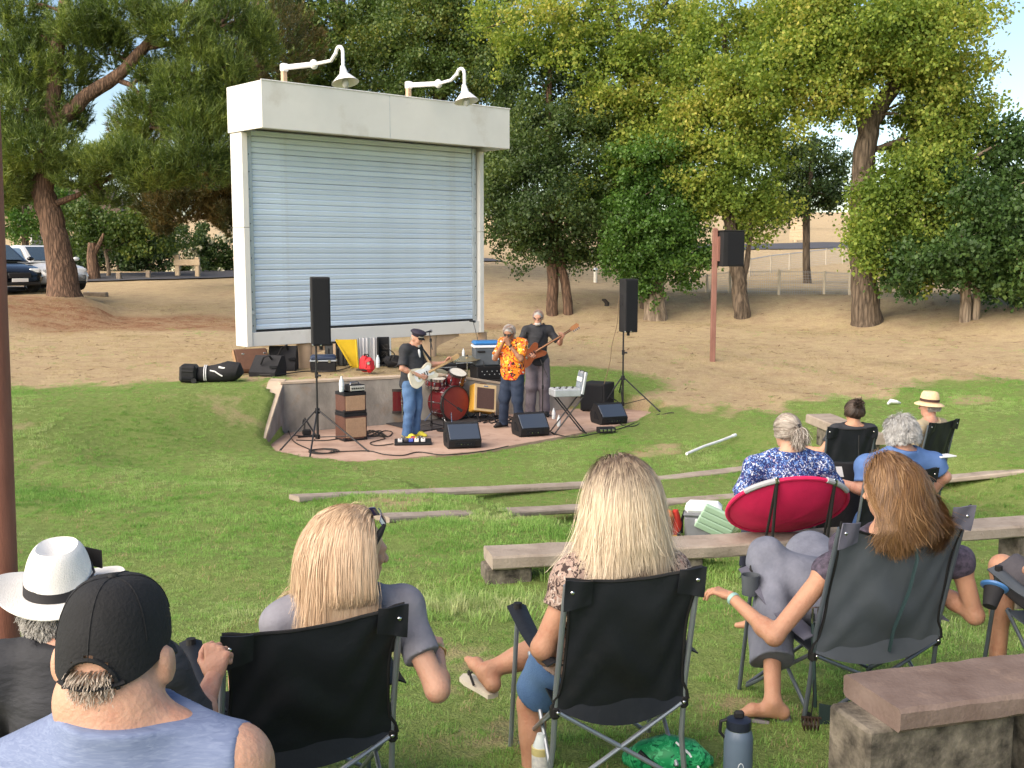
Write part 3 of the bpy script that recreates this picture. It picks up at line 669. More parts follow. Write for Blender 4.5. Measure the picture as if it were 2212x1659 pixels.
tree('cottonwood_tree', 'yellowing cottonwood with a sunlit crown above the ivy', onG(3.9, 34.4),
     [(1400, 560, 24), (1392, 420, 22), (1378, 250, 20), (1352, 110, 17), (1320, 0, 13), (1300, -60, 8)],
     [(1350, 330, 80, 60, -.5, 1.5, 2600), (1440, 310, 90, 70, -.8, 1.6, 3800), (1300, 230, 70, 60, 0, 1.5, 2200), (1400, 180, 60, 50, .3, 1.4, 1500), (1250, 120, 90, 70, -.2, 1.8, 3200), (1180, 60, 90, 60, -.2, 1.8, 3000), (1130, 130, 60, 50, .2, 1.5, 1500), (1280, 20, 90, 60, -.2, 1.7, 2600), (1450, 230, 60, 50, -.2, 1.5, 2000), (1080, 60, 70, 50, .5, 1.5, 1700), (1340, 420, 60, 50, -.4, 1.3, 2000), (1230, 430, 50, 40, -.3, 1.1, 1100), (1420, 40, 70, 60, 0, 1.5, 1500), (1385, 330, 60, 70, -1.3, .9, 2400), (1375, 210, 50, 70, -1.2, .8, 1900), (1345, 100, 50, 50, -1.2, .8, 1200), (1200, -70, 160, 60, 0, 2, 2200), (1320, 130, 70, 60, 0, 1.6, 2200), (1390, 100, 60, 60, .4, 1.5, 1800), (1470, 130, 60, 60, 0, 1.5, 2200), (1480, 30, 60, 50, 0, 1.5, 1600), (1370, 250, 60, 60, .3, 1.4, 2000)],
     LEAF_COTTON, BARK_GREY, .125, 15, twig=.34, extra=[[(1352, 110, 14), (1420, 30, 10), (1470, -40, 6)], [(1340, 80, 14), (1300, 60, 9), (1240, 40, 5)]])
# leaning tree
tree('cottonwood_tree', 'slim leaning cottonwood behind the box on the rust coloured post', G(1605, 691),
     [(1607, 691, 40), (1600, 640, 33), (1591, 570, 30), (1578, 490, 27), (1566, 430, 24), (1575, 300, 18), (1570, 150, 12), (1560, 40, 7)],
     [(1530, 140, 70, 60, -.5, 1.6, 2800), (1600, 210, 80, 60, -.8, 1.6, 3600), (1500, 250, 70, 60, -.4, 1.5, 2800), (1560, 320, 80, 55, -.7, 1.5, 3600), (1640, 330, 60, 60, -.3, 1.4, 2400), (1520, 390, 60, 45, -.4, 1.2, 2000), (1600, 420, 70, 40, -.4, 1.2, 2400), (1540, 40, 60, 50, -.2, 1.5, 1500), (1620, 100, 60, 60, -.2, 1.4, 1800), (1475, 330, 40, 50, -.2, 1.0, 1100), (1625, 490, 40, 30, -.2, .8, 800), (1530, 440, 40, 35, -.2, .8, 900), (1660, 440, 50, 40, 0, 1., 1200), (1560, 220, 70, 60, 0, 1.5, 2400), (1680, 200, 60, 60, .3, 1.4, 1900), (1640, 40, 70, 50, 0, 1.5, 2000), (1490, 130, 50, 60, 0, 1.4, 1500)],
     LEAF_COTTON, BARK_GREY, .12, 16, flare=.25, twig=.32, extra=[[(1600, 640, 12), (1615, 560, 12), (1622, 480, 9), (1640, 400, 5)]])
# big cottonwood
tree('cottonwood_tree', 'massive cottonwood with a thick furrowed trunk and forked limb', G(1875, 698),
     [(1876, 698, 68), (1868, 620, 56), (1862, 540, 52), (1860, 420, 50), (1868, 330, 46), (1880, 260, 44), (1910, 215, 36), (1945, 165, 30), (1985, 90, 24), (2010, 0, 16), (2030, -80, 9)],
     [(1760, 40, 90, 60, -.8, 1.8, 4200), (1860, 60, 90, 60, -1, 1.8, 4600), (1950, 30, 90, 60, -.8, 1.8, 4200), (1700, 120, 80, 60, -.4, 1.6, 3200), (1800, 150, 80, 60, -.9, 1.6, 4000), (1900, 140, 50, 40, .5, 1.4, 1200), (2010, 100, 80, 70, -.5, 1.8, 4400), (2060, 200, 60, 80, -.3, 1.6, 3600), (2000, 260, 60, 80, -.2, 1.5, 3600), (2070, 320, 70, 70, -.4, 1.6, 4600), (1980, 380, 70, 70, -.6, 1.5, 4200), (1900, 440, 60, 55, -1.0, 1.0, 2600), (1880, 520, 46, 50, -1.2, .8, 1600), (1950, 500, 70, 55, -.8, 1.2, 3200), (2050, 450, 80, 60, -.4, 1.5, 3600), (1720, 220, 60, 45, -.2, 1.4, 1700), (1840, 220, 46, 32, -.8, 1.2, 900), (1960, 575, 60, 36, -.5, 1., 1500), (1850, -60, 220, 50, 0, 2, 3600), (1720, -10, 80, 60, 0, 1.8, 3000), (1950, 100, 70, 60, -1.1, 1.5, 3000), (2050, 10, 60, 50, -.2, 1.6, 2600), (2000, 170, 60, 60, -.6, 1.4, 2400), (1780, 90, 80, 60, 0, 1.6, 2600)],
     LEAF_COTTON, BARK_GREY, .125, 17, flare=.45, nlimb=2, twig=.34, extra=[[(1872, 300, 34), (1860, 240, 26), (1845, 180, 18), (1820, 90, 10)]])
tree('twin_trunk_tree', 'dark leafy tree on a pale double trunk at the field edge, far right', G(2090, 697),
     [(2085, 697, 28), (2086, 640, 24), (2084, 580, 20), (2080, 480, 14), (2090, 350, 8)],
     [(2000, 560, 60, 50, -.2, 1.3, 2600), (2090, 540, 80, 60, -.6, 1.4, 4200), (2180, 560, 70, 55, -.5, 1.3, 3600), (2130, 460, 80, 60, -.3, 1.5, 4200), (2060, 420, 60, 60, 0, 1.4, 3000), (2200, 430, 60, 70, 0, 1.4, 3400), (2180, 320, 60, 60, .3, 1.4, 2600), (1960, 600, 40, 26, 0, .9, 1000), (2190, 620, 50, 24, -.2, .9, 1100), (2100, 605, 70, 18, -.2, .9, 900)],
     LEAF_MAPLE, BARK_PALE, .13, 18, flare=.15, twig=.30, extra=[[(2108, 695, 20), (2110, 640, 18), (2116, 560, 14), (2150, 460, 8)]])
# dark tree behind the two cottonwoods (left of the big trunk)
tree('dark_tree', 'shaded dark tree between the leaning tree and the big cottonwood', onG(13.5, 47), [(1745, 580, 16), (1742, 480, 16), (1750, 380, 12), (1760, 300, 7)],
     [(1700, 370, 60, 60, 0, 1.6, 2600), (1770, 350, 60, 60, 0, 1.6, 2600), (1800, 420, 50, 50, 0, 1.4, 2000), (1720, 440, 60, 40, 0, 1.4, 2000), (1680, 300, 50, 50, 0, 1.4, 1400), (1660, 460, 40, 30, 0, 1., 900)],
     LEAF_DARK, BARK_GREY, .15, 19, twig=.36)
# far background trees on the left
tree('small_tree', 'slim pale-stemmed tree in front of the dark shrubs beyond the road', G(237, 598), [(236, 598, 10), (232, 560, 9), (224, 530, 7), (215, 490, 4)],
     [(200, 500, 60, 50, 0, 1.6, 2200), (270, 480, 60, 50, 0, 1.6, 2200), (310, 520, 60, 40, .3, 1.4, 1800), (170, 460, 50, 40, 0, 1.4, 1400), (330, 470, 40, 40, 0, 1.4, 1200)], LEAF_OLIVE, BARK_PALE, .17, 20, twig=.4)
tree('background_tree', 'bright green tree behind the parked white car', onG(-26, 60), [(60, 600, 16), (55, 500, 14), (50, 400, 8)],
     [(40, 480, 50, 50, 0, 2, 1700), (100, 430, 70, 50, 0, 2, 2200), (10, 400, 60, 60, 0, 2, 2000), (180, 350, 80, 50, 0, 2, 1500), (20, 300, 60, 60, 0, 2, 1500)], LEAF_IVY, BARK_GREY, .2, 21, twig=.5)
def shrub(name, label, base, clumps, leaf, size, seed, flowers=0, group=None):
    d = base.y*math.cos(PITCH)+(CAMZ-base.z)*math.sin(PITCH); k = d/FPX
    root = thing(name, label, 'shrub', base, 0, group)
    cl = [(P(a, b, d+dd)-base, (rx*k, rd, ry*k), cnt) for (a, b, rx, ry, dd, rd, cnt) in clumps]
    leaf_mesh('foliage', cl, size, leaf, root, seed, twig=.3, shell=.35)
    mb = MB()
    for c, rad, _ in cl:
        for q in range(3): mb.tube([(c.x*.6, c.y*.6, -.1), (c.x*.8+random.uniform(-.2, .2), c.y, c.z*.6), c+Vector((random.uniform(-.5, .5)*rad[0], 0, rad[2]*.5))], [.05, .035, .012], 5)
    mb.build('stems', BARK_GREY, root)
    if flowers:
        leaf_mesh('blossom', [(c, tuple(q*1.06 for q in r_), flowers) for c, r_, _ in cl], .17, mat('white_blossom', (.75, .70, .48), .6, c2=(.85, .82, .66)), root, seed+5, twig=.12, per=3, aspect=1.0, shell=.85)
    return root
SG = 'dark shrubs beyond the park road'
shrub('shrub', 'dark rounded shrub beside the pine trunk across the road', onG(-19.5, 56), [(190, 560, 60, 50, 0, 1.6, 2600), (240, 530, 50, 50, .4, 1.4, 1800), (140, 540, 60, 60, .5, 1.5, 1800)], LEAF_SHRUB, .16, 31, group=SG)
shrub('shrub', 'dark dense shrub left of the wooden sign frame', onG(-16.5, 56), [(300, 560, 60, 46, 0, 1.6, 2800), (350, 540, 50, 60, .3, 1.5, 2200), (320, 500, 70, 40, .6, 1.4, 1600), (370, 585, 30, 20, -.4, .8, 800)], LEAF_SHRUB, .16, 32, group=SG)
shrub('flowering_shrub', 'shrub speckled with pale blossom behind the wooden sign frame', onG(-14.2, 55), [(430, 530, 56, 52, 0, 1.5, 2600), (490, 550, 46, 40, .2, 1.2, 1800), (420, 570, 50, 28, -.2, 1., 1300)], LEAF_DARK, .15, 33, 420)
shrub('shrub', 'dark shrub in shade behind the left edge of the screen', onG(-12.3, 56), [(560, 540, 60, 60, 0, 1.6, 2200), (520, 580, 40, 24, -.2, 1., 900), (620, 560, 60, 50, .4, 1.4, 1500)], LEAF_SHRUB, .16, 34, group=SG)
# far dry trees on the skyline to the right
for i, (x, y, h, lab) in enumerate(((24, 150, 6, 'low round olive tree on the far dry skyline behind the sign board'), (31, 150, 5, 'small far tree on the dry skyline right of the pale pole'), (40, 160, 7, 'far olive tree on the hillside behind the big trunk'), (19, 145, 5, 'far dusty tree seen left of the pale pole'))):
    b = onG(x, y); root = thing('skyline_tree', lab, 'tree', b, 0, 'far trees on the skyline')
    leaf_mesh('crown', [(Vector((0, 0, h*.6)), (h*.55, h*.5, h*.42), 900)], .5, LEAF_OLIVE, root, 40+i, twig=.7)
    MB().cyl((0, 0, -.3), (0, 0, h*.5), .22, .1, 7).build('trunk', BARK_GREY, root)

# ================================================================== THE ROLLER-SHUTTER SCREEN
def zat(x, y, py):
    v = (829.5-py)/FPX; c, s = math.cos(PITCH), math.sin(PITCH); return CAMZ + y*(v*c-s)/(c+v*s)
WHITE = mat('white_paint', (.68, .67, .645), .5, var=.05, scale=1.3, spec=.3, bump=.04, bscale=12, dirt=((.56, .535, .49), 1.1, .56))
WHITE2 = mat('lamp_white', (.78, .78, .78), .35, var=.04)
SLATM = mat('shutter_steel', (.62, .73, .86), .38, var=.05, scale=2.0, spec=.5, metal=.15, dirt=((.54, .61, .68), 1.7, .57))
_t = SLATM.node_tree; _b = _t.nodes['Principled BSDF']; _src = _b.inputs['Base Color'].links[0].from_socket; _oi = N(_t, 'ShaderNodeObjectInfo'); _hs = N(_t, 'ShaderNodeHueSaturation'); _mr = N(_t, 'ShaderNodeMapRange')
_mr.inputs['To Min'].default_value = .90; _mr.inputs['To Max'].default_value = 1.06; _t.links.new(_oi.outputs['Random'], _mr.inputs['Value']); _t.links.new(_mr.outputs[0], _hs.inputs['Value']); _t.links.new(_src, _hs.inputs['Color']); _t.links.new(_hs.outputs[0], _b.inputs['Base Color'])
GALV = mat('galvanised', (.42, .46, .50), .4, var=.12, scale=6, metal=.5)
BLACK = mat('black_rubber', (.018, .018, .02), .7, var=.2)
TAN = mat('tan_post_paint', (.46, .33, .22), .75, var=.12, scale=5, bump=.1)
DARKIN = mat('dark_interior', (.03, .03, .03), .9)
A = P(534, 750, 20.2); SROT = R(42.3)
ux, uy = math.cos(SROT), math.sin(SROT); bx, by = -uy, ux
def sw(lx, ly): return A.x+ux*lx+bx*ly, A.y+uy*lx+by*ly
def lx_at(px, ly=0.0):
    best = min((abs(_px(*sw(t*.01, ly))-px), t*.01) for t in range(-60, 760)); return best[1]
def _px(x, y): return 1106+FPX*x/(y*math.cos(PITCH)+1.6*math.sin(PITCH))
SL = lx_at(1046)
x_, y_ = sw(0, -.8); ZF0 = zat(x_, y_, 276)-A.z; ZF1 = zat(x_, y_, 172)-A.z
scr = thing('shutter_screen', 'large white outdoor screen cabinet with closed grey roller shutter behind the band', 'screen', A, SROT)
D = .42; CWD = .12
for lx in (CWD/2, SL-CWD/2):
    mb = MB(); zs = [(0, ZF0*.56), (ZF0*.56+.006, ZF0-.004)]
    for a, b in zs: mb.box((lx, D/2, (a+b)/2), (CWD, D, b-a), None, .008)
    mb.build('side_panel', WHITE, scr, smooth=0)
MB().box((SL/2, D/2+.01, .13), (SL-2*CWD-.004, D-.02, .26), None, .008).build('bottom_rail', WHITE, scr, smooth=0)
MB().box((SL/2, D-.03, (.265+ZF0)/2), (SL-2*CWD-.01, .05, ZF0-.27)).build('back_panel', DARKIN, scr, smooth=0)
mb = MB(); FX0, FX1 = -.03, SL+.03; y0, y1 = -.8, D+.02
mb.box(((FX0+FX1)/2, y0+.02, (ZF0+ZF1)/2), (FX1-FX0, .04, ZF1-ZF0), None, .008); mb.build('fascia_front', WHITE, scr, smooth=0)
for xx in (FX0+.02, FX1-.02): MB().box((xx, (y0+.041+y1)/2, (ZF0+ZF1)/2), (.04, y1-y0-.041, ZF1-ZF0-.004), None, .006).build('fascia_end', WHITE, scr, smooth=0)
MB().box(((FX0+FX1)/2, (y0+y1)/2+.02, ZF1-.03), (FX1-FX0-.084, y1-y0-.05, .03)).build('fascia_top', WHITE, scr, smooth=0)
MB().box(((FX0+FX1)/2, (y0+y1)/2+.02, ZF0+.10), (FX1-FX0-.084, y1-y0-.05, .02)).build('soffit', WHITE, scr, smooth=0)
MB().box(((FX0+FX1)/2, y1-.015, (ZF0+ZF1)/2), (FX1-FX0-.086, .02, ZF1-ZF0-.02)).build('fascia_back', WHITE, scr, smooth=0)
MB().tube([(FX0-.004, y0-.006, ZF1+.004), (FX1+.004, y0-.006, ZF1+.004)], .012, 6).build('drip_edge', WHITE2, scr)
MB().box((SL*.47, y0-.002, (ZF0+ZF1)/2), (.005, .004, ZF1-ZF0-.03)).build('seam', GALV, scr, smooth=0)
# slats: one shared mesh
nsl = 36; zb, zt = .30, ZF0+.06; sp = (zt-zb)/nsl; x0s, x1s = CWD+.12, SL-CWD-.12
prof = [(.000, .0), (-.013, .005), (-.020, sp*.24), (-.021, sp*.48), (-.0165, sp*.50), (-.0185, sp*.53), (-.022, sp*.72), (-.017, sp*.88), (-.004, sp*.955), (.004, sp)]
mb = MB(); vs = [(x0s, .14+y, z) for y, z in prof]+[(x1s, .14+y, z) for y, z in prof]; k = len(prof)
mb.add(vs, [(i, k+i, k+i+1, i+1) for i in range(k-1)])
o0 = mb.build('slat', SLATM, scr, smooth=25, loc=(0, 0, zb))
for i in range(1, nsl):
    o = o0.copy(); col.objects.link(o); o.parent = scr; o.location = (0, random.uniform(-.004, .004), zb+sp*i); o.rotation_euler = (random.uniform(-.012, .012), 0, random.uniform(-.0006, .0006))
MB().box((SL/2, .12, .282), (SL-2*CWD-.22, .05, .03), None, .004).build('bottom_bar', BLACK, scr)
for sx, xa in ((1, CWD+.003), (-1, SL-CWD-.003)):
    mb = MB(); w = .10
    mb.box((xa+sx*w/2+sx*.02, .092, (ZF0+.27)/2+.02), (w, .012, ZF0-.27+.06), None, .003); mb.box((xa+sx*(w+.016), .115, (ZF0+.27)/2+.02), (.012, .05, ZF0-.27+.06))
    g = mb.build('guide_channel', GALV, scr)
    for q in range(12): MB().cyl((xa+sx*.055, .084, .38+q*(ZF0-.45)/11), (xa+sx*.055, .09, .38+q*(ZF0-.45)/11), .014, None, 8).build('bolt', BLACK, g)
mb = MB(); pts = [(.145, .05+.004*math.sin(q*2.1), .35+q*(ZF0-.4)/60) for q in range(61)]; mb.tube(pts, [.008 if q % 2 else .013 for q in range(61)], 5); mb.build('pull_chain', GALV, scr)
MB().box((.145, .03, .62), (.07, .05, .07), None, .01).build('chain_lock', GALV, scr)
for yy in (.06, .20):
    for zz in (ZF0+.25, ZF0+.45): MB().cyl((FX0-.006, y1-yy, zz), (FX0+.002, y1-yy, zz), .009, None, 6).build('screw', GALV, scr)
# posts below the cabinet
for px, big in ((655, 1), (925, 1), (1040, 0)):
    lx = lx_at(px, .25); wx, wy = sw(lx, .22); g0 = gz(wx, wy)-A.z-.1
    mb = MB(); mb.cyl((lx, .22, g0), (lx, .22, -.004), .155 if big else .1, None, 20)
    pb = mb.build('post', TAN, scr)
    if big: MB().prism([(0, 0), (.62, 0), (.62, -.05), (.10, -.20), (-.02, -.26)], .26, None, (lx+.10, .22, -.006)).build('bracket', TAN, pb, smooth=0)
# gooseneck lamps on the fascia
def goose(label, base, joint, bend, peak, neck, cone):
    lx = lx_at(base[0], -.3); 
    def loc(px, py, f):          # on the vertical plane through the base that runs straight out from the screen
        best = min((abs(_px(*sw(lx, -.3-q*.01))-px), q*.01) for q in range(-30, 260)); ly = -.3-best[1]; x, y = sw(lx, ly); return Vector((lx, ly, zat(x, y, py)-A.z))
    t = thing('gooseneck_lamp', label, 'lamp', A + Vector((ux*lx+bx*-.3, uy*lx+by*-.3, ZF1)), SROT, 'white gooseneck lamps on top of the screen')
    o = Vector((lx, -.3, ZF1)); b0 = Vector((0, 0, -.012)); b1 = loc(*base, 0)-o; b1.x = 0; b1.y = 0
    J = loc(*joint, 0)-o; B = loc(*bend, 0)-o; K = loc(*peak, 0)-o; Nn = loc(*neck, 0)-o; C = loc(*cone, 0)-o
    MB().box((0, 0, b1.z/2), (.09, .09, b1.z+.02), None, .01).build('stub', TAN, t)
    mb = MB(); mb.box((0, -.01, b1.z), (.12, .13, .14), None, .02); mb.tube([b1, J], .047, 10); mb.ell(J, (.075, .075, .085)); mb.build('arm', WHITE2, t)
    pts = [J, B]; 
    c0 = Vector((0, B.y+(K.y-B.y)*.5, B.z+(K.z-B.z)*.55)); pts.append(c0)
    for q in range(7):
        a = math.pi*q/6; cc = Vector((0, (c0.y+Nn.y)/2, 0)); r = abs(Nn.y-c0.y)/2; base_z = K.z-r
        pts.append(Vector((0, cc.y+r*math.cos(a), base_z+r*math.sin(a))))
    pts.append(Nn)
    MB().tube(pts, .03, 8).build('neck', WHITE2, t)
    h = Nn.z-C.z; d = (C-Nn).normalized(); M = Vector((0, 0, -1)).rotation_difference(d).to_matrix()
    MB().lathe([(.04, .06), (.055, .0), (.075, -h*.35), (.10, -h*.42), (.235, -h), (.228, -h), (.09, -h*.45)], Nn, 20, M).build('lamp_shade', WHITE2, t)
    MB().ell(Nn+d*h*1.0, (.06, .06, .09)).build('bulb', mat('bulb_glass', (.5, .5, .5), .2), t)
goose('white gooseneck lamp above the left end of the screen', (627, 146), (690, 139), (727, 131), (748, 100), (752, 150), (756, 180))
goose('white gooseneck lamp above the middle of the screen fascia', (888, 184), (951, 181), (978, 173), (1003, 147), (1006, 190), (1010, 220))

# ================================================================== POLES, FENCES AND SIGNS
RUST = mat('rust_brown_paint', (.19, .07, .045), .75, c2=(.30, .125, .085), scale=4, bump=.15, stretch=(3, 3, .6))
RUST2 = mat('rust_red_paint', (.19, .085, .065), .75, c2=(.28, .14, .11), scale=4, bump=.1, stretch=(3, 3, .6))
WOODP = mat('pale_wood', (.44, .33, .21), .8, c2=(.58, .46, .32), scale=5, bump=.15, stretch=(1, 1, 3))
WOODG = mat('weathered_wood', (.20, .155, .115), .85, c2=(.33, .27, .21), scale=6, bump=.2)
PALE = mat('pale_metal', (.52, .46, .36), .6, var=.1)
CABB = mat('cabinet_black', (.012, .012, .014), .8, var=.25, scale=3)
GRILL = mat('speaker_grille', (.008, .009, .012), .75, spec=.25, var=.2, scale=90, bump=.3, bscale=300)
b = onG(-2.225, 4.6); rp = thing('steel_post', 'tall rust brown steel post at the left edge beside the white hat', 'post', b)
MB().cyl((0, 0, -.2), (.075, 0, 4.6), .075, None, 28).build('shaft', RUST, rp)
MB().cyl((.075, 0, 4.6), (.075, 0, 4.62), .082, None, 28).build('cap', RUST, rp)
b = G(1539, 781); k = (b.y+.3)/FPX; H = (781-503)*k
sp_ = thing('speaker_post', 'rust red post carrying a black box out on the dirt field', 'post', b)
MB().box((0, 0, H/2-.1), (.11, .11, H+.2), None, .01).build('shaft', RUST2, sp_)
MB().box((.0, 0, H+.02), (.10, .12, .05), RX(.2), .01).build('cap', RUST2, sp_)
bx_ = thing('speaker_box', 'black weatherproof speaker box mounted on the rust red post', 'speaker', b+Vector((.33, -.02, H-(581-507)*k-.02)), R(12))
hh = 74*k
MB().box((0, 0, hh/2), (.50, .40, hh), None, .012).build('cabinet', CABB, bx_)
MB().box((.045, -.205, hh/2), (.38, .02, hh-.06), None, .006).build('grille', GRILL, bx_)
MB().box((0, 0, hh+.008), (.53, .43, .022), None, .005).build('lid', CABB, bx_)
MB().box((-.27, .02, hh/2), (.04, .12, hh*.7)).build('mount', RUST2, bx_)
def fence(label, posts, w, rail=.022):
    pb = [(G(px, b1), t) for px, b1, t in posts]; o = pb[0][0]; root = thing('wire_fence', label, 'fence', o)
    tops = []
    for (g, t), (px, b1, t1) in zip(pb, posts):
        z = zat(g.x, g.y, t1); tops.append(Vector((g.x, g.y, z))-o); g = g-o
        MB().cyl(g-Vector((0, 0, .1)), tops[-1], w, None, 7).build('post', PALE, root)
    for i in range(len(tops)-1):
        MB().tube([tops[i]-Vector((0, 0, .05)), tops[i+1]-Vector((0, 0, .05))], rail, 5).build('top_rail', GALV, root)
    mb = MB()
    for i in range(len(tops)-1):
        g0, g1 = pb[i][0]-o, pb[i+1][0]-o
        for q in range(1, 9): mb.tube([g0.lerp(tops[i], q/9.), g1.lerp(tops[i+1], q/9.)], .0035, 3, False)
        for q in range(1, 26): mb.tube([(g0.lerp(g1, q/26.)), tops[i].lerp(tops[i+1], q/26.)], .0035, 3, False)
    mb.build('wire_mesh', GALV, root)
    return root
fence('low wire fence on pale posts crossing the dry field, nearer row', [(1468, 630, 604), (1526, 632, 592), (1576, 634, 584), (1682, 637, 582), (1780, 637, 585), (1835, 638, 588)], .042, .007)
fence('wire fence with top rail on pale posts below the far road', [(1619, 598, 558), (1665, 590, 550), (1705, 583, 546), (1746, 578, 541), (1784, 572, 537), (1820, 569, 533), (1860, 566, 530)], .05)
b = Vector((26.6, 103, 0)); b.z = gz(b.x, b.y); nb_ = thing('slatted_board', 'pale slatted wooden board beyond the far road', 'sign', b, R(-8))
for q in range(5): MB().box((0, 0, .35+q*.33), (1.5, .06, .30), None, .01).build('board', WOODP, nb_)
for xx in (-.62, .62): MB().box((xx, .06, .95), (.12, .06, 2.1)).build('post', WOODP, nb_)
b = Vector((27.2, 106, 0)); b.z = gz(b.x, b.y); tp_ = thing('utility_pole', 'plain pale wooden pole standing behind the slatted board', 'pole', b)
MB().cyl((0, 0, -.2), (0, 0, 5.2), .17, .13, 10).build('shaft', WOODP, tp_); MB().box((0, 0, 5.0), (1.3, .1, .12)).build('crossarm', WOODP, tp_)
b = G(1286, 612); mk = thing('marker_post', 'short white marker post on the dry bank between the trees', 'post', b); k = b.y/FPX
MB().cyl((0, 0, -.1), (0, 0, 26*k), .075, None, 10).build('shaft', mat('marker_white', (.7, .68, .6), .6), mk); MB().cyl((0, 0, 26*k), (0, 0, 31*k), .10, .07, 10).build('cap', GALV, mk)
b = G(1310, 661); st_ = thing('tree_stump', 'small dark charred stump on the dry ground right of the twin trunks', 'stump', b)
MB().tube([(0, 0, -.05), (.02, 0, .08), (-.06, 0, .17), (-.14, .02, .19)], [.08, .075, .06, .03], 9).build('wood', mat('charred', (.03, .025, .022), .9), st_)
# wooden sign frame, bollards, trunk and kerb stop by the road
b = G(405, 599.5); k = b.y/FPX; sf = thing('sign_frame', 'pale wooden board between two short posts across the park road', 'sign', b, R(-5))
for px, w, t in ((384, .21, 552), (428, .20, 557)): MB().box(((px-405)*k, 0, (600-t)*k/2-.05), (w, .2, (600-t)*k+.1), None, .03).build('post', WOODP, sf)
MB().box((1.5*k, -.115, (600-568.5)*k), (57*k, .06, 13*k), None, .01).build('board', WOODP, sf)
for px, t, bb, lab in ((185, 595, 607, 'short wooden bollard beside the brown bare trunk'), (257, 592, 605, 'short wooden bollard in front of the dark shrub, middle of the three'), (321, 588, 602, 'short wooden bollard closest to the wooden sign frame')):
    b = G(px, bb); k = b.y/FPX; t_ = thing('bollard', lab, 'bollard', b, 0, 'wooden bollards along the road')
    MB().box((0, 0, (bb-t)*k/2), (.19, .19, (bb-t)*k+.1), None, .025).build('shaft', WOODG, t_); MB().box((0, 0, (bb-t)*k+.055), (.20, .20, .02), None, .008).build('top', WOODP, t_)
b = G(202, 606); tk = thing('bare_trunk', 'thick brown bare trunk standing behind the road bollard', 'trunk', b)
MB().tube([(0, 0, -.2), (.02, 0, .4), (-.03, 0, 1.0), (.02, 0, 1.6)], [.34, .25, .22, .17], 12).build('stem', BARK_PINE, tk)
MB().tube([(0, 0, 1.0), (.3, 0, 1.5), (.5, .1, 2.0)], [.14, .1, .05], 8).build('branch', BARK_PINE, tk)
b = G(207, 641); ks = thing('wheel_stop', 'low grey concrete wheel stop in the dirt beside the pine base', 'kerb', b, R(-14))
MB().box((0, 0, .05), (.95, .2, .18), None, .03).build('block', WOODG, ks)
MB().cyl((-.3, 0, .135), (-.3, 0, .16), .03, None, 8).build('pin', GALV, ks)
# house glimpsed behind the parked cars
b = onG(-31, 72); hs = thing('house', 'cream house wall glimpsed through trees behind the parked cars', 'house', b, R(12))
CREAM = mat('cream_stucco', (.52, .42, .28), .8, var=.06)
MB().box((0, 0, 1.6), (11, 6, 3.6)).build('wall', CREAM, hs, smooth=0)
MB().prism([(-6.0, 3.42), (6.0, 3.42), (4.6, 5.2), (-4.6, 5.2)], 7.0).build('roof', mat('roof_brown', (.16, .12, .10), .9), hs, smooth=0)
for xx in (-2.4, 1.0, 3.8):
    w = MB().box((xx, -3.03, 1.9), (1.4, .08, 1.2)).build('window', WHITE2, hs, smooth=0); MB().box((xx, -3.08, 1.9), (1.2, .04, 1.0)).build('pane', mat('window_glass', (.05, .06, .07), .1, spec=.6), w, smooth=0)

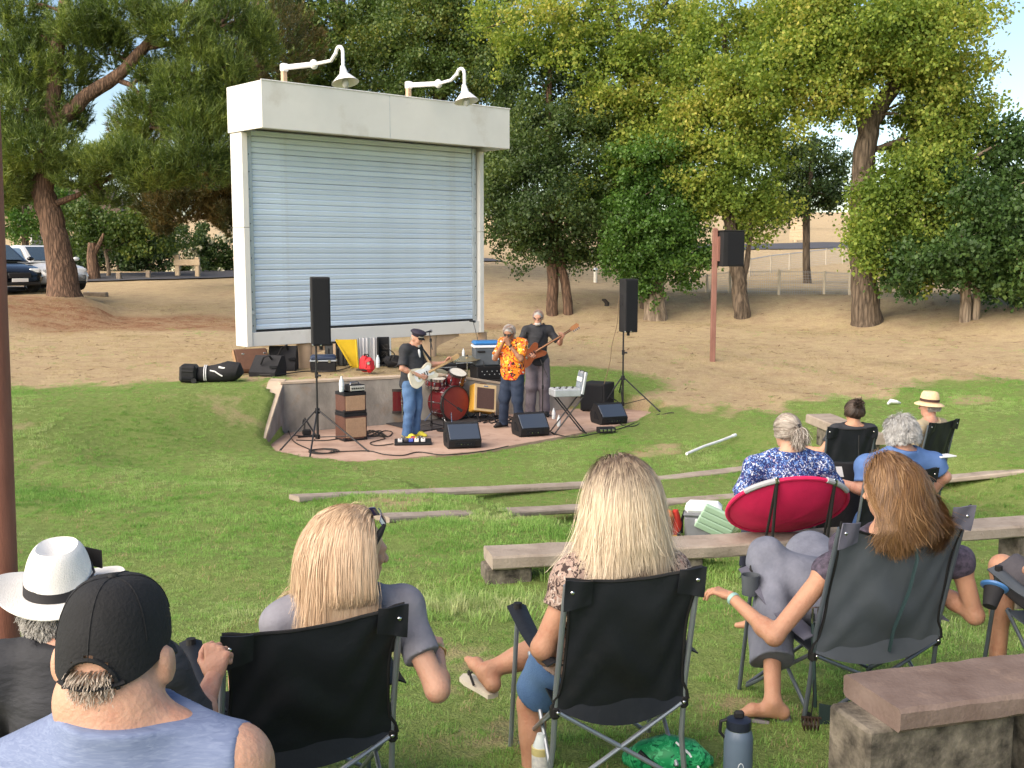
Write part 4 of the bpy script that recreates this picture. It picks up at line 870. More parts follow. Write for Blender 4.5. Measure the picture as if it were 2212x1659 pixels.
# ================================================================== PARKED CARS
GLASS = mat('car_glass', (.05, .075, .10), .06, var=.05, spec=.9, coat=.6)
TYRE = mat('tyre', (.02, .02, .02), .85); RIM = mat('alloy', (.55, .55, .56), .3, metal=.7); LAMPM = mat('headlamp', (.6, .62, .65), .1, spec=.8, coat=.8)
def car(name, label, loc, rz, paint, suv=False):
    """nose along local +x"""
    t = thing(name, label, 'car', loc, rz, 'cars parked at the left edge')
    h = .12 if suv else 0.0
    st = [(-2.3, .40, .78, .62, .62), (-2.2, .28, .98+h, .80, .66), (-1.7, .22, 1.04+h, .88, .72), (-1.1, .20, 1.03+h, .90, .76), (0, .20, .99+h, .91, .78), (.75, .20, .96+h, .91, .80), (1.2, .21, .93+h, .90, .78), (1.8, .24, .84+h, .87, .70), (2.18, .28, .70+h, .78, .60), (2.32, .36, .56+h, .62, .50)]
    vs = []; fs = []
    for (x, zb_, zt_, w, wt) in st:
        for s in (-1, 1):
            col_ = [(x, s*w*.90, zb_), (x, s*w, zb_+.18), (x, s*w, zt_-.20), (x, s*(w*.93), zt_-.06), (x, s*wt*.6, zt_)]
            vs += col_ if s < 0 else col_[::-1]
    for i in range(len(st)-1):
        for q in range(10): fs.append((i*10+q, (i+1)*10+q, (i+1)*10+(q+1) % 10, i*10+(q+1) % 10))
    fs += [tuple(range(10)), tuple(90+q for q in range(9, -1, -1))]
    MB().add(vs, fs).build('body', paint, t, smooth=50)
    cab = [(-2.0 if suv else -1.75, .0, .66), (-1.35 if suv else -1.0, .50+h, .56), (.05, .53+h, .58), (.35, .50+h, .58), (1.22, -.02, .72)]
    vs = []; zb_ = .98+h
    for x, z, w in cab:
        for s in (-1, 1): vs += [(x, s*(.80 if z < .1 else .78), zb_-.04), (x, s*w, zb_+z)] if s < 0 else [(x, s*w, zb_+z), (x, s*(.80 if z < .1 else .78), zb_-.04)]
    fs = [(i*4+q, (i+1)*4+q, (i+1)*4+(q+1) % 4, i*4+(q+1) % 4) for i in range(4) for q in range(4)]+[(0, 1, 2, 3), (19, 18, 17, 16)]
    c = MB().add(vs, fs).build('cabin', paint, t, smooth=40)
    MB().add([(1.17, -.62, zb_+.03), (1.17, .62, zb_+.03), (.43, .52, zb_+.47+h), (.43, -.52, zb_+.47+h)], [(0, 1, 2, 3)]).build('windscreen', GLASS, t, smooth=0, loc=(.014, 0, .012))
    for s in (-1, 1):
        MB().add([(-1.2, s*.745, zb_+.04), (.98, s*.775, zb_+.04), (.33, s*.625, zb_+.44+h), (-.85, s*.61, zb_+.44+h)], [(0, 1, 2, 3)]).build('side_window', GLASS, t, smooth=0, loc=(0, s*.025, 0))
        MB().box((2.12, s*.56, .68+h), (.16, .34, .15), RZ(-s*.35), .04).build('headlight', LAMPM, t)
        MB().ell((.95, s*.98, 1.05+h), (.09, .12, .07)).build('mirror', paint, t)
    MB().box((2.30, 0, .54+h*.6), (.06, .72, .18), None, .03).build('grille', BLACK, t); MB().box((2.33, 0, .40), (.03, .5, .11), None, .005).build('number_plate', WHITE2, t)
    MB().box((2.24, 0, .30), (.14, 1.3, .14), None, .04).build('bumper_lip', BLACK, t)
    for x in (-1.38, 1.40):
        for s in (-1, 1):
            w = MB().lathe([(.20, -.11), (.32, -.10), (.345, -.06), (.345, .06), (.32, .10), (.20, .11)], (x, s*.83, .345), 22, RX(math.pi/2)).build('wheel', TYRE, t)
            mb = MB()
            for q in range(10): a = q*math.pi/5; mb.box((x+.12*math.cos(a), s*.935, .345+.12*math.sin(a)), (.22, .02, .035), RY(-a))
            mb.lathe([(.225, -.02), (.245, 0), (.225, .02), (.21, .0)], (x, s*.935, .345), 20, RX(math.pi/2), 1, 1, False); mb.build('rim', RIM, w)
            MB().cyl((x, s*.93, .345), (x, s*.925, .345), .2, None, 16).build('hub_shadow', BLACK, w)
    return t
hx, hy = math.cos(R(-42)), math.sin(R(-42))
wh = G(80, 631); c0 = Vector((wh.x-hx*1.40-(-hy)*-.9*0, wh.y-hy*1.40, 0)); c0 = c0 + Vector((-hy, hx, 0))*.85
c0 = c0+Vector((-.22, 0, 0)); c0.z = gz(c0.x, c0.y)+.02
car('parked_car', 'white car with blue-tinted windscreen nosing out behind the pine trunk', c0, R(-42), mat('car_white', (.78, .79, .80), .3, var=.04, coat=.7))
c1 = G(50, 637) - Vector((hx, hy, 0))*2.25 + Vector((-.1, 0, 0)); c1.z = gz(c1.x, c1.y)+.05
car('parked_car', 'black car parked in front of the white car at the left edge', c1, R(-42), mat('car_black', (.008, .009, .012), .2, var=.1, coat=.8), False)

# ================================================================== STAGE EQUIPMENT
def F0(px, py): return Z(px, py, 0.0)                # a point on the stage floor
def kk(p): return (p.y*math.cos(PITCH)+(CAMZ-p.z)*math.sin(PITCH))/FPX
BLK = mat('black_plastic', (.012, .012, .014), .6, spec=.3, var=.2, scale=10, bump=.05, bscale=200)
BLKM = mat('black_metal', (.02, .02, .022), .4, var=.1, metal=.2)
FAB = mat('black_nylon', (.012, .012, .015), .8, var=.25, scale=6, bump=.25, bscale=18)
CHROME = mat('chrome', (.6, .6, .62), .18, metal=1.0, var=.04)
WEDGE = mat('wedge_grille', (.035, .048, .075), .42, var=.08, scale=90, spec=.7)
CABLEM = mat('cable_black', (.02, .018, .017), .6)
CLEAR = mat('clear_bottle', (.62, .68, .70), .15, var=.05, spec=.6)
LABELW = mat('bottle_label', (.75, .78, .82), .5)
def tripod(label, hub, feet, top, group):
    base = Vector((hub.x, hub.y, gz(hub.x, hub.y) if not in_poly(hub.x, hub.y) else 0.0))
    t = thing('speaker_stand', label, 'stand', base, 0, group); o = base
    MB().cyl((0, 0, .10), (0, 0, hub.z-o.z), .020, None, 12).build('lower_pole', BLKM, t)
    MB().cyl((0, 0, hub.z-o.z-.05), (0, 0, top-o.z), .0165, None, 12).build('pole', BLKM, t)
    MB().cyl((0, 0, hub.z-o.z-.05), (0, 0, hub.z-o.z+.03), .042, .036, 12).build('collar', BLK, t)
    MB().cyl((0, 0, (hub.z+top)/2-o.z), (0, 0, (hub.z+top)/2-o.z+.09), .028, None, 12).build('collar', BLK, t)
    MB().cyl((.02, -.02, (hub.z+top)/2-o.z+.04), (.07, -.05, (hub.z+top)/2-o.z+.04), .016, None, 8).build('knob', BLK, t)
    MB().cyl((0, 0, .10), (0, 0, .17), .036, None, 12).build('collar', BLK, t)
    for f in feet:
        f = Vector(f)-o; d = Vector((f.x, f.y, 0)).normalized(); a = Vector((0, 0, hub.z-o.z-.01))+d*.04
        l = MB().tube([a, f], .0135, 8).build('leg', BLKM, t); MB().cyl(f-Vector((0, 0, .012)), f+Vector((0, 0, .02))-d*.02, .02, .016, 8).build('rubber_foot', BLK, l)
        MB().tube([Vector((0, 0, .135))+d*.03, a.lerp(f, .62)], .009, 6).build('brace', BLKM, t)
    return t
def loudspeaker(label, pos, rz, w, d, h):
    t = thing('loudspeaker', label, 'speaker', pos, rz, 'tall black loudspeakers on tripods')
    MB().box((0, 0, h/2), (w, d, h), None, .012).build('cabinet', CABB, t)
    MB().box((0, -d/2-.006, h/2), (w-.035, .016, h-.05), None, .006).build('grille', GRILL, t)
    MB().cyl((0, 0, -.07), (0, 0, .0), .03, None, 10).build('pole_socket', BLK, t)
    for s in (-1, 1): MB().box((s*.06-w*.25, -d/2-.004, .012), (.03, .03, .03), None, .006).build('corner_clip', CHROME, t)
    MB().box((-w/2-.004, .02, h*.6), (.012, .10, .2), None, .004).build('handle', BLK, t)
    return t
hubL = F0(687, 962); hubL.z = zat(hubL.x, hubL.y, 886)
topL = zat(hubL.x, hubL.y, 746)
tripod('black tripod stand on the stage front left corner', hubL, [F0(605, 973), F0(668, 996), F0(797, 976)], topL, 'black tripod speaker stands')
k = kk(hubL); loudspeaker('tall black loudspeaker in front of the closed shutter, left of the guitarist', Vector((hubL.x+.08, hubL.y, topL)), R(14), .29, .28, 146*k)
hb = G(1345, 868); hubR = Vector((hb.x, hb.y, 0)); hubR.z = zat(hubR.x, hubR.y, 815); topR = zat(hubR.x, hubR.y, 717)
tripod('black tripod stand on the dirt edge beyond the subwoofer', hubR, [G(1426, 891), G(1300, 880)+Vector((0, 0, 0)), G(1338, 850)], topR, 'black tripod speaker stands')
k = kk(hubR); loudspeaker('tall black loudspeaker in front of the ivy tree, right of the bassist', Vector((hubR.x+.09, hubR.y, topR)), R(20), .27, .27, 114*k)
# floor wedges
def wedge(label, px, py, w_px, h_px, rz):
    p = F0(px, py); k = kk(p); w = w_px*k; h = h_px*k
    t = thing('floor_monitor', label, 'monitor', p, R(rz), 'black floor wedges along the stage front')
    pr = [(.03, 0), (-.02, .03), (-.045, h*.36), (.19, h), (.30, h*1.02), (.45, h*.46), (.42, .04), (.38, 0)]
    M = Matrix(((0, 1, 0), (1, 0, 0), (0, 0, 1)))      # profile x -> local y
    MB().prism(pr, w, M).build('cabinet', BLK, t, smooth=0)
    a, b = Vector((0, -.046, h*.39)), Vector((0, .185, h*.985)); nn = Vector((0, -(b-a).z, (b-a).y)).normalized()
    mid = (a+b)/2+nn*.004; ang = math.atan2((b-a).z, (b-a).y)
    MB().box(mid, (w-.04, (b-a).length-.02, .016), RX(ang), .005).build('grille', WEDGE, t)
    MB().box((0, -.037, h*.2), (w*.62, .012, h*.2), RX(.13), .003).build('control_panel', GRILL, t)
    for q in range(5): MB().cyl((-w*.22+q*w*.1, -.044, h*.2), (-w*.22+q*w*.1, -.056, h*.2), .008, None, 6).build('control_knob', CHROME if q % 2 else BLKM, t)
    for s in (-1, 1):
        MB().prism([(.08, h*.25), (.22, h*.62), (.27, h*.62), (.27, h*.25)], .012, M, (s*(w/2+.003), 0, 0)).build('side_handle', GRILL, t, smooth=0)
    return t
wedge('black floor wedge in front of the yellow-shoed guitarist and the drums', 1004, 969, 72, 51, 14)
wedge('black floor wedge directly in front of the man in the orange shirt', 1155, 943, 66, 47, 20)
wedge('black floor wedge in front of the subwoofer at the stage right end', 1326, 917, 62, 42, 22)
p = F0(1309, 934); t = thing('power_box', 'small flat black power box with silver sockets beside the rightmost wedge', 'box', p, R(15)); k = kk(p)
MB().box((0, 0, .045), (38*k, .16, .09), None, .01).build('case', BLK, t)
for q in range(4): MB().box((-.11+q*.07, -.082, .05), (.045, .01, .04), None, .003).build('socket', CHROME, t)
# subwoofer
p = F0(1285, 890); k = kk(p); t = thing('subwoofer', 'square black subwoofer box at the back right corner of the stage', 'speaker', p+Vector((.06, .2, 0)), R(-28))
MB().box((0, 0, 32*k), (.50, .50, 60*k), None, .015).build('cabinet', CABB, t); MB().box((0, -.257, 32*k), (.44, .016, 52*k), None, .006).build('grille', GRILL, t)
MB().box((-.256, 0, 40*k), (.014, .18, .08), None, .004).build('handle', BLK, t)
for x in (-.2, .2):
    for y in (-.2, .2): MB().cyl((x, y, -.0), (x, y, .02), .025, None, 8).build('rubber_foot', BLKM, t)
# brown amplifier stack
BRN = mat('brown_tolex', (.10, .045, .032), .6, var=.15, scale=8, bump=.2, bscale=250); BRNG = mat('brown_grille_cloth', (.36, .235, .15), .9, var=.12, scale=40, bump=.2, bscale=300); PANEL = mat('amp_panel', (.55, .53, .5), .4, metal=.3)
ap = F0(757, 951); k = kk(ap)
def cab(label, z0, hgt, w=.40, d=.36, rz=33, grp='stacked brown amplifier cabinets'):
    t = thing('amplifier_cabinet', label, 'amplifier', ap+Vector((0, .1, z0)), R(rz), grp)
    MB().box((0, 0, hgt/2), (w, d, hgt), None, .012).build('cabinet', BRN, t); MB().box((0, -d/2-.004, hgt*.48), (w-.05, .012, hgt*.70), None, .004).build('grille_cloth', BRNG, t)
    for s in (-1, 1):
        for z in (.03, hgt-.03): MB().box((s*(w/2-.03), -d/2+.03, z), (.068, .068, .062), None, .01).build('corner_cap', BLK, t)
    MB().box((0, 0, .018), (w+.006, d+.006, .036), None, .006).build('base_band', BLK, t); MB().box((0, 0, hgt-.028), (w+.006, d+.006, .056), None, .008).build('top_band', BLK, t)
    return t
h1 = 60*k; h2 = 45*k; cab('lower brown amplifier cabinet of the two-box stack against the wall', 0, h1); cab('upper brown amplifier cabinet with a small head on its top', h1+.002, h2, .385, .35)
t = thing('bass_amplifier', 'small amplifier with silver knobs on the brown cabinets', 'amplifier', ap+Vector((.04, .1, h1+h2+.004)), R(33))
MB().box((.03, 0, .055), (.27, .22, .11), None, .012).build('case', BLK, t); MB().box((.03, -.112, .055), (.25, .01, .085), None, .004).build('control_panel', PANEL, t)
for q in range(6): MB().cyl((-.07+q*.038, -.115, .055), (-.07+q*.038, -.135, .055), .012, None, 8).build('control_knob', BLKM, t)
MB().tube([(-.05, 0, .11), (-.03, 0, .145), (.09, 0, .145), (.11, 0, .11)], .009, 6).build('handle', CHROME, t)
def water_bottle(label, p, h, grp='clear water bottles on the stage'):
    t = thing('water_bottle', label, 'bottle', p, 0, grp); r = h*.16
    MB().lathe([(r*.9, 0), (r, h*.04), (r, h*.3), (r*.92, h*.34), (r, h*.38), (r, h*.62), (r*.75, h*.78), (r*.36, h*.9), (r*.36, h*.95)], (0, 0, 0), 14).build('body', CLEAR, t)
    MB().cyl((0, 0, h*.95), (0, 0, h), r*.42, None, 12).build('cap', LABELW, t); MB().lathe([(r*1.02, h*.36), (r*1.03, h*.37), (r*1.03, h*.60), (r*1.02, h*.61)], (0, 0, 0), 14).build('label_band', LABELW, t)
    return t
water_bottle('clear water bottle standing on the brown amplifier stack', ap+Vector((-.13, .02, h1+h2+.002)), .25)
# tweed amplifier on a tilted stand
TWEED = mat('tweed', (.62, .34, .045), .75, var=.12, scale=60, bump=.15, bscale=250); CREAMW = mat('cream_trim', (.58, .43, .24), .7, var=.06); OX = mat('oxblood_grille', (.085, .048, .042), .9, var=.15, scale=60)
tp = F0(1044, 908); k = kk(tp); t = thing('tweed_amplifier', 'mustard yellow tweed amplifier leaning back on a black stand', 'amplifier', tp+Vector((-.02, .0, 17*k)), 0, None, Euler((R(-16), R(9), R(24)), 'XYZ'))
MB().box((0, .0, .25), (.44, .24, .50), None, .018).build('cabinet', TWEED, t); MB().box((0, -.122, .25), (.43, .012, .49), None, .006).build('front_frame', CREAMW, t); MB().box((0, -.131, .24), (.34, .014, .38), None, .004).build('grille_cloth', OX, t)
MB().tube([(-.07, 0, .5), (-.06, 0, .53), (.06, 0, .53), (.07, 0, .5)], .012, 6).build('handle', BRN, t); MB().box((0, -.132, .462), (.09, .008, .018), None, .002).build('badge', CHROME, t)
t = thing('amplifier_stand', 'folding black stand carrying the tweed amplifier', 'stand', tp, R(24))
for s in (-1, 1):
    MB().tube([(s*.15, -.22, .012), (s*.15, .10, .20), (s*.15, .2, .42)], .012, 6).build('back_leg', BLKM, t); MB().tube([(s*.15, .26, .012), (s*.15, -.02, .15), (s*.15, -.2, .12)], .012, 6).build('front_leg', BLKM, t)
    MB().tube([(s*.15, -.2, .12), (s*.15, -.21, .18)], .014, 6).build('hook', CHROME, t)
MB().tube([(-.15, -.02, .15), (.15, -.02, .15)], .011, 6).build('crossbar', BLKM, t)
# ------------------------------------------------------------------ drum kit (each drum and stand a thing)
MAR = mat('maroon_shell', (.10, .008, .012), .25, var=.12, scale=3, coat=.5); HEADR = mat('maroon_head', (.20, .022, .02), .5, c2=(.29, .05, .035), scale=2.2); HOOP = mat('hoop_black', (.025, .02, .02), .4); SKIN_D = mat('drum_skin', (.60, .58, .52), .5)
GD = 'maroon drums of the kit'
def drum(name, label, c, axis, r, L, head=HEADR, lugs=8, legs=None, hoop=HOOP):
    base = Vector((c.x, c.y, 0)); t = thing(name, label, 'drum', base, 0, GD); o = c-base; ax = Vector(axis).normalized(); M = Vector((0, 0, 1)).rotation_difference(ax).to_matrix()
    MB().lathe([(r*.985, -L/2), (r*.985, L/2)], o, 30, M).build('shell', MAR, t)
    for s, m in ((1, head), (-1, SKIN_D)):
        MB().lathe([(r*.99, s*L/2-.001*s), (r*.99, s*(L/2+.006))], o, 30, M).build('drum_head', m, t)
        MB().lathe([(r*.965, s*(L/2+.02)), (r*1.02, s*(L/2+.02)), (r*1.025, s*(L/2-.028)), (r*.99, s*(L/2-.028))], o, 30, M, 1, 1, False).build('hoop', hoop, t)
    for q in range(lugs):
        a = 2*math.pi*q/lugs; v = Vector((math.cos(a), math.sin(a), 0))
        MB().tube([o+M@(v*r*1.02+Vector((0, 0, -L/2))), o+M@(v*r*1.02+Vector((0, 0, L/2)))], .006, 5).build('tension_rod', CHROME, t)
        MB().box(o+M@(v*r*1.01), (.03, .03, .05), M, .008).build('lug', CHROME, t)
    for (a, b) in (legs or []): MB().tube([Vector(a)-base, Vector(b)-base], .010, 6).build('leg', CHROME, t)
    return t
bc = F0(984, 911); k = kk(bc); rb = 38*k; ba = Vector((.66, -.75, 0)); bc = Vector((bc.x, bc.y, rb+.015))-ba*.02
drum('bass_drum', 'big maroon bass drum lying on its side beside the guitarist', bc-ba*.22, ba, rb, .46, lugs=10, legs=[((bc.x-.05, bc.y-.27, .2), (bc.x-.03, bc.y-.40, .0)), ((bc.x+.10, bc.y+.22, .2), (bc.x+.26, bc.y+.30, .0))])
MBADGE = mat('gold_badge', (.6, .42, .12), .3, metal=.8)
p = bc-ba*.15; tz = zat(p.x, p.y, 818)
drum('rack_tom', 'small maroon tom tilted above the bass drum', Vector((p.x+.12, p.y+.05, tz)), (.25, -.35, .9), .165, .24, SKIN_D, 6)
fl = F0(857, 915); drum('floor_tom', 'maroon floor tom on legs partly hidden behind the guitarist', Vector((fl.x, fl.y+.15, zat(fl.x, fl.y+.15, 864))), (0, 0, 1), .19, .40, SKIN_D, 6, [((fl.x-.2, fl.y+.12, .35), (fl.x-.21, fl.y+.1, 0)), ((fl.x+.1, fl.y-.03, .35), (fl.x+.11, fl.y-.05, 0)), ((fl.x+.08, fl.y+.34, .35), (fl.x+.09, fl.y+.36, 0))])
sn = F0(935, 922); sn.y += .7; drum('snare_drum', 'silver rimmed snare drum on a stand between floor tom and bass drum', Vector((sn.x, sn.y, zat(sn.x, sn.y, 826))), (.1, -.1, 1), .18, .14, SKIN_D, 8, [((sn.x, sn.y, .5), (sn.x, sn.y, .2)), ((sn.x, sn.y, .25), (sn.x+.2, sn.y-.15, 0)), ((sn.x, sn.y, .25), (sn.x-.2, sn.y-.15, 0)), ((sn.x, sn.y, .25), (sn.x, sn.y+.25, 0))], CHROME)
BRASS = mat('cymbal_bronze', (.42, .34, .20), .3, metal=.8, var=.15, scale=4)
def cymbal(label, base, px, py, r, tilt):
    z = zat(base.x, base.y, py); t = thing('cymbal_stand', label, 'cymbal', base, 0, 'cymbals on chrome stands')
    MB().cyl((0, 0, .25), (0, 0, z-base.z+.03), .010, None, 8).build('pole', CHROME, t)
    for q in range(3): a = q*2.094+.4; MB().tube([(0, 0, .5), (.26*math.cos(a), .26*math.sin(a), .012)], .008, 6).build('leg', CHROME, t); MB().tube([(0, 0, .22), (.19*math.cos(a), .19*math.sin(a), .13)], .006, 5).build('brace', CHROME, t)
    M = Euler(tilt).to_matrix(); MB().lathe([(.01, .028), (.035, .022), (.05, .006), (r*.6, -.004), (r, -.016), (r, -.019), (.05, .0)], (0, 0, z-base.z), 28, M).build('cymbal', BRASS, t)
    MB().cyl((0, 0, z-base.z+.02), (0, 0, z-base.z+.06), .014, None, 8).build('wing_nut', BLKM, t)
    return t
b = F0(1008, 898); b.y += .35; cymbal('wide flat ride cymbal behind the rack tom', Vector((b.x, b.y, 0)), 1008, 773, .27, (.12, -.05, 0))
b = F0(938, 905); b.y += .45; cymbal('thin crash cymbal tilted in front of the guitar neck', Vector((b.x, b.y, 0)), 938, 803, .24, (.25, .12, 0))
b = F0(905, 905); b.y += .7; cymbal('hi hat cymbal low behind the guitarist', Vector((b.x, b.y, 0)), 900, 818, .18, (.05, 0, 0))
b = F0(960, 893); b.y += .55; t = thing('drum_throne', 'round black drum stool behind the drums', 'stool', Vector((b.x, b.y, 0)))
MB().cyl((0, 0, .44), (0, 0, .54), .17, .165, 20).build('seat', FAB, t); MB().cyl((0, 0, .12), (0, 0, .44), .014, None, 8).build('column', CHROME, t)
for q in range(3): a = q*2.094; MB().tube([(0, 0, .26), (.24*math.cos(a), .24*math.sin(a), .012)], .009, 6).build('leg', CHROME, t)
# drum rug
mb = MB(); q4 = [F0(815, 912), F0(905, 935), F0(1075, 905), F0(985, 885)]; mb.grid(lambda u, v: q4[0].lerp(q4[3], u).lerp(q4[1].lerp(q4[2], u), v)+Vector((0, 0, .012+.004*math.sin(u*17)*math.sin(v*9))), 14, 8, .01)
tag(mb.build('rug', mat('rug_dark', (.045, .04, .042), .95, var=.25, scale=12, bump=.2)), 'dark rug spread under the drums on the stage floor', 'rug')
# ------------------------------------------------------------------ microphone stands
def mic_stand(label, base, pole_py, mic_px, mic_py, dmic=0.0, tri=True):
    t = thing('microphone_stand', label, 'microphone stand', base, 0, 'black microphone stands'); k = kk(base)
    h = zat(base.x, base.y, pole_py)-base.z; m = P(mic_px, mic_py, kk(base)*FPX+dmic)-base
    MB().cyl((0, 0, .05), (0, 0, h), .010, None, 8).build('pole', BLKM, t)
    for q in range(3): a = q*2.094+.6; MB().tube([(0, 0, .09), (.27*math.cos(a), .27*math.sin(a), .01)], .009, 6).build('leg', BLKM, t)
    MB().cyl((0, 0, .04), (0, 0, .13), .022, None, 8).build('hub', BLK, t); MB().cyl((0, 0, h*.55), (0, 0, h*.55+.07), .017, None, 8).build('clutch', BLK, t)
    top = Vector((0, 0, h)); d = (m-top).normalized(); MB().cyl(top-Vector((0, 0, .03)), top+Vector((0, 0, .03)), .02, None, 8).build('joint', BLK, t)
    if (m-top).length > .12: MB().tube([top-d*.25, m], .007, 6).build('boom', BLKM, t)
    dm = Vector((d.x*.4-.25, -.6, -.15+d.z*.2)).normalized()
    mc = MB().tube([m+dm*.12, m, m-dm*.03], [.011, .015, .02], 10).build('microphone', BLKM, t); MB().ell(m-dm*.055, (.027, .027, .03), 10, 8).build('mic_grille', mat('mic_mesh', (.28, .28, .29), .4, metal=.6), mc)
    return t
mic_stand('black straight microphone stand just right of the guitarist', F0(932, 925), 735, 927, 716)
mic_stand('tall boom microphone stand rising beside the cooler', Vector((F0(1042, 893).x, F0(1042, 893).y, 0)), 772, 1022, 694)
mic_stand('boom microphone stand in front of the bassist in black', F0(1172, 903), 789, 1143, 719)
# drum boom microphone
b = F0(940, 932); t = thing('microphone_stand', 'low boom microphone stand aimed at the bass drum head', 'microphone stand', b, 0, 'black microphone stands')
m = P(988, 881, kk(b)*FPX)-b; top = P(958, 860, kk(b)*FPX)-b
MB().tube([(top.x, top.y, .02), top], .009, 6).build('pole', BLKM, t); MB().tube([top-(m-top)*.2, m], .008, 6).build('boom', BLKM, t); MB().tube([m, m+(m-top).normalized()*.1], [.022, .026], 10).build('microphone', BLK, t); MB().lathe([(.12, 0), (.125, .015), (.03, .03)], (top.x, top.y, 0), 18).build('round_base', BLK, t)
# pedalboard
b = F0(892, 962); k = kk(b); t = thing('pedalboard', 'flat black pedalboard with coloured effect pedals at the guitarist shoes', 'pedalboard', b, R(5))
MB().box((0, .12, .035), (80*k, .30, .03), RX(.12), .006).build('board', BLK, t)
for q, (x, y, c) in enumerate([(-.2, .06, (.6, .6, .62)), (-.11, .08, (.05, .05, .06)), (-.03, .07, (.08, .12, .5)), (.06, .06, (.75, .75, .7)), (.16, .07, (.7, .7, .72)), (-.15, .18, (.1, .1, .1)), (0, .19, (.4, .05, .05)), (.12, .19, (.05, .05, .05))]):
    pe = MB().box((x, y, .065+y*.12), (.07, .10, .04), RX(.12), .006).build('effect_pedal', mat('pedal_paint_%s' % 'abcdefgh'[q], c, .4), t); MB().cyl((x, y-.03, .085+y*.12), (x, y-.03, .10+y*.12), .01, None, 8).build('footswitch', CHROME, pe)
# case mixer on a crossed stand
b = F0(1232, 938); k = kk(b); t = thing('keyboard_stand', 'black crossed stand holding the open silver case', 'stand', b, R(14)); th = 80*k
for s in (-1, 1):
    y = .15+s*.13
    MB().tube([(-.27, y, .012), (.22, y, th)], .013, 6).build('leg', BLKM, t); MB().tube([(.27, y, .012), (-.22, y, th)], .013, 6).build('leg', BLKM, t)
    MB().tube([(s*.27, -.02, .012), (s*.27, .32, .012)], .013, 6).build('foot_bar', BLKM, t); MB().tube([(s*.22, -.02, th), (s*.22, .32, th)], .013, 6).build('top_bar', BLKM, t)
SILV = mat('silver_case', (.38, .41, .45), .35, metal=.3); PAPER = mat('paper_white', (.72, .73, .75), .6, var=.05)
t = thing('mixer_case', 'open silver equipment case with raised lid on the crossed stand', 'case', b+Vector((0, .1, th+.014)), R(14))
MB().box((-.08, .05, .06), (.46, .36, .12), None, .012).build('tray', SILV, t); MB().box((-.08, .05, .125), (.42, .32, .012)).build('mixer_panel', mat('mixer_grey', (.26, .28, .31), .5, c2=(.5, .52, .55), scale=14), t)
for q in range(14): MB().box((-.25+(q % 7)*.055, -.03+(q//7)*.13, .137), (.022, .05, .016), None, .003).build('fader', BLK if q % 2 else GALV, t)
l = MB().box((.20, .02, .22), (.05, .36, .38), RY(.18), .012).build('lid', SILV, t)
MB().box((.168, .02, .225), (.012, .30, .31), RY(.18), .003).build('lid_lining', mat('lid_foam', (.16, .19, .23), .8, var=.4, scale=14), l); 
for s in (-1, 1): MB().box((.205, .02+s*.1, .22), (.062, .035, .39), RY(.18), .004).build('latch_strap', BLK, l)
for q in range(6): MB().box((.163, -.08+(q % 3)*.09, .16+(q//3)*.12), (.012, .06, .07), RY(.18), .003).build('note_paper', PAPER, l)
# bass rig with cooler on top
b = F0(1052, 893); b.y += .15; k = kk(b); z1 = zat(b.x, b.y, 817); z2 = zat(b.x, b.y, 789)
t = thing('bass_cabinet', 'tall black bass cabinet behind the tweed amplifier', 'amplifier', Vector((b.x, b.y, 0)), R(22))
MB().box((0, 0, z1/2), (66*k, .42, z1), None, .015).build('cabinet', CABB, t); MB().box((0, -.214, z1/2), (58*k, .014, z1-.08), None, .005).build('grille', GRILL, t)
for s in (-1, 1): MB().box((s*33*k, 0, z1*.65), (.014, .16, .07), None, .004).build('handle', BLK, t)
t = thing('rack_unit', 'black rack amplifier with faint controls under the blue-lidded cooler', 'amplifier', Vector((b.x, b.y, z1+.001)), R(22))
MB().box((0, 0, (z2-z1)/2), (62*k, .40, z2-z1-.004), None, .01).build('case', BLK, t); MB().box((0, -.203, (z2-z1)/2), (54*k, .01, (z2-z1)*.7)).build('front_panel', GRILL, t)
for q in range(8): MB().cyl((-.18+q*.05, -.208, (z2-z1)*(.38 if q % 2 else .62)), (-.18+q*.05, -.222, (z2-z1)*(.38 if q % 2 else .62)), .010, None, 8).build('control_knob', GALV, t)
t = thing('cooler', 'big dark grey cooler with a blue lid on the bass amplifier', 'cooler', Vector((b.x-.02, b.y+.02, z2)), R(10)); hC = 54*k
GREYB = mat('cooler_grey', (.075, .09, .11), .55, var=.08); BLUEL = mat('cooler_blue', (.03, .16, .42), .45, var=.06); WB = mat('cooler_white', (.72, .74, .78), .4)
MB().box((0, 0, hC*.36), (54*k, .36, hC*.72), None, .03, (1.06, 1.06)).build('body', GREYB, t); MB().box((0, 0, hC*.77), (60*k, .40, hC*.10), None, .012).build('rim_band', WB, t); MB().box((0, 0, hC*.90), (59*k, .395, hC*.17), None, .04).build('lid', BLUEL, t)
MB().box((-.12, -.205, hC*.58), (.15, .03, .035), None, .01).build('handle', BLK, t); MB().box((.15, -.196, hC*.36), (.13, .006, .10)).build('sticker', mat('sticker_blue', (.25, .45, .55), .5, c2=(.6, .7, .72), scale=30), t)
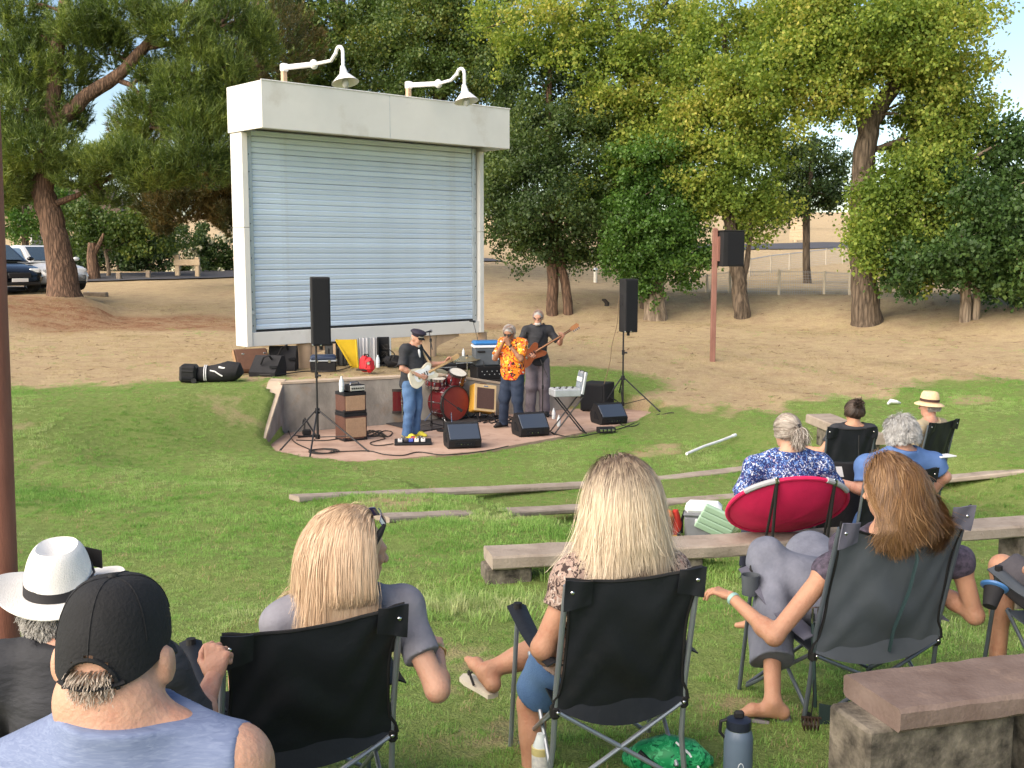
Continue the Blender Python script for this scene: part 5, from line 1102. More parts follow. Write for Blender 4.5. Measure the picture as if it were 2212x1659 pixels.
# flat black cases and a bottle behind the drums, on the wall top
for (px, py, w, h, lab) in ((945, 800, .62, .14, 'flat black equipment case behind the cymbals, left of the cooler'), (1000, 797, .46, .22, 'black instrument case on the wall top right behind the ride cymbal')):
    g = G(px, py+4); g = Vector((g.x, g.y+.25, gz(g.x, g.y+.25))); t = thing('equipment_case', lab, 'case', g, R(25), 'black cases behind the drums')
    MB().box((0, 0, h/2), (w, .34, h), None, .02).build('shell', BLK, t); MB().box((0, -.172, h*.55), (w+.004, .01, .02)).build('seam_band', GALV, t); MB().tube([(-.06, -.175, h*.5), (-.05, -.2, h*.5), (.05, -.2, h*.5), (.06, -.175, h*.5)], .01, 6).build('handle', BLKM, t)
t0_ = t.location.copy(); water_bottle('small bottle with dark cap on the black case by the cooler', Vector((t0_.x, t0_.y, t0_.z+.222)), .17)
# ------------------------------------------------------------------ things under the screen
RED = mat('red_nylon', (.50, .018, .028), .6, var=.15, scale=8, bump=.2, bscale=30); YEL = mat('yellow_plastic', (.62, .42, .02), .45, var=.08)
g = G(791, 811); k = kk(g); t = thing('backpack', 'red backpack standing on the wall under the screen', 'bag', g+Vector((0, .12, .028)), R(-15)); S_ = 22*k
MB().box((-S_*.28, .03, S_*.85), (S_*1.15, .20, S_*1.66), None, .07, (.8, .8)).build('main_compartment', RED, t); MB().box((S_*.42, -.06, S_*.78), (S_*1.05, .18, S_*1.5), RZ(.25), .07, (.78, .8)).build('front_pocket', RED, t)
MB().box((-S_*.3, -.05, S_*.28), (S_*1.2, .16, S_*.12), None, .01).build('base_strap', BLK, t); MB().tube([(-.05, 0, S_*1.62), (-.04, -.02, S_*1.8), (.03, -.02, S_*1.8), (.04, 0, S_*1.6)], .012, 6).build('handle', BLK, t); MB().tube([(S_*.2, -.14, S_*.5), (S_*.35, -.16, S_*1.1), (S_*.75, -.13, S_*1.2)], .006, 5).build('zip', BLK, t); MB().box((S_*.5, -.152, S_*1.0), (.05, .01, .05), RY(.78)).build('emblem', CHROME, t)
for px, h, lab in ((815, .24, 'clear water bottle beside the red backpack'),): water_bottle(lab, G(px, 800)+Vector((0, .1, .03)), h)
g = G(750, 800); g.y += .25; g.z = gz(g.x, g.y); k = kk(g); t = thing('yellow_tray', 'bright yellow plastic tray leaning under the screen', 'tray', g, R(6))
mb = MB(); hT = 62*k; mb.add([(-.22, 0, hT), (.14, 0, hT), (.16, -.02, .02), (.05, -.02, .0)], [(0, 1, 2, 3)]); mb2 = MB().prism([(-.24, hT), (.14, hT), (.17, .0), (.06, .0)], .03, RX(.12), (0, .05, 0)); mb2.build('panel', YEL, t, smooth=0)
for (a, c) in (((-.24, -.02, hT), (.06, -.02, .01)), ((.14, -.02, hT), (.17, -.02, .01))): MB().tube([a, c], .022, 6).build('rim', YEL, t)
MB().tube([(-.13, .0, hT*.75), (-.02, .0, hT*.35)], .012, 5).build('rib', YEL, t)
g = G(790, 798); g.y += .55; g.z = gz(g.x, g.y); k = kk(g); t = thing('folding_screen', 'white fluted plastic panel standing behind the red backpack', 'panel', g, R(10))
mb = MB(); hP = 60*k; wP = 46*k
mb.grid(lambda u, v: (-wP/2+u*wP, .03*math.cos(u*2*math.pi*6), v*hP), 72, 1, .012); mb.build('sheet', mat('fluted_white', (.62, .63, .66), .5, var=.05), t, smooth=60)
for xx in (-wP/2-.01, 0, wP/2+.01): MB().box((xx, 0, hP/2), (.025, .075, hP)).build('edge_post', GALV, t)
g = G(696, 806); k = kk(g); g.y += .15; g.z = gz(g.x, g.y); t = thing('tool_case', 'black tool case with a dark blue lid and grey band under the screen', 'case', g, R(8)); w = 54*k
MB().box((0, 0, .10), (w, .28, .20), None, .02, (1.05, 1.05)).build('base', BLK, t); MB().box((0, 0, .215), (w*1.07, .31, .03), None, .008).build('band', GALV, t); MB().box((0, 0, .275), (w*1.05, .30, .09), None, .03, (.94, .9)).build('lid', mat('case_blue', (.02, .035, .075), .5), t)
for s in (-1, 1): MB().box((s*w*.25, -.16, .21), (.05, .02, .06), None, .006).build('latch', CHROME, t)
g = G(714, 800); g.y += .75; g.z = gz(g.x, g.y); k = kk(g); t = thing('storage_bin', 'ribbed dark grey storage bin behind the tool case', 'bin', g, R(5)); hB = 46*k
MB().box((0, 0, hB/2), (44*k, .36, hB), None, .02, (1.08, 1.08)).build('tub', mat('bin_grey', (.055, .06, .062), .6), t); MB().box((0, 0, hB+.015), (50*k, .42, .035), None, .012).build('rim', BLK, t)
for q in range(4): MB().box((-15*k+q*10*k, -.19, hB*.45), (.03, .035, hB*.75), RX(-.04), .006).build('rib', BLK, t)
MB().box((-.02, -.27, hB*.62), (.05, .03, hB*.9), None, .004).build('upright', TAN, t)
g = G(824, 797); g.y += .45; g.z = gz(g.x, g.y); k = kk(g); t = thing('equipment_case', 'tall open black trunk full of cables right of the white panel', 'case', g, R(10)); hK = 62*k
MB().box((0, .12, hK/2), (.22, .04, hK), None, .006).build('back', BLK, t)
for s in (-1, 1): MB().box((s*.12, 0, hK/2), (.025, .27, hK), None, .006).build('side', GALV if s > 0 else BLK, t)
MB().box((0, 0, .02), (.22, .26, .03)).build('floor', BLK, t)
for q in range(3):
    pts = [(.07*math.cos(a*.5+q), -.02+.05*math.sin(a*.5), .1+q*.14+.05*math.sin(a*.9+q)) for a in range(26)]; MB().tube(pts, .009, 5).build('coiled_cable', CABLEM, t)
g = G(848, 800); g.y += .3; g.z = gz(g.x, g.y); k = kk(g); t = thing('duffel_bag', 'slack black duffel bag behind the guitarist on the wall top', 'bag', g, R(10))
MB().tube([(-.18, 0, .1), (-.14, 0, .12), (0, 0, .14), (.14, .02, .12), (.2, .02, .08)], [.06, .11, .12, .11, .05], 12).build('body', FAB, t); MB().tube([(-.1, -.1, .14), (-.06, -.13, .24), (.06, -.13, .24), (.1, -.1, .14)], .012, 6).build('strap', BLKM, t)
# left of the wall: cases lying on the grass edge
g = G(455, 829); k = kk(g); t = thing('golf_travel_case', 'black wheeled travel bag with white straps lying on the grass edge', 'bag', g, R(6)); w = 132*k
MB().box((-w*.36, .12, 20*k), (w*.27, .34, 38*k), RY(.06), .04).build('hard_base', BLK, t)
for s in (-1, 1): MB().cyl((-w*.26, .12+s*.17-.02, .045), (-w*.26, .12+s*.17+.02, .045), .045, None, 14).build('wheel', BLKM, t)
MB().box((-w*.36, -.055, 26*k), (w*.2, .02, .03), RY(.06), .01).build('grip', BLKM, t); MB().box((-w*.36, -.055, 11*k), (w*.2, .03, .05), RY(.06), .01).build('grip', GRILL, t)
body = [(-w*.23, .17, 17*k), (-w*.1, .15, 17*k), (w*.1, .13, 19*k), (w*.28, .12, 23*k), (w*.42, .12, 22*k), (w*.49, .12, 14*k)]
MB().tube(body, [.13, .145, .165, .19, .175, .07], 16, True, .95).build('soft_body', FAB, t)
WST = mat('white_strap', (.7, .7, .72), .6)
for q, xx in enumerate((-w*.10, -w*.07)): MB().tube([(xx, .12-.155*math.cos(a), 17*k+.16*math.sin(a)) for a in [i*.3-.6 for i in range(10)]], .009, 5).build('strap', WST, t)
MB().tube([(w*.0, -.01, 27*k), (w*.08, -.045, 25*k), (w*.15, -.06, 19*k), (w*.2, -.062, 15*k)], .013, 5).build('strap', WST, t); MB().tube([(w*.14, .0, 34*k), (w*.2, -.02, 32*k), (w*.27, -.03, 31*k)], .02, 6).build('logo_patch', WST, t)
g = G(548, 812); k = kk(g); t = thing('guitar_case', 'brown hard guitar case propped behind the black speaker covers', 'case', g+Vector((-.05, .25, .01)), R(28))
M = Euler((R(62), 0, 0)).to_matrix()
MB().box((0, .10, .22), (.62, .12, .52), RX(-.75), .03).build('shell', mat('case_brown', (.115, .055, .032), .55, var=.15), t); MB().box((-.318, .10, .22), (.012, .13, .5), RX(-.75), .004).build('edge_trim', mat('case_tan', (.30, .18, .09), .6), t)
for s in (-1, 1): MB().box((s*.2, -.02, .36), (.05, .03, .03), None, .006).build('latch', CHROME, t)
for px, py, rz, w, lab in ((572, 814, 12, .52, 'black padded speaker cover with side handle lying beside the tan post'), (607, 803, 30, .52, 'black padded speaker cover heaped against the left tan post')):
    g = G(px, py); g = g+Vector((0, .16, 0)); g.z = gz(g.x, g.y); t = thing('speaker_cover', lab, 'cover', g, R(rz), 'black padded speaker covers')
    M = Matrix(((0, 1, 0), (1, 0, 0), (0, 0, 1))); hh = .36 if rz < 20 else .46
    MB().prism([(-.17, 0), (-.18, .08), (.08, hh), (.2, hh*.98), (.26, hh*.4), (.24, 0)], w, RZ(-.5) @ M).build('cover', FAB, t, smooth=50)
    MB().box((.12, -.22, hh*.5), (.14, .03, .05), RZ(-.35), .006).build('handle_slot', GRILL, t); MB().tube([(-.1, -.05, hh*.6), (-.05, -.12, hh*.95), (.05, -.12, hh*1.05), (.1, 0, hh*.8)], .02, 6).build('flap', FAB, t)
# small things along the wall
b = F0(660, 943); t = thing('guitar_stand', 'small folded black guitar stand near the left wall', 'stand', b, R(20)); k = kk(b)
MB().tube([(-.02, 0, .02), (.0, .05, 40*k)], .016, 6).build('upright', BLKM, t); MB().tube([(.0, .05, 40*k), (.16, -.05, .02)], .014, 6).build('brace', BLKM, t); MB().tube([(-.14, -.1, .02), (.2, -.06, .02)], .018, 6).build('foot_bar', BLK, t); MB().box((.02, .0, .07), (.14, .08, .10), None, .02).build('yoke', BLK, t); MB().tube([(-.02, .05, 36*k), (-.05, -.06, 30*k)], .012, 6).build('arm', BLKM, t)
b = F0(803, 918); t = thing('gig_bag', 'dark blue gig bag slumped against the wall behind the amplifiers', 'bag', b+Vector((0, .1, 0)), R(30)); k = kk(b)
MB().box((0, 0, 30*k), (28*k, .16, 58*k), RX(-.22), .06, (.6, .7)).build('body', mat('gig_blue', (.03, .045, .075), .7, bump=.2, bscale=25), t); MB().tube([(-.06, -.02, 52*k), (.06, -.12, 50*k), (.14, -.12, 28*k), (.12, -.08, 5*k)], .02, 6).build('strap', FAB, t); MB().box((-.02, -.10, 16*k), (.16, .05, .16), RX(-.22), .03).build('pocket', FAB, t)
water_bottle('small pale bottle on the floor between middle wedge and crossed stand', F0(1207, 921), .2); water_bottle('pale bottle half hidden behind the middle wedge', F0(1196, 905), .2)
# cables
def cable(label, pts, r=.009, m=CABLEM, grp='cables trailing on the stage'):
    c = Vector(pts[0]); L = []
    P_ = [Vector(p) for p in pts]
    for i in range(len(P_)-1):
        a, b, cc, d = P_[max(i-1, 0)], P_[i], P_[i+1], P_[min(i+2, len(P_)-1)]
        for q in range(6):
            u = q/6; L.append(.5*((2*b)+(-a+cc)*u+(2*a-5*b+4*cc-d)*u*u+(-a+3*b-3*cc+d)*u**3))
    L.append(P_[-1])
    o = MB().tube([p-c for p in L], r, 5).build('cable', m, None, loc=c); return tag(o, label, 'cable', grp)
U = Vector((0, 0, .012))
cable('black cable hanging over the sloping wall end to the tripod feet', [G(592, 824)+Vector((0, 0, .06)), Z(590, 860, .5), Z(596, 872, .48)+Vector((0, -.05, 0)), Z(588, 880, .40), Z(612, 900, .25), F0(624, 935)+U, F0(636, 956)+U, F0(668, 972)+U, F0(690, 982)+U])
cable('black cable bundle coiled at the front tripod foot', [F0(690+26*math.cos(a*.9)+a*.8, 977+5*math.sin(a*.9))+U*(1+a*.05) for a in range(22)])
cable('long black cable running along the stage front edge', [F0(714, 978)+U, F0(760, 976)+U, F0(800, 976)+U, F0(830, 983)+U, F0(870, 985)+U, F0(905, 978)+U, F0(960, 984)+U, F0(1040, 977)+U, F0(1098, 965)+U])
cable('black cable looping from the amplifiers toward the pedals', [F0(640, 952)+U, F0(700, 953)+U, F0(740, 948)+U, F0(800, 942)+U, F0(832, 948)+U, F0(800, 958)+U, F0(815, 964)+U, F0(850, 960)+U])
cable('tangled black cable in front of the brown amplifiers', [F0(790+20*math.sin(a*1.3)+a*2.4, 938+7*math.cos(a*1.7))+U for a in range(20)])
cable('black cable winding between tweed amplifier and wedge', [F0(1060+24*math.sin(a*1.5)+a*2.6, 907+9*math.cos(a*1.9))+U for a in range(24)])
cable('black cable along the right wedge toward the dirt', [F0(1195, 938)+U, F0(1240, 946)+U, F0(1290, 937)+U, F0(1340, 927)+U, F0(1372, 915)+U, F0(1400, 908)+U, G(1440, 898)+U, G(1456, 897)+U])
cable('second black cable curling beyond the right wedge', [F0(1330, 912)+U, F0(1352, 922)+U, F0(1375, 920)+U, F0(1390, 908)+U, G(1425, 900)+U])
s0 = Vector((hubR.x, hubR.y-.16, 0)); cable('thin brown cable hanging from the right loudspeaker to the subwoofer', [P(1342, 612, kk(hubR)*FPX-.1), P(1336, 660, kk(hubR)*FPX-.1), P(1333, 700, kk(hubR)*FPX-.15), P(1322, 745, kk(hubR)*FPX-.2), P(1318, 780, kk(hubR)*FPX-.2), P(1309, 815, kk(hubR)*FPX-.2), P(1305, 830, kk(hubR)*FPX-.2)], .008, mat('cable_brown', (.16, .11, .06), .7))
cable('brown cable lying along the wall top under the screen', [G(560, 815)+U*2.5, G(600, 815)+U*3, G(660, 808)+U*3.5, G(720, 808)+U*3.5, G(760, 797)+U*3.5], .011)
cable('cable hanging in loops beside the open trunk', [P(836, 752, 20.6), P(852, 765, 20.6), P(846, 780, 20.6), P(862, 785, 20.6), P(850, 795, 20.6)], .01)
# litter on the lawn
a, b = G(1483, 989), G(1588, 949); v = b-a; t = thing('white_pipe', 'long white plastic pipe lying on the grass right of the stage', 'pipe', a+Vector((0, 0, .05)))
MB().tube([(0, 0, 0), v*.33+Vector((0, 0, .012)), v*.66, v], .022, 10).build('tube', mat('pvc_white', (.75, .76, .78), .4), t); MB().cyl(v-v.normalized()*.09, v+v.normalized()*.01, .028, None, 10).build('end_fitting', LABELW, t)
g = G(1931, 878); t = thing('crumpled_paper', 'crumpled white paper scrap on the lawn near the straw hat', 'litter', g+Vector((0, 0, .03)), .3)
MB().tube([(-.13, 0, 0), (-.05, .03, .04), (.04, -.02, .03), (.14, .01, .0)], [.02, .04, .03, .015], 7).build('scrap', PAPER, t)

# ================================================================== PEOPLE: continuous bodies from blended volumes
def surface(prims, h, noise=None, cuts=()):
    """blend the volumes of prims (smooth union) on a grid and skin the zero level"""
    lo = np.min([p['lo'] for p in prims], 0)-3*h; hi = np.max([p['hi'] for p in prims], 0)+3*h
    n = np.ceil((hi-lo)/h).astype(int)+1
    D = np.full(n, .25, np.float32); ax = [lo[i]+h*np.arange(n[i]) for i in range(3)]
    for p in prims:
        k = p['k']; m = k+2*h
        a = np.clip(((p['lo']-m-lo)/h).astype(int), 0, n-1); b = np.clip(((p['hi']+m-lo)/h).astype(int)+2, 1, n)
        X, Y, Zg = np.meshgrid(*[ax[i][a[i]:b[i]] for i in range(3)], indexing='ij', sparse=True)
        d = p['f'](X, Y, Zg).astype(np.float32)
        s = D[a[0]:b[0], a[1]:b[1], a[2]:b[2]]
        if p.get('sub'): np.maximum(s, -d, out=s); continue
        q = np.maximum(k-np.abs(s-d), 0)/k; s[...] = np.minimum(s, d)-q*q*k*.25
    X, Y, Zg = np.meshgrid(*ax, indexing='ij', sparse=True)
    if noise:
        amp, f = noise; ph = rng.uniform(0, 6.28, 6)
        D = D + (amp*(np.sin(f*(X*.6+Zg*.9)+ph[0]+1.7*np.sin(f*.45*Y+ph[1])+1.3*np.sin(f*.5*X+ph[4]))*np.sin(f*(Zg*.7-X*.8)+ph[2]+1.5*np.sin(f*.4*Zg+ph[5])) + .5*amp*np.sin(f*1.7*(X+Y*.5-Zg*.6)+ph[3]+2*np.sin(f*.6*Y)))).astype(np.float32)
    for cu in cuts:
        c, nr = cu[:2]; pl = ((X-c[0])*nr[0]+(Y-c[1])*nr[1]+(Zg-c[2])*nr[2]).astype(np.float32)
        if len(cu) > 2:       # only round the neck
            q = np.sqrt((X-c[0])**2+(Y-c[1])**2+(Zg-c[2])**2); pl = np.where(q < cu[2], pl, np.minimum(pl, (cu[2]-q)*3)).astype(np.float32)
        D = np.maximum(D, pl)
    S = D < 0; n0, n1, n2 = D.shape
    cnt = np.zeros((n0-1, n1-1, n2-1), np.int8)
    for i in (0, 1):
        for j in (0, 1):
            for k in (0, 1): cnt += S[i:n0-1+i, j:n1-1+j, k:n2-1+k]
    cells = np.argwhere((cnt > 0) & (cnt < 8)); idx = np.full(cnt.shape, -1, np.int32); idx[tuple(cells.T)] = np.arange(len(cells))
    acc = np.zeros((len(cells), 3)); num = np.zeros(len(cells))
    cor = [(i, j, k) for i in (0, 1) for j in (0, 1) for k in (0, 1)]
    for a in cor:
        for e in range(3):
            if a[e]: continue
            b = list(a); b[e] = 1
            da = D[cells[:, 0]+a[0], cells[:, 1]+a[1], cells[:, 2]+a[2]]; db = D[cells[:, 0]+b[0], cells[:, 1]+b[1], cells[:, 2]+b[2]]
            x = (da < 0) != (db < 0); t = np.where(x, da/np.where(x, da-db, 1), 0)
            p = np.array(a, float)[None].repeat(len(cells), 0); p[:, e] += t; acc += p*x[:, None]; num += x
    V = lo+h*(cells+acc/num[:, None])
    Fs = []
    for e in range(3):
        u, v = (e+1) % 3, (e+2) % 3
        sl0 = [slice(None)]*3; sl1 = [slice(None)]*3; sl0[e] = slice(0, -1); sl1[e] = slice(1, None)
        ch = S[tuple(sl0)] != S[tuple(sl1)]; E = np.argwhere(ch)
        E = E[(E[:, u] > 0) & (E[:, v] > 0) & (E[:, u] < D.shape[u]-1) & (E[:, v] < D.shape[v]-1)]
        q = []
        for du, dv in ((-1, -1), (0, -1), (0, 0), (-1, 0)):
            c = E.copy(); c[:, u] += du; c[:, v] += dv; q.append(idx[tuple(c.T)])
        q = np.stack(q, 1); fl = S[tuple(E.T)]; q[~fl] = q[~fl][:, ::-1]; Fs.append(q)
    F_ = np.concatenate(Fs); F_ = F_[(F_ >= 0).all(1)]
    return V, F_
def cap(a, b, ra, rb, k=.03, cutb=False, cuta=False, flat=None, reg=None):
    """tapered limb; flat=(axis, factor) squeezes its section along a direction"""
    a = np.array(a, float); b = np.array(b, float); L2 = max(((b-a)**2).sum(), 1e-9); L = math.sqrt(L2); R_ = max(ra, rb)
    def f(X, Y, Zg):
        px, py, pz = X-a[0], Y-a[1], Zg-a[2]; v = b-a
        t0 = (px*v[0]+py*v[1]+pz*v[2])/L2; t = np.clip(t0, 0, 1)
        qx, qy, qz = px-v[0]*t, py-v[1]*t, pz-v[2]*t
        if flat is not None:
            w, fc = flat; s = (qx*w[0]+qy*w[1]+qz*w[2])*(1/fc-1); qx = qx+s*w[0]; qy = qy+s*w[1]; qz = qz+s*w[2]
        d = np.sqrt(qx*qx+qy*qy+qz*qz)-(ra+(rb-ra)*t)
        if cutb: d = np.maximum(d, (t0-1)*L)
        if cuta: d = np.maximum(d, -t0*L)
        return d
    return dict(f=f, lo=np.minimum(a, b)-R_, hi=np.maximum(a, b)+R_, k=k, reg=reg)
def elp(c, r, M=None, k=.04, reg=None, sub=False):
    c = np.array(c, float); r = np.array(r, float); Mi = np.eye(3) if M is None else np.array(M).T
    ext = np.sqrt(((np.array(M) if M is not None else np.eye(3))**2 @ (r**2)))
    def f(X, Y, Zg):
        px, py, pz = X-c[0], Y-c[1], Zg-c[2]
        q = [(Mi[i, 0]*px+Mi[i, 1]*py+Mi[i, 2]*pz) for i in range(3)]
        k0 = np.sqrt(sum((q[i]/r[i])**2 for i in range(3))); k1 = np.sqrt(sum((q[i]/r[i]**2)**2 for i in range(3)))
        return k0*(k0-1)/np.maximum(k1, 1e-6)
    return dict(f=f, lo=c-ext, hi=c+ext, k=k, reg=reg, sub=sub)
def nv(v): v = np.array(v, float); return v/np.linalg.norm(v)
def hand_prims(w, d, n, side, curl=.5, spread=.35, s=1.0, thumb=.7):
    """w wrist, d along the hand, n out of its back, side +1 when the thumb lies towards d x n"""
    w = np.array(w, float); d = nv(d); n = np.array(n, float); n = nv(n-d*(n@d)); x = np.cross(d, n)*side; out = []
    out.append(cap(w-d*.02*s, w+d*.03*s, .027*s, .030*s, .012, flat=(n, .72)))
    for i in range(4):
        o = (.033-.022*i)*s; kn = w+d*(.092-.004*abs(i-1)*i)*s+x*o+n*.004*s; out.append(cap(w+d*.018*s+x*o*.55, kn, .0145*s, .0125*s, .014))
        L = [.083, .092, .085, .066][i]*s; a = 0.; p = kn
        for j, (fr, r0, r1) in enumerate(((.46, .0095, .0088), (.31, .0088, .0082), (.23, .0080, .0068))):
            a += curl*(.95, 1.15, .8)[j]*(1+.08*i); dd = d*math.cos(a)-n*math.sin(a)+x*(1.5-i)*.10*spread; q = p+nv(dd)*L*fr; out.append(cap(p, q, r0*s, r1*s, .004)); p = q
    b = w+d*.022*s+x*.028*s-n*.006*s; t1 = b+nv(d*.62+x*.62-n*.35*thumb)*.046*s; t2 = t1+nv(d*.85+x*.25-n*.55*thumb)*.034*s; t3 = t2+nv(d*.95-x*.05-n*.5*thumb)*.026*s
    out += [cap(b, t1, .0155*s, .0115*s, .012), cap(t1, t2, .0112*s, .0100*s, .004), cap(t2, t3, .0098*s, .0080*s, .004)]
    return out
SKIN_C = {}
def skin(name, c, c2=None):
    if name in SKIN_C: return SKIN_C[name]
    m = mat(name, c, .5, c2=c2 or [q*1.12 for q in c], scale=9, bump=.2, bscale=90, spec=.32, dirt=((c[0]*.96, c[1]*.86, c[2]*.84), 13, .52))
    b = m.node_tree.nodes['Principled BSDF']; b.inputs['Subsurface Weight'].default_value = .12; b.inputs['Subsurface Radius'].default_value = (.012, .005, .003); b.inputs['Subsurface Scale'].default_value = 1.0
    SKIN_C[name] = m; return m
def frame(fwd, up):
    up = nv(up); f = np.array(fwd, float); f = nv(f-up*(f@up)); x = np.cross(f, up); return np.stack([x, f, up], 1)   # columns: right, forward, up
class Person:
    """joints in local metres: x right, y forward, z up"""
    def __init__(s, name, label, loc, rz, J, sk, h=.009, fat=1.0, head=(0, 0, 0), hs=1.0, female=False, hands=(), bald=False, group=None, face=True, extra=None):
        s.t = thing(name, label, 'person', loc, rz, group); s.h = h; s.J = J = {k: np.array(v, float) for k, v in J.items()}; s.sk = sk; s.fat = fat; s.loc = Vector(loc); s.rz = rz
        sp = nv(J['neck']-J['pelvis']); xs_ = nv(J['shR']-J['shL']); T = np.stack([xs_, nv(np.cross(sp, xs_)), sp], 1); T[:, 0] = nv(np.cross(T[:, 1], sp)); s.T = T; s.sp = sp
        Ls = np.linalg.norm(J['neck']-J['pelvis'])/.56; f = fat; P_ = J['pelvis']; xh = nv(J['hipR']-J['hipL']); TH = np.stack([xh, nv(np.cross([0, 0, 1], xh)), np.array([0, 0, 1.])], 1)
        b = []
        b.append(elp(P_+sp*.03, (.172*f, .125*f, .13), TH, .06, 'torso')); b.append(elp(P_+sp*.20*Ls, (.152*f, .118*f, .17*Ls), T, .07, 'torso')); b.append(elp(P_+sp*.37*Ls, (.170*f**.6, .122*f**.6, .19*Ls), T, .07, 'torso'))
        if f > 1.08: b.append(elp(P_+sp*.17*Ls+T[:, 1]*.05, (.14*f, .12*f, .15), T, .06, 'torso'))
        if female: 
            for q in (-1, 1): b.append(elp(P_+sp*.36*Ls+T[:, 1]*.10+T[:, 0]*.075*q, (.07, .06, .065), T, .04, 'torso'))
        b.append(cap(J['shL']-sp*.015, J['shR']-sp*.015, .058, .058, .06, reg='torso'))
        nb = J['neck']
        for q in 'LR': b.append(cap(nb+sp*.015, J['sh'+q]+sp*.01, .05*f**.4, .046, .05, reg='torso')); b.append(elp(J['sh'+q], (.062, .06, .062), None, .04, 'ua'+q))
        yaw, pit, rol = head; Rh = np.array((RZ(rz+yaw) if False else RZ(yaw)) @ RX(pit) @ RY(rol)); s.Rh = Rh; s.hs = hs; hc = J['head']; s.hc = hc
        hp = lambda x, y, z: hc+Rh@np.array([x, y, z])*hs
        s.hp = hp; e = lambda c, r, k: elp(hp(*c), [q*hs for q in r], Rh, k, 'head')
        nr_ = .056 if not female else .047
        b.append(cap(nb-sp*.03, hp(0, -.015, -.06), nr_*f**.35, nr_*.95*f**.25, .035, reg='neck'))
        b += [e((0, -.006, .025), (.075, .094, .094), .03), e((0, .03, -.045), (.057, .062, .062), .04), e((0, .055, -.085), (.036, .034, .028), .03), e((0, .068, .012), (.052, .03, .035), .03)]
        if face:
            b += [cap(hp(0, .094, .005), hp(0, .118, -.028), .009*hs, .013*hs, .012, reg='head'), e((-.012, .108, -.034), (.009, .010, .008), .006), e((.012, .108, -.034), (.009, .010, .008), .006), e((0, .090, -.060), (.024, .012, .007), .008), e((0, .088, -.071), (.020, .012, .007), .006),
                  e((-.032, .088, .022), (.022, .012, .008), .014), e((.032, .088, .022), (.022, .012, .008), .014), e((-.040, .068, -.02), (.02, .02, .016), .02), e((.040, .068, -.02), (.02, .02, .016), .02)]
        for q in (-1, 1): b += [e((q*.077, -.008, -.008), (.010, .021, .032), .008), e((q*.083, -.016, .008), (.007, .018, .018), .006)]
        for q in 'LR':
            sh, el, wr = J['sh'+q], J['el'+q], J['wr'+q]; a = f**.5
            b.append(cap(sh, el, .049*a, .040*a, .03, reg='ua'+q)); b.append(cap(el, wr, .041*a, .027, .025, reg='fa'+q)); b.append(elp(el+(wr-el)*.22, (.043*a,)*3, None, .03, 'fa'+q))
            hi_, kn, an = J['hip'+q], J['kn'+q], J['an'+q]
            b.append(cap(hi_, kn, .088*f**.7, .060, .05, reg='th'+q)); b.append(cap(kn, an, .056, .037, .03, reg='sn'+q)); back = nv(np.cross(np.cross(an-kn, hi_-kn), an-kn)) if np.linalg.norm(np.cross(an-kn, hi_-kn)) > 1e-3 else np.array([0, -1., 0])
            b.append(elp(kn+(an-kn)*.30+back*.012, (.05, .05, .10), np.array(Vector((0, 0, 1)).rotation_difference(Vector(an-kn)).to_matrix()), .04, 'sn'+q))
            to = J['to'+q]; dv = to-an; hl = an+nv(np.array([dv[0], dv[1], 0]))*-.045+np.array([0, 0, -.045]); 
            b += [cap(an, hl, .036, .030, .03, reg='ft'+q), cap(hl, an+dv*.6, .030, .032, .03, reg='ft'+q), cap(an+dv*.6, to, .034, .022, .02, reg='ft'+q, flat=((0, 0, 1), .7))]
        if extra: b += extra(s)
        s.b = b; hp_ = []
        for (q, d, n, curl, thumb) in hands:
            side = 1 if q == 'L' else -1
            hp_.append(hand_prims(J['wr'+q], d, n, side, curl, .35, 1.0, thumb))
        V, Fq = surface(b, h)
        for pr in hp_:
            V2, F2 = surface(pr, min(h*.5, .0055)); Fq = np.concatenate([Fq, F2+len(V)]); V = np.concatenate([V, V2])
        o = mesh_np('body', V, Fq, sk, s.t, True); s.body = o
    def wear(s, name, m, regs, off=.012, noise=(.0022, 34), cuts=(), extra=(), k=None, h=None, mind=0.0):
        """a garment over the named regions; regs: name -> (from, to) fraction of a limb, or None"""
        pr = []; J = s.J
        for p in s.b:
            r = p['reg']
            if r in regs and regs[r] is None: q = dict(p); f0 = p['f']; q['f'] = (lambda f0: lambda X, Y, Zg: f0(X, Y, Zg)-off)(f0); q['lo'] = p['lo']-off; q['hi'] = p['hi']+off; pr.append(q)
        for r, lim in regs.items():
            if lim is None: continue
            q = r[-1]; ch = {'ua': ('sh', 'el', .052, .044), 'fa': ('el', 'wr', .043, .030), 'th': ('hip', 'kn', .090*s.fat**.7, .064), 'sn': ('kn', 'an', .062, .045)}[r[:2]]
            a, b = J[ch[0]+q], J[ch[1]+q]; t0, t1 = lim; fl = off*(1+.5*t1)
            if r[:2] == 'ua' and t0 <= 0: pr.append(elp(a, (.062+off, .060+off, .062+off), None, .04))
            pr.append(cap(a+(b-a)*t0, a+(b-a)*t1, ch[2]+(ch[3]-ch[2])*t0+off, ch[2]+(ch[3]-ch[2])*t1+fl, .035 if k is None else k, cutb=not (r[:2] == 'th' and t1 >= 1)))
        pr += list(extra)
        V, Fq = surface(pr, h or s.h, noise, cuts); return mesh_np(name, V, Fq, m, s.t, True)
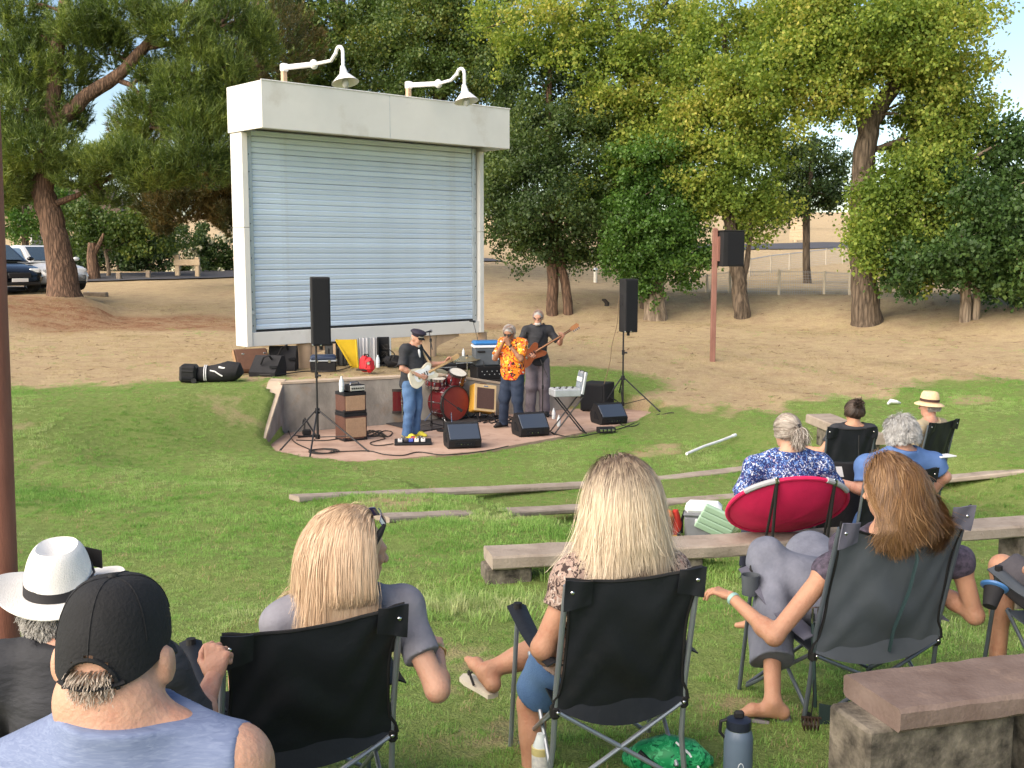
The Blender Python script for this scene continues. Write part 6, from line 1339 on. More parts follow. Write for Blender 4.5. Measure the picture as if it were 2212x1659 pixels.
    def shoes(s, m, sole=None, off=.012):
        for q in 'LR':
            an, to = s.J['an'+q], s.J['to'+q]; dv = to-an; hl = an+nv(np.array([dv[0], dv[1], 0]))*-.05+np.array([0, 0, -.045])
            pr = [cap(hl, an+dv*.6, .042, .044, .03), cap(an+dv*.6, to, .046, .034, .03, flat=((0, 0, 1), .75)), cap(an+np.array([0, 0, .01]), hl, .046, .042, .03, cuta=True)]
            V, Fq = surface(pr, s.h); o = mesh_np('shoe', V, Fq, m, s.t, True)
            if sole is not None:
                mb = MB(); z = float(to[2]-.03); a = hl; b = to; x = nv(np.cross([0, 0, 1], dv)); pts = []
                for (t, w) in ((-.04, .02), (0, .04), (.4, .038), (.75, .048), (1.05, .03)):
                    pts.append((a+(b-a)*t, w))
                vs = [tuple(p-x*w)[:2]+(float(p[2]-.028),) for p, w in pts]+[tuple(p+x*w)[:2]+(float(p[2]-.028),) for p, w in pts[::-1]]
                n = len(vs); mb.add(vs+[(v[0], v[1], v[2]-.016) for v in vs], [tuple(range(n)), tuple(range(2*n-1, n-1, -1))]+[(i, n+i, n+(i+1) % n, (i+1) % n) for i in range(n)]); mb.build('sole', sole, o, smooth=0)
    def eyes(s, iris=(.05, .03, .02)):
        for q in (-1, 1):
            MB().ell(s.hp(q*.031, .082, .004), (.0125, .0125, .0125), 12, 8).build('eye', mat('eye_white', (.7, .68, .66), .2), s.t)
    def w2l(s, p):
        return np.array(RZ(-s.rz) @ (Vector(p)-s.loc))
    def sunglasses(s, lens=None, name='sunglasses', up=0.0, back=0.0, sc=1.0):
        m = mat('lens_black', (.012, .010, .010), .08, spec=.8, coat=.5); mb = MB(); hp = s.hp
        for q in (-1, 1):
            mb.add([hp(q*(.033+dx)*sc, .105-abs(dx)*.25+back-(.02 if abs(dx) > .025 and dx > 0 else 0), .004+dz+up) for dx, dz in ((-.026, .016), (.026, .018), (.030, 0), (.020, -.020), (-.014, -.022), (-.026, -.006))], [(0, 1, 2, 3, 4, 5)])
            mb.tube([hp(q*.062, .09+back, .012+up), hp(q*.084, .03+back, .012+up), hp(q*.086, -.02+back, .004+up)], .0035, 5)
        mb.tube([hp(-.012, .112+back, .008+up), hp(.012, .112+back, .008+up)], .003, 5)
        return mb.build(name, m, s.t, smooth=0)
# ------------------------------------------------------------------ hair
def hair_mat(name, cols, root=None, rootlen=.15, rough=.48):
    m, t, b = nodes(name)
    a = N(t, 'ShaderNodeAttribute', attribute_name='rnd'); tt = N(t, 'ShaderNodeAttribute', attribute_name='tt')
    k = len(cols); rp = ramp(t, [(i/(k-1), c) for i, c in enumerate(cols)]); t.links.new(a.outputs['Fac'], rp.inputs[0]); out = rp.outputs[0]
    if root:
        r2 = ramp(t, [(rootlen*.25, (1, 1, 1)), (rootlen, (0, 0, 0))]); ad = N(t, 'ShaderNodeMath', operation='MULTIPLY_ADD'); ad.inputs[1].default_value = -rootlen*.7; t.links.new(a.outputs['Fac'], ad.inputs[0]); t.links.new(tt.outputs['Fac'], ad.inputs[2])
        t.links.new(ad.outputs[0], r2.inputs[0]); mx = N(t, 'ShaderNodeMixRGB'); mx.inputs[2].default_value = (*root, 1); t.links.new(r2.outputs[0], mx.inputs[0]); t.links.new(out, mx.inputs[1]); out = mx.outputs[0]
    t.links.new(out, b.inputs['Base Color']); b.inputs['Roughness'].default_value = rough; b.inputs['Specular IOR Level'].default_value = .45
    return m
def grow(pers, name, m, n, length, part_dir, hair_r=(.083, .103, .106), stiff=.72, steps=16, coll=(), wave=(0, 0), clump=.55, nclump=90, width=.0045, yrange=(-1, .35), zmin=-.35, seed=1, spread=.02, parent=None, seg_jit=.15, lift=.0, gather=None, face_cut=None, wall=None, behind=None):
    """strands rooted on the scalp fall under gravity and slide over the head and the given body volumes (local space)"""
    r = np.random.default_rng(seed); Rh = pers.Rh; c = pers.hc+Rh@np.array([0, -.006, .02]); hr = np.array(hair_r)
    d = r.normal(size=(n*6, 3)); d /= np.linalg.norm(d, axis=1)[:, None]
    keep = (d[:, 2] > zmin) & (d[:, 1] > yrange[0]) & (d[:, 1] < yrange[1]+.55*np.clip(d[:, 2], 0, 1))
    if face_cut: keep &= face_cut(d)
    d = d[keep][:n]; n = len(d); lay = r.uniform(0, 1, n)
    off = .002+.016*lay
    p = d*(hr*.97); part = np.array(part_dir, float)
    v = d-part*(d@nv(part))[:, None]; v = v/np.linalg.norm(v, axis=1)[:, None]*.6+d*.15+np.array([0, -.35, -.15]) if gather is None else None
    if gather is not None: v = np.array(gather)-p; v /= np.linalg.norm(v, axis=1)[:, None]
    L = length*(1-.16*r.random(n)**1.5)-0.35*length*0*lay; seg = (L/steps)[:, None]; pts = [p]
    C = [(np.zeros(3), hr, np.eye(3))]
    ginv = np.linalg.inv(Rh)@np.array([0, 0, -1.]); 
    cl = [((np.linalg.inv(Rh)@(np.array(cc)-c)), np.array(rr), np.linalg.inv(Rh)@np.array(MM)) for cc, rr, MM in coll]
    jit = r.normal(size=(n, 3))*spread*(1+1.6*r.random(n)**9)[:, None]
    if gather is not None:
        g_ = np.array(gather)/np.linalg.norm(gather); gr = np.linalg.norm(gather)
        for i in range(steps):
            u = ((i+1)/steps)**1.1; q = d*(1-u)+g_*u+jit*.5*math.sin(u*3.1)+np.array([0, 0, -.12])*math.sin(u*math.pi)*(d[:, 2:3] < .2); q /= np.linalg.norm(q, axis=1)[:, None]
            e_ = 1/np.sqrt(((q/(hr+off[:, None]))**2).sum(1)); pts.append(q*(e_*(1-u**6)+gr*u**6)[:, None])
    for i in range(steps if gather is None else 0):
        v = v/np.linalg.norm(v, axis=1)[:, None]; gg = ginv+jit*(i/steps)*2
        st = stiff if i > 1 else .9; v = v*st+gg*(1-st); v /= np.linalg.norm(v, axis=1)[:, None]
        q = p+v*seg
        for ci, (cc, rr, MM) in enumerate(C+cl):
            ro = rr+off[:, None]*(1.0 if ci == 0 else 1.2); loc_ = (q-cc)@MM; kk_ = np.sqrt(((loc_/ro)**2).sum(1)); ins_ = kk_ < 1
            if ins_.any(): q[ins_] = cc+(loc_[ins_]/kk_[ins_][:, None])@MM.T
        v = q-p; p = q; pts.append(p)
    Pm = np.stack(pts, 1)      # n, steps+1, 3
    tt = np.linspace(0, 1, steps+1)
    if nclump:
        g = r.integers(0, n, nclump); gi = np.argmin(((d[:, None, :]-d[g][None])**2).sum(2), 1); G_ = Pm[g][gi]
        Pm = Pm+(G_-Pm)*(clump*tt**1.3)[None, :, None]*(np.where(r.random(n) < .06, .0, .35+.65*r.random(n)))[:, None, None]
    if wave[0]:
        ph = (gi if nclump else np.arange(n))*1.7; w = wave[0]*np.sin(tt[None]*wave[1]+ph[:, None]+r.normal(size=n)[:, None]*.4)*tt[None]
        w2 = wave[0]*np.cos(tt[None]*wave[1]*.8+ph[:, None]*1.3)*tt[None]; Pm[:, :, 0] += w; Pm[:, :, 1] += w2*.6
    Pm = c+Pm@Rh.T
    if wall is not None:      # keep the hair in front of the chair cloth
        ymin = wall(Pm[:, :, 2])+.010*r.random(n)[:, None]+.004; Pm[:, :, 1] = np.maximum(Pm[:, :, 1], ymin)
    if behind is not None: Pm[:, :, 1] = np.minimum(Pm[:, :, 1], behind(Pm[:, :, 2])-.012*r.random(n)[:, None])
    tan = np.gradient(Pm, axis=1); outw = Pm-(c+np.zeros(3)); outw[:, :, 2] *= .3; sd = np.cross(tan, outw+r.normal(size=(n, 1, 3))*.03); sd /= np.linalg.norm(sd, axis=2)[:, :, None]+1e-9
    wd_ = width*(.55+.45*r.random(n))[:, None, None]*(1-.55*tt**2)[None, :, None]
    V = np.stack([Pm-sd*wd_, Pm+sd*wd_], 2).reshape(-1, 3); m_ = steps+1
    base = (np.arange(n)*m_*2)[:, None]+np.arange(steps)[None]*2; Fq = np.stack([base, base+1, base+3, base+2], 2).reshape(-1, 4)
    o = mesh_np(name, V, Fq, m, parent or pers.t, True)
    rv = r.random(n) if not nclump else np.clip(.5+.62*((.5*r.random(n)+.5*r.random(nclump)[gi])-.5), 0, 1)
    a = o.data.attributes.new('rnd', 'FLOAT', 'POINT'); a.data.foreach_set('value', np.repeat(rv, m_*2).astype(np.float32))
    a = o.data.attributes.new('tt', 'FLOAT', 'POINT'); a.data.foreach_set('value', np.tile(np.repeat(tt*length, 2), n).astype(np.float32))
    return o
def hair_base(pers, m, r=(.079, .099, .102), cuts=(), name='hair_base', h=None, extra=()):
    V, Fq = surface([elp(pers.hp(0, -.006, .022), [q*pers.hs for q in r], pers.Rh, .02)]+list(extra), h or pers.h, None, cuts); o = mesh_np(name, V, Fq, m, pers.t, True)
    for nm, v in (('rnd', .3), ('tt', .3)): a = o.data.attributes.new(nm, 'FLOAT', 'POINT'); a.data.foreach_set('value', np.full(len(V), v, np.float32))
    return o
def back_coll(p, f=1.0):
    """volumes the hair slides over: neck, back and shoulders"""
    T, sp, J = p.T, p.sp, p.J; P_ = J['pelvis']; Ls = np.linalg.norm(J['neck']-P_)/.56
    xs_ = nv(J['shR']-J['shL'])
    S1 = np.stack([xs_, T[:, 1], sp], 1)
    return [(P_+sp*.37*Ls, np.array((.182, .135, .205))*np.array([f, f, 1]), T), ((J['shL']+J['shR'])/2-sp*.0, np.array((.215, .085, .075)), S1), (J['neck']+sp*.03, np.array((.075, .07, .10)), T)]

# ================================================================== CAMP CHAIRS
CH_BLACK = mat('chair_black_cloth', (.010, .012, .0165), .52, var=.25, scale=2.5, bump=.3, bscale=9, spec=.3, dirt=((.016, .017, .021), 3.5, .55))
CH_GREY = mat('chair_grey_cloth', (.062, .072, .085), .6, c2=(.085, .098, .115), scale=3, bump=.2, bscale=8, spec=.3)
CH_GREYP = mat('chair_purple_grey', (.10, .10, .135), .65, var=.1, scale=8, bump=.1, bscale=20)
TUBE_S = mat('steel_tube_grey', (.26, .29, .33), .32, var=.06, metal=.55, spec=.5); TUBE_D = mat('steel_tube_dark', (.10, .12, .145), .35, var=.08, metal=.4)
PIPING = mat('piping_black', (.008, .008, .009), .7)
CG = 'folding camp chairs'
def camp_chair(label, loc, rz, w=.54, zb=.88, cloth=CH_BLACK, tube=TUBE_S, yb=-.18, dl=0.0, dr=0.0, pocket=None, arms='LR', cup='R', zs=.385, sag=.045, waist=.90, curve=.03, az=.56, aw=.085):
    """back corners may droop by dl / dr"""
    t = thing('camp_chair', label, 'chair', loc, rz, CG); hw = w/2; pocket = pocket or cloth
    zt = {-1: zb-dl, 1: zb-dr}; ft = {}; g0 = loc.z
    def gl(x, y):
        v = RZ(rz) @ Vector((x, y, 0)); return gz(loc.x+v.x, loc.y+v.y)-g0
    def up(s, z): q = z/zb; return Vector((s*(hw*(1.03+.04*(1-q))), yb*q*q+.0-.02, z))
    nm = {-1: 'L', 1: 'R'}
    for s in (-1, 1):
        z0 = gl(s*hw, -.02)
        u = MB().tube([up(s, z0)+Vector((s*.02, 0, 0)), up(s, .2), up(s, .45), up(s, zt[s]-.03)], .0115, 10).build('upright', tube, t)
        MB().cyl(up(s, z0), up(s, z0+.045), .018, .016, 10).build('foot_cap', PIPING, u)
        # braces: rear cross, sides, front cross
        MB().tube([up(s, zs-.035)+Vector((-s*.015, -.018, 0)), (-s*hw*.95, -.06, gl(-s*hw, -.06)+.03)], .0095, 8).build('rear_brace', tube, t)
        MB().tube([up(s, zs-.035)+Vector((0, .018, 0)), (s*hw*1.12, .50, gl(s*hw*1.1, .5)+.02)], .0095, 8).build('side_brace', tube, t)
        MB().tube([(s*hw*1.04, .0, z0+.05), (s*hw*1.02, .43, zs+.03)], .0095, 8).build('side_brace', tube, t)
        MB().tube([(s*hw*1.12, .50, gl(s*hw*1.1, .5)+.03), (-s*hw*.98, .44, zs+.03)], .0095, 8).build('front_brace', tube, t)
        MB().box(up(s, zs-.035), (.036, .044, .055), None, .01).build('hub', PIPING, t)
        MB().ell(up(s, zs-.035)+Vector((-s*.006, -.028, .004)), (.0075, .005, .0075), 8, 6).build('rivet', CHROME, t)
        if nm[s] in arms:
            af = Vector((s*(hw+.055), .44, .60)); ab = up(s, az)+Vector((s*.012, .0, .0)); fo = Vector((s*(hw+.07), .52, gl(s*(hw+.07), .52)))
            MB().tube([fo, af], .0105, 8).build('arm_post', tube, t); 
            MB().grid(lambda u, v: ab.lerp(af+Vector((0, .03, .02)), u)+Vector((s*(v-.5)*aw*(1-.25*(1-u)), 0, -.03*math.sin(u*math.pi)+.008*math.cos((v-.5)*6))), 10, 4, .006).build('armrest', pocket, t, smooth=60)
            MB().cyl(af-Vector((0, 0, .02)), af+Vector((0, .0, .035)), .02, .018, 10).build('arm_cap', PIPING, t)
            if nm[s] == cup:
                cc = af+Vector((s*.0, -.02, -.0)); c_ = MB().lathe([(.040, -.10), (.043, -.02), (.045, .0), (.043, .0), (.041, -.02), (.038, -.097)], cc+Vector((s*.055, -.05, .01)), 16).build('cup_holder', cloth, t)
    # backrest cloth: held at the corners, drawn in at the waist, flared at the seat
    n = 24
    def bp(u, v):
        x = u*2-1; z_top = zt[-1]*(1-u)+zt[1]*u + .012*abs(x)**3*0 - curve*(1-x*x)**1.0
        z = zs-.02+(z_top-zs+.02)*v; e = waist+(1.0-waist)*(abs(v*2-1.0)**1.7) if v > .12 else waist+(1.06-waist)*(abs(v*2-1.0)**1.5)
        ub = up(1, z); y = ub.y-.012-sag*(1-x*x)*math.sin(math.pi*min(1, v*.92+.06)) 
        rp = .008*math.sin(7*x+9*v+2*math.sin(3*v))*(1-abs(x))*math.sin(v*math.pi)+.005*math.sin(14*v-5*x+3*math.sin(4*x))+.006*math.exp(-((abs(x)-(.95-.7*(1-v)))/.06)**2)*v
        return (x*hw*1.045*e, y+rp, z)
    MB().grid(bp, n, n, .006).build('backrest', cloth, t, smooth=60)
    pts = [bp(0, v/16) for v in range(17)]+[bp(u/20, 1) for u in range(1, 21)]+[bp(1, 1-v/16) for v in range(1, 17)]
    MB().tube(pts, .0065, 6).build('piping', PIPING, t)
    for s in (-1, 1):
        tp = Vector(bp(0 if s < 0 else 1, 1)); q0 = up(s, zt[s]-.02)
        mb = MB(); ww, hh = .105, .125
        def pk(u, v, s=s, tp=tp): return (tp.x-s*u*ww+s*.012, bp(.5+s*.5*(1-u*.35), 1-v*.16)[1]-.010-.016*math.cos((u-.3)*1.6)-.004*v, tp.z+.002-v*hh*(1-.25*u)-.008*u)
        mb.grid(pk, 8, 8, .006); mb.build('corner_pocket', pocket, t, smooth=60)
        MB().ell(Vector(pk(.28, .42))+Vector((0, -.006, 0)), (.0085, .005, .0085), 8, 6).build('rivet', CHROME, t)
    def sp_(u, v):
        x = u*2-1; return (x*hw*(1.02+.0*v), -.03+.47*v, zs-.03+.055*v-.055*(1-x*x)*math.sin(math.pi*(v*.85+.1)))
    MB().grid(sp_, 16, 12, .006).build('seat', cloth, t, smooth=60)
    # skirt that joins back and seat
    MB().grid(lambda u, v: ((u*2-1)*hw*1.05, -.03-.03*v-.03*(1-(u*2-1)**2), zs+.03-v*(.05+.075*(1-(u*2-1)**2))), 16, 4, .005).build('back_skirt', cloth, t, smooth=60)
    return t
def chair_spot(px, py, d, rz, yb=-.18):
    p = P(px, py, d); o = RZ(rz) @ Vector((0, yb, 0)); x, y = p.x-o.x, p.y-o.y; g = gz(x, y); return Vector((x, y, g)), p.z-g
def seated(sw=.165, hx=.09, **kw):
    J = dict(pelvis=(0, .14, .46), neck=(0, -.06, 1.0), head=(0, -.02, 1.165), shL=(-sw, -.055, .945), shR=(sw, -.055, .945), hipL=(-hx, .17, .45), hipR=(hx, .17, .45), knL=(-.13, .60, .50), knR=(.13, .60, .50), anL=(-.14, .62, .095), anR=(.14, .62, .095), toL=(-.16, .80, .035), toR=(.16, .80, .035),
             elL=(-.29, .02, .70), elR=(.29, .02, .70), wrL=(-.30, .27, .66), wrR=(.30, .27, .66)); J.update(kw); return J
class Fr:
    """local frame of a seat: L(px,py,d) turns a sighted point into local metres"""
    def __init__(s, loc, rz): s.loc = loc; s.rz = rz
    def g(s, px, py, h): return tuple(RZ(-s.rz) @ (G(px, py)+Vector((0, 0, h))-s.loc))
    def __call__(s, px, py, d): return tuple(RZ(-s.rz) @ (P(px, py, d)-s.loc))
SK_TAN = skin('skin_tan', (.42, .225, .145)); SK_RED = skin('skin_ruddy', (.43, .22, .155), (.50, .28, .205)); SK_PALE = skin('skin_pale', (.47, .27, .19)); SK_BROWN = skin('skin_brown', (.27, .135, .08))
DENIM = mat('denim', (.045, .105, .24), .8, c2=(.10, .19, .36), scale=7, bump=.25, bscale=140); KHAKI = mat('khaki_cloth', (.32, .25, .165), .85, var=.08, scale=10, bump=.15, bscale=120)
GREYT = mat('grey_tee', (.165, .165, .20), .85, c2=(.225, .225, .265), scale=9, bump=.5, bscale=13); BLKT = mat('black_tee', (.018, .019, .024), .8, c2=(.034, .036, .044), scale=4, bump=.6, bscale=12, stretch=(1, 1, 2.5))
def pattern_mat(name, base, cols, scale, thr=.5, rough=.8):
    """printed cloth: flecks of several colours on a ground colour"""
    m, t, b = nodes(name); tc = N(t, 'ShaderNodeTexCoord'); out = None
    for i, (c, sc_, lo, hi) in enumerate(cols):
        mp = N(t, 'ShaderNodeMapping'); mp.inputs['Location'].default_value = (i*3.1, i*1.7, i*2.3); t.links.new(tc.outputs['Object'], mp.inputs[0])
        nz = N(t, 'ShaderNodeTexNoise', Scale=sc_, Detail=2.5, Roughness=.55, Distortion=1.4); t.links.new(mp.outputs[0], nz.inputs['Vector'])
        rp = ramp(t, [(lo, (0, 0, 0)), (hi, (1, 1, 1))]); t.links.new(nz.outputs['Fac'], rp.inputs[0])
        mx = N(t, 'ShaderNodeMixRGB'); mx.inputs[2].default_value = (*c, 1); t.links.new(rp.outputs[0], mx.inputs[0])
        if out is None: mx.inputs[1].default_value = (*base, 1)
        else: t.links.new(out, mx.inputs[1])
        out = mx.outputs[0]
    t.links.new(out, b.inputs['Base Color']); b.inputs['Roughness'].default_value = rough; b.inputs['Specular IOR Level'].default_value = .25
    return m
HEATHER = pattern_mat('heather_blue', (.15, .19, .31), [((.19, .235, .36), 70, .45, .68), ((.12, .155, .265), 50, .55, .75)], 1)
b_ = HEATHER.node_tree
for n_ in b_.nodes:
    if n_.type == 'MAPPING': n_.inputs['Scale'].default_value = (.35, 1, 2.6)
SNAKE = pattern_mat('brown_print', (.34, .25, .21), [((.05, .032, .03), 42, .50, .56), ((.48, .40, .36), 36, .60, .66), ((.28, .15, .12), 26, .62, .70)], 1)
FLORAL = pattern_mat('blue_floral', (.018, .03, .13), [((.10, .20, .50), 38, .53, .57), ((.62, .66, .78), 46, .575, .61), ((.45, .22, .30), 34, .66, .70)], 1)
HAWAII = pattern_mat('orange_print', (.85, .22, .02), [((.88, .50, .04), 8, .54, .60), ((.50, .03, .02), 10, .53, .58), ((.02, .015, .02), 12, .56, .60), ((.75, .68, .58), 14, .62, .65)], 1)

# ------------------------------------------------------------------ woman with straight blond hair and sunglasses on her head
rz3 = R(22); loc3, zb3 = chair_spot(677, 1345, 3.72, rz3)
camp_chair('black camp chair with drooping left corner under the woman with sunglasses on her hair', loc3, rz3, .58, zb3, dl=-.01, dr=-.045, curve=.035)
f3 = Fr(loc3, rz3)
J = seated(.16, neck=f3(745, 1290, 3.93), head=f3(772, 1193, 3.94), shL=f3(618, 1345, 3.90), shR=f3(868, 1316, 4.0), elR=f3(945, 1490, 3.85), wrR=f3(944, 1400, 4.12), elL=f3(600, 1475, 4.06), wrL=f3(560, 1545, 4.3), pelvis=(0, .18, .46), hipL=(-.09, .21, .45), hipR=(.09, .21, .45))
wall_of = lambda zb, yb, sag=.0, m=.030: (lambda z: np.where(z < zb+.02, yb*(z/zb)**2-.02-sag*.9*np.clip((zb-z)/.2, 0, 1)+m, -9.) + np.where((z >= zb+.02) & (z < zb+.10), 9+yb-.02+m, 0))
wall3 = wall_of(zb3-.05, -.18)
w3 = Person('person', 'woman with long straight blond hair in grey t-shirt, sunglasses pushed up on her head', loc3, rz3, J, SK_PALE, .0085, 1.0, (R(-80), R(-6), 0), .98, True, [('R', (0, 1, .1), (0.2, 0, 1), .3, .5)])
w3.wear('t_shirt', GREYT, {'torso': None, 'uaL': (0, .62), 'uaR': (0, .60)}, .016, (.004, 26), [(w3.J['neck']+w3.sp*.03, w3.sp, .105)])
w3.wear('shorts', mat('navy_cloth', (.03, .035, .06), .8), {'thL': (0, .9), 'thR': (0, .9)}, .014, extra=[elp((0, .15, .45), (.19, .15, .12), None, .05)])
BLOND = hair_mat('hair_blond', [(.38, .235, .14), (.54, .37, .235), (.64, .475, .325), (.73, .58, .43)], (.36, .21, .11), .08)
hair_base(w3, BLOND, (.081, .100, .103), [(w3.hp(0, .05, -.03), w3.Rh@np.array([0, .75, -.66]))])
grow(w3, 'hair', BLOND, 13000, .52, (0, 1, .1), (.085, .105, .107), .62, 18, back_coll(w3), (.006, 6), .30, 380, .0012, (-1, .14), -.30, 3, .05, wall=wall3)
# sunglasses on top of the head, with patterned temple towards the viewer
mb = MB(); hp = w3.hp; GL = mat('lens_purple', (.05, .045, .12), .08, spec=.9, coat=.6)
for q in (-1, 1): mb.grid(lambda u, v, q=q: hp(q*(.012+.080*u), .085-.030*u*u-.022*v, .134-.022*u*u+.030*v-.010*u), 6, 3, .003)
sgo = mb.build('sunglasses', GL, w3.t, smooth=60)
for q in (-1, 1):
    MB().tube([hp(q*.086, .058, .118), hp(q*.104, .035, .095), hp(q*.117, .005, .055), hp(q*.116, -.02, .01), hp(q*.110, -.04, -.03)], [.007, .012, .013, .012, .005], 8, True, 1.0).build('temple', PIPING, sgo)
    MB().lathe([(.008, -.003), (.013, 0), (.008, .003)], hp(q*.127, .0, .048), 14, Matrix(w3.Rh.tolist()) @ RY(math.pi/2)).build('temple_ring', CHROME, sgo)
wv = w3.J['wrR']; MB().lathe([(.033, -.012), (.036, 0), (.033, .012)], tuple(wv*.9+w3.J['elR']*.1), 18, Vector((0, 0, 1)).rotation_difference(Vector(wv-w3.J['elR'])).to_matrix()).build('bracelet', mat('gold', (.55, .38, .14), .3, metal=.9), w3.t)

# ------------------------------------------------------------------ platinum blond woman in a printed blouse
rz4 = R(12); loc4, zb4 = chair_spot(1366, 1237, 4.12, rz4)
camp_chair('black camp chair of the platinum blonde woman, level back and silver legs', loc4, rz4, .50, zb4, dl=.0, dr=-.02, cup='R')
f4 = Fr(loc4, rz4)
J = seated(.16, neck=f4(1348, 1180, 4.30), head=f4(1338, 1072, 4.33), shL=f4(1238, 1255, 4.28), shR=f4(1442, 1235, 4.36), elL=f4(1172, 1400, 4.28), wrL=f4(1215, 1450, 4.55), elR=(.25, .08, .68), wrR=(.20, .33, .62), pelvis=(-.07, .18, .46),
           knL=f4(1148, 1520, 4.66), anL=f4(1148, 1690, 4.62), toL=f4(1128, 1725, 4.78), hipL=(-.18, .22, .45), hipR=(.03, .22, .45), knR=f4(1170, 1400, 4.86), anR=f4(1052, 1450, 4.82), toR=f4(1012, 1424, 4.94))
w4 = Person('person', 'woman with platinum hair and dark roots, brown printed blouse and denim shorts', loc4, rz4, J, SK_TAN, .0085, 1.17, (R(6), R(-4), 0), .98, True, [('L', (.5, .8, -.2), (0, 0, 1), .4, .5)])
w4.wear('blouse', SNAKE, {'torso': None, 'uaL': (-.05, .42), 'uaR': (-.05, .42)}, .020, (.005, 30), [(w4.J['neck']+w4.sp*.035, w4.sp, .105)])
w4.wear('denim_shorts', DENIM, {'thL': (0, .80), 'thR': (0, .62)}, .018, (.003, 30), extra=[elp((-.07, .18, .45), (.215, .17, .125), None, .05)])
PLAT = hair_mat('hair_platinum', [(.42, .31, .20), (.58, .465, .325), (.69, .575, .425), (.79, .69, .55)], (.10, .065, .045), .125)
hair_base(w4, PLAT, (.081, .100, .103), [(w4.hp(0, .05, -.03), w4.Rh@np.array([0, .75, -.66]))])
grow(w4, 'hair', PLAT, 13000, .46, (0, 1, .05), (.083, .102, .106), .60, 18, back_coll(w4, .88), (.010, 6), .40, 320, .0012, (-1, .42), -.28, 4, .09, wall=wall_of(zb4-.03, -.18))
# flip-flops
def flipflop(p, q, m, ms, rs=.006):
    an, to = p.J['an'+q], p.J['to'+q]; dv = to-an; u = nv(dv); n_ = nv(np.array([0, 0, 1.])-u*u[2]); x = np.cross(u, n_); o = an-n_*.083-u*.06; L = np.linalg.norm(dv)+.10; vs = []
    ol = [(0, .0), (.03, .028), (.3, .032), (.7, .043), (.9, .036), (1, .0), (.9, -.036), (.7, -.043), (.3, -.032), (.03, -.028)]
    for z in (0, -.02): vs += [tuple(o+u*a*L+x*b+n_*z) for a, b in ol]
    k = len(ol); s = MB().add(vs, [tuple(range(k)), tuple(range(2*k-1, k-1, -1))]+[(i, k+i, k+(i+1) % k, (i+1) % k) for i in range(k)]).build('sandal', m, p.t, smooth=40)
    a = o+u*L*.78+n_*.02; 
    for sg in (-1, 1): MB().tube([tuple(o+u*L*.82+n_*.012), tuple(o+u*L*.7+x*sg*.02+n_*.045), tuple(o+u*L*.42+x*sg*.038+n_*.01)], rs, 6).build('strap', ms, s)
SOLE = mat('sole_cream', (.6, .55, .45), .7); flipflop(w4, 'R', SOLE, PIPING); flipflop(w4, 'L', SOLE, PIPING)

# ------------------------------------------------------------------ woman in the dark grey chair
rz5 = R(18); loc5, zb5 = chair_spot(1945, 1106, 4.95, rz5)
c5 = camp_chair('large dark grey camp chair with a cord down the back, beside the near bench', loc5, rz5, .645, zb5, CH_GREY, TUBE_D, -.20, .012, -.02, CH_GREYP, 'LR', 'L', .37, .05, .93, .11, .43, .13)
MB().tube([(.02, -.245, zb5-.02), (.03, -.27, zb5-.2), (.035, -.22, .66), (.03, -.13, .45), (.04, -.09, .33)], .011, 6, True, .5).build('cord', mat('cord_green', (.02, .045, .05), .7), c5)
MB().tube([(-.34, -.03, .53), (-.345, -.05, .40), (-.34, -.06, .22), (-.31, -.03, .08)], .009, 6).build('strap', mat('strap_green', (.022, .045, .045), .7), c5)
MB().tube([(-.36, -.06, .50), (-.33, -.06, .50), (-.33, -.06, .57), (-.36, -.06, .57), (-.36, -.06, .50)], .005, 6).build('buckle', CHROME, c5)
MB().grid(lambda u, v: (-.31+.24*u, -.06-.02*math.sin(u*3), .11-.02*math.sin(u*3.1)-v*.13), 8, 4, .008).build('carry_pouch', mat('pouch_green', (.018, .035, .035), .8), c5)
f5 = Fr(loc5, rz5)
J = seated(.175, pelvis=(0, .20, .47), neck=f5(1908, 1156, 5.07), head=f5(1918, 1060, 5.05), shL=f5(1790, 1232, 5.08), shR=f5(2072, 1212, 5.24), elL=f5(1672, 1375, 5.02), wrL=f5(1578, 1288, 5.28), elR=f5(2106, 1330, 5.25), wrR=(.33, .34, .66),
           hipL=(-.10, .24, .48), hipR=(.10, .24, .48), knL=f5(1665, 1212, 5.50), anL=f5.g(1668, 1562, .085), toL=f5.g(1596, 1560, .03), knR=(.08, .64, .60), anR=(-.10, .72, .22), toR=(-.20, .88, .16))
w5 = Person('person', 'woman with layered brown hair, bare arm on the chair rest, grey wrap over her knees', loc5, rz5, J, SK_TAN, .0085, 1.02, (R(26), R(-8), 0), 1.0, True, [('L', (-.45, .85, .08), (0, .1, 1), .42, .5)])
w5.wear('top', mat('dark_top', (.02, .018, .03), .8, c2=(.10, .08, .12), scale=40), {'torso': None}, .014, (.003, 30), [(w5.J['neck']+w5.sp*.02, w5.sp, .105)])
WRAP = mat('grey_wrap', (.115, .125, .165), .95, c2=(.17, .18, .23), scale=12, bump=.2, bscale=60)
kn, hp0 = w5.J['knL'], w5.J['hipL']; kr = w5.J['knR']
w5.wear('wrap_skirt', WRAP, {'thL': (0, 1.05), 'thR': (0, 1.05), 'snR': (0, .75)}, .030, (.010, 17), extra=[elp((0, .18, .47), (.20, .17, .13), None, .06), cap(kn, kn+(w5.J['anL']-kn)*.72, .100, .145, .04, cutb=True, flat=((1, 0, 0), .62)), cap((kn+hp0)/2, (kr+w5.J['hipR'])/2, .10, .10, .08), cap(kr, (kn+w5.J['anL'])/2, .09, .10, .08)])
BROWN = hair_mat('hair_brown', [(.05, .025, .012), (.11, .055, .025), (.23, .125, .052), (.46, .29, .13)], (.085, .045, .022), .07)
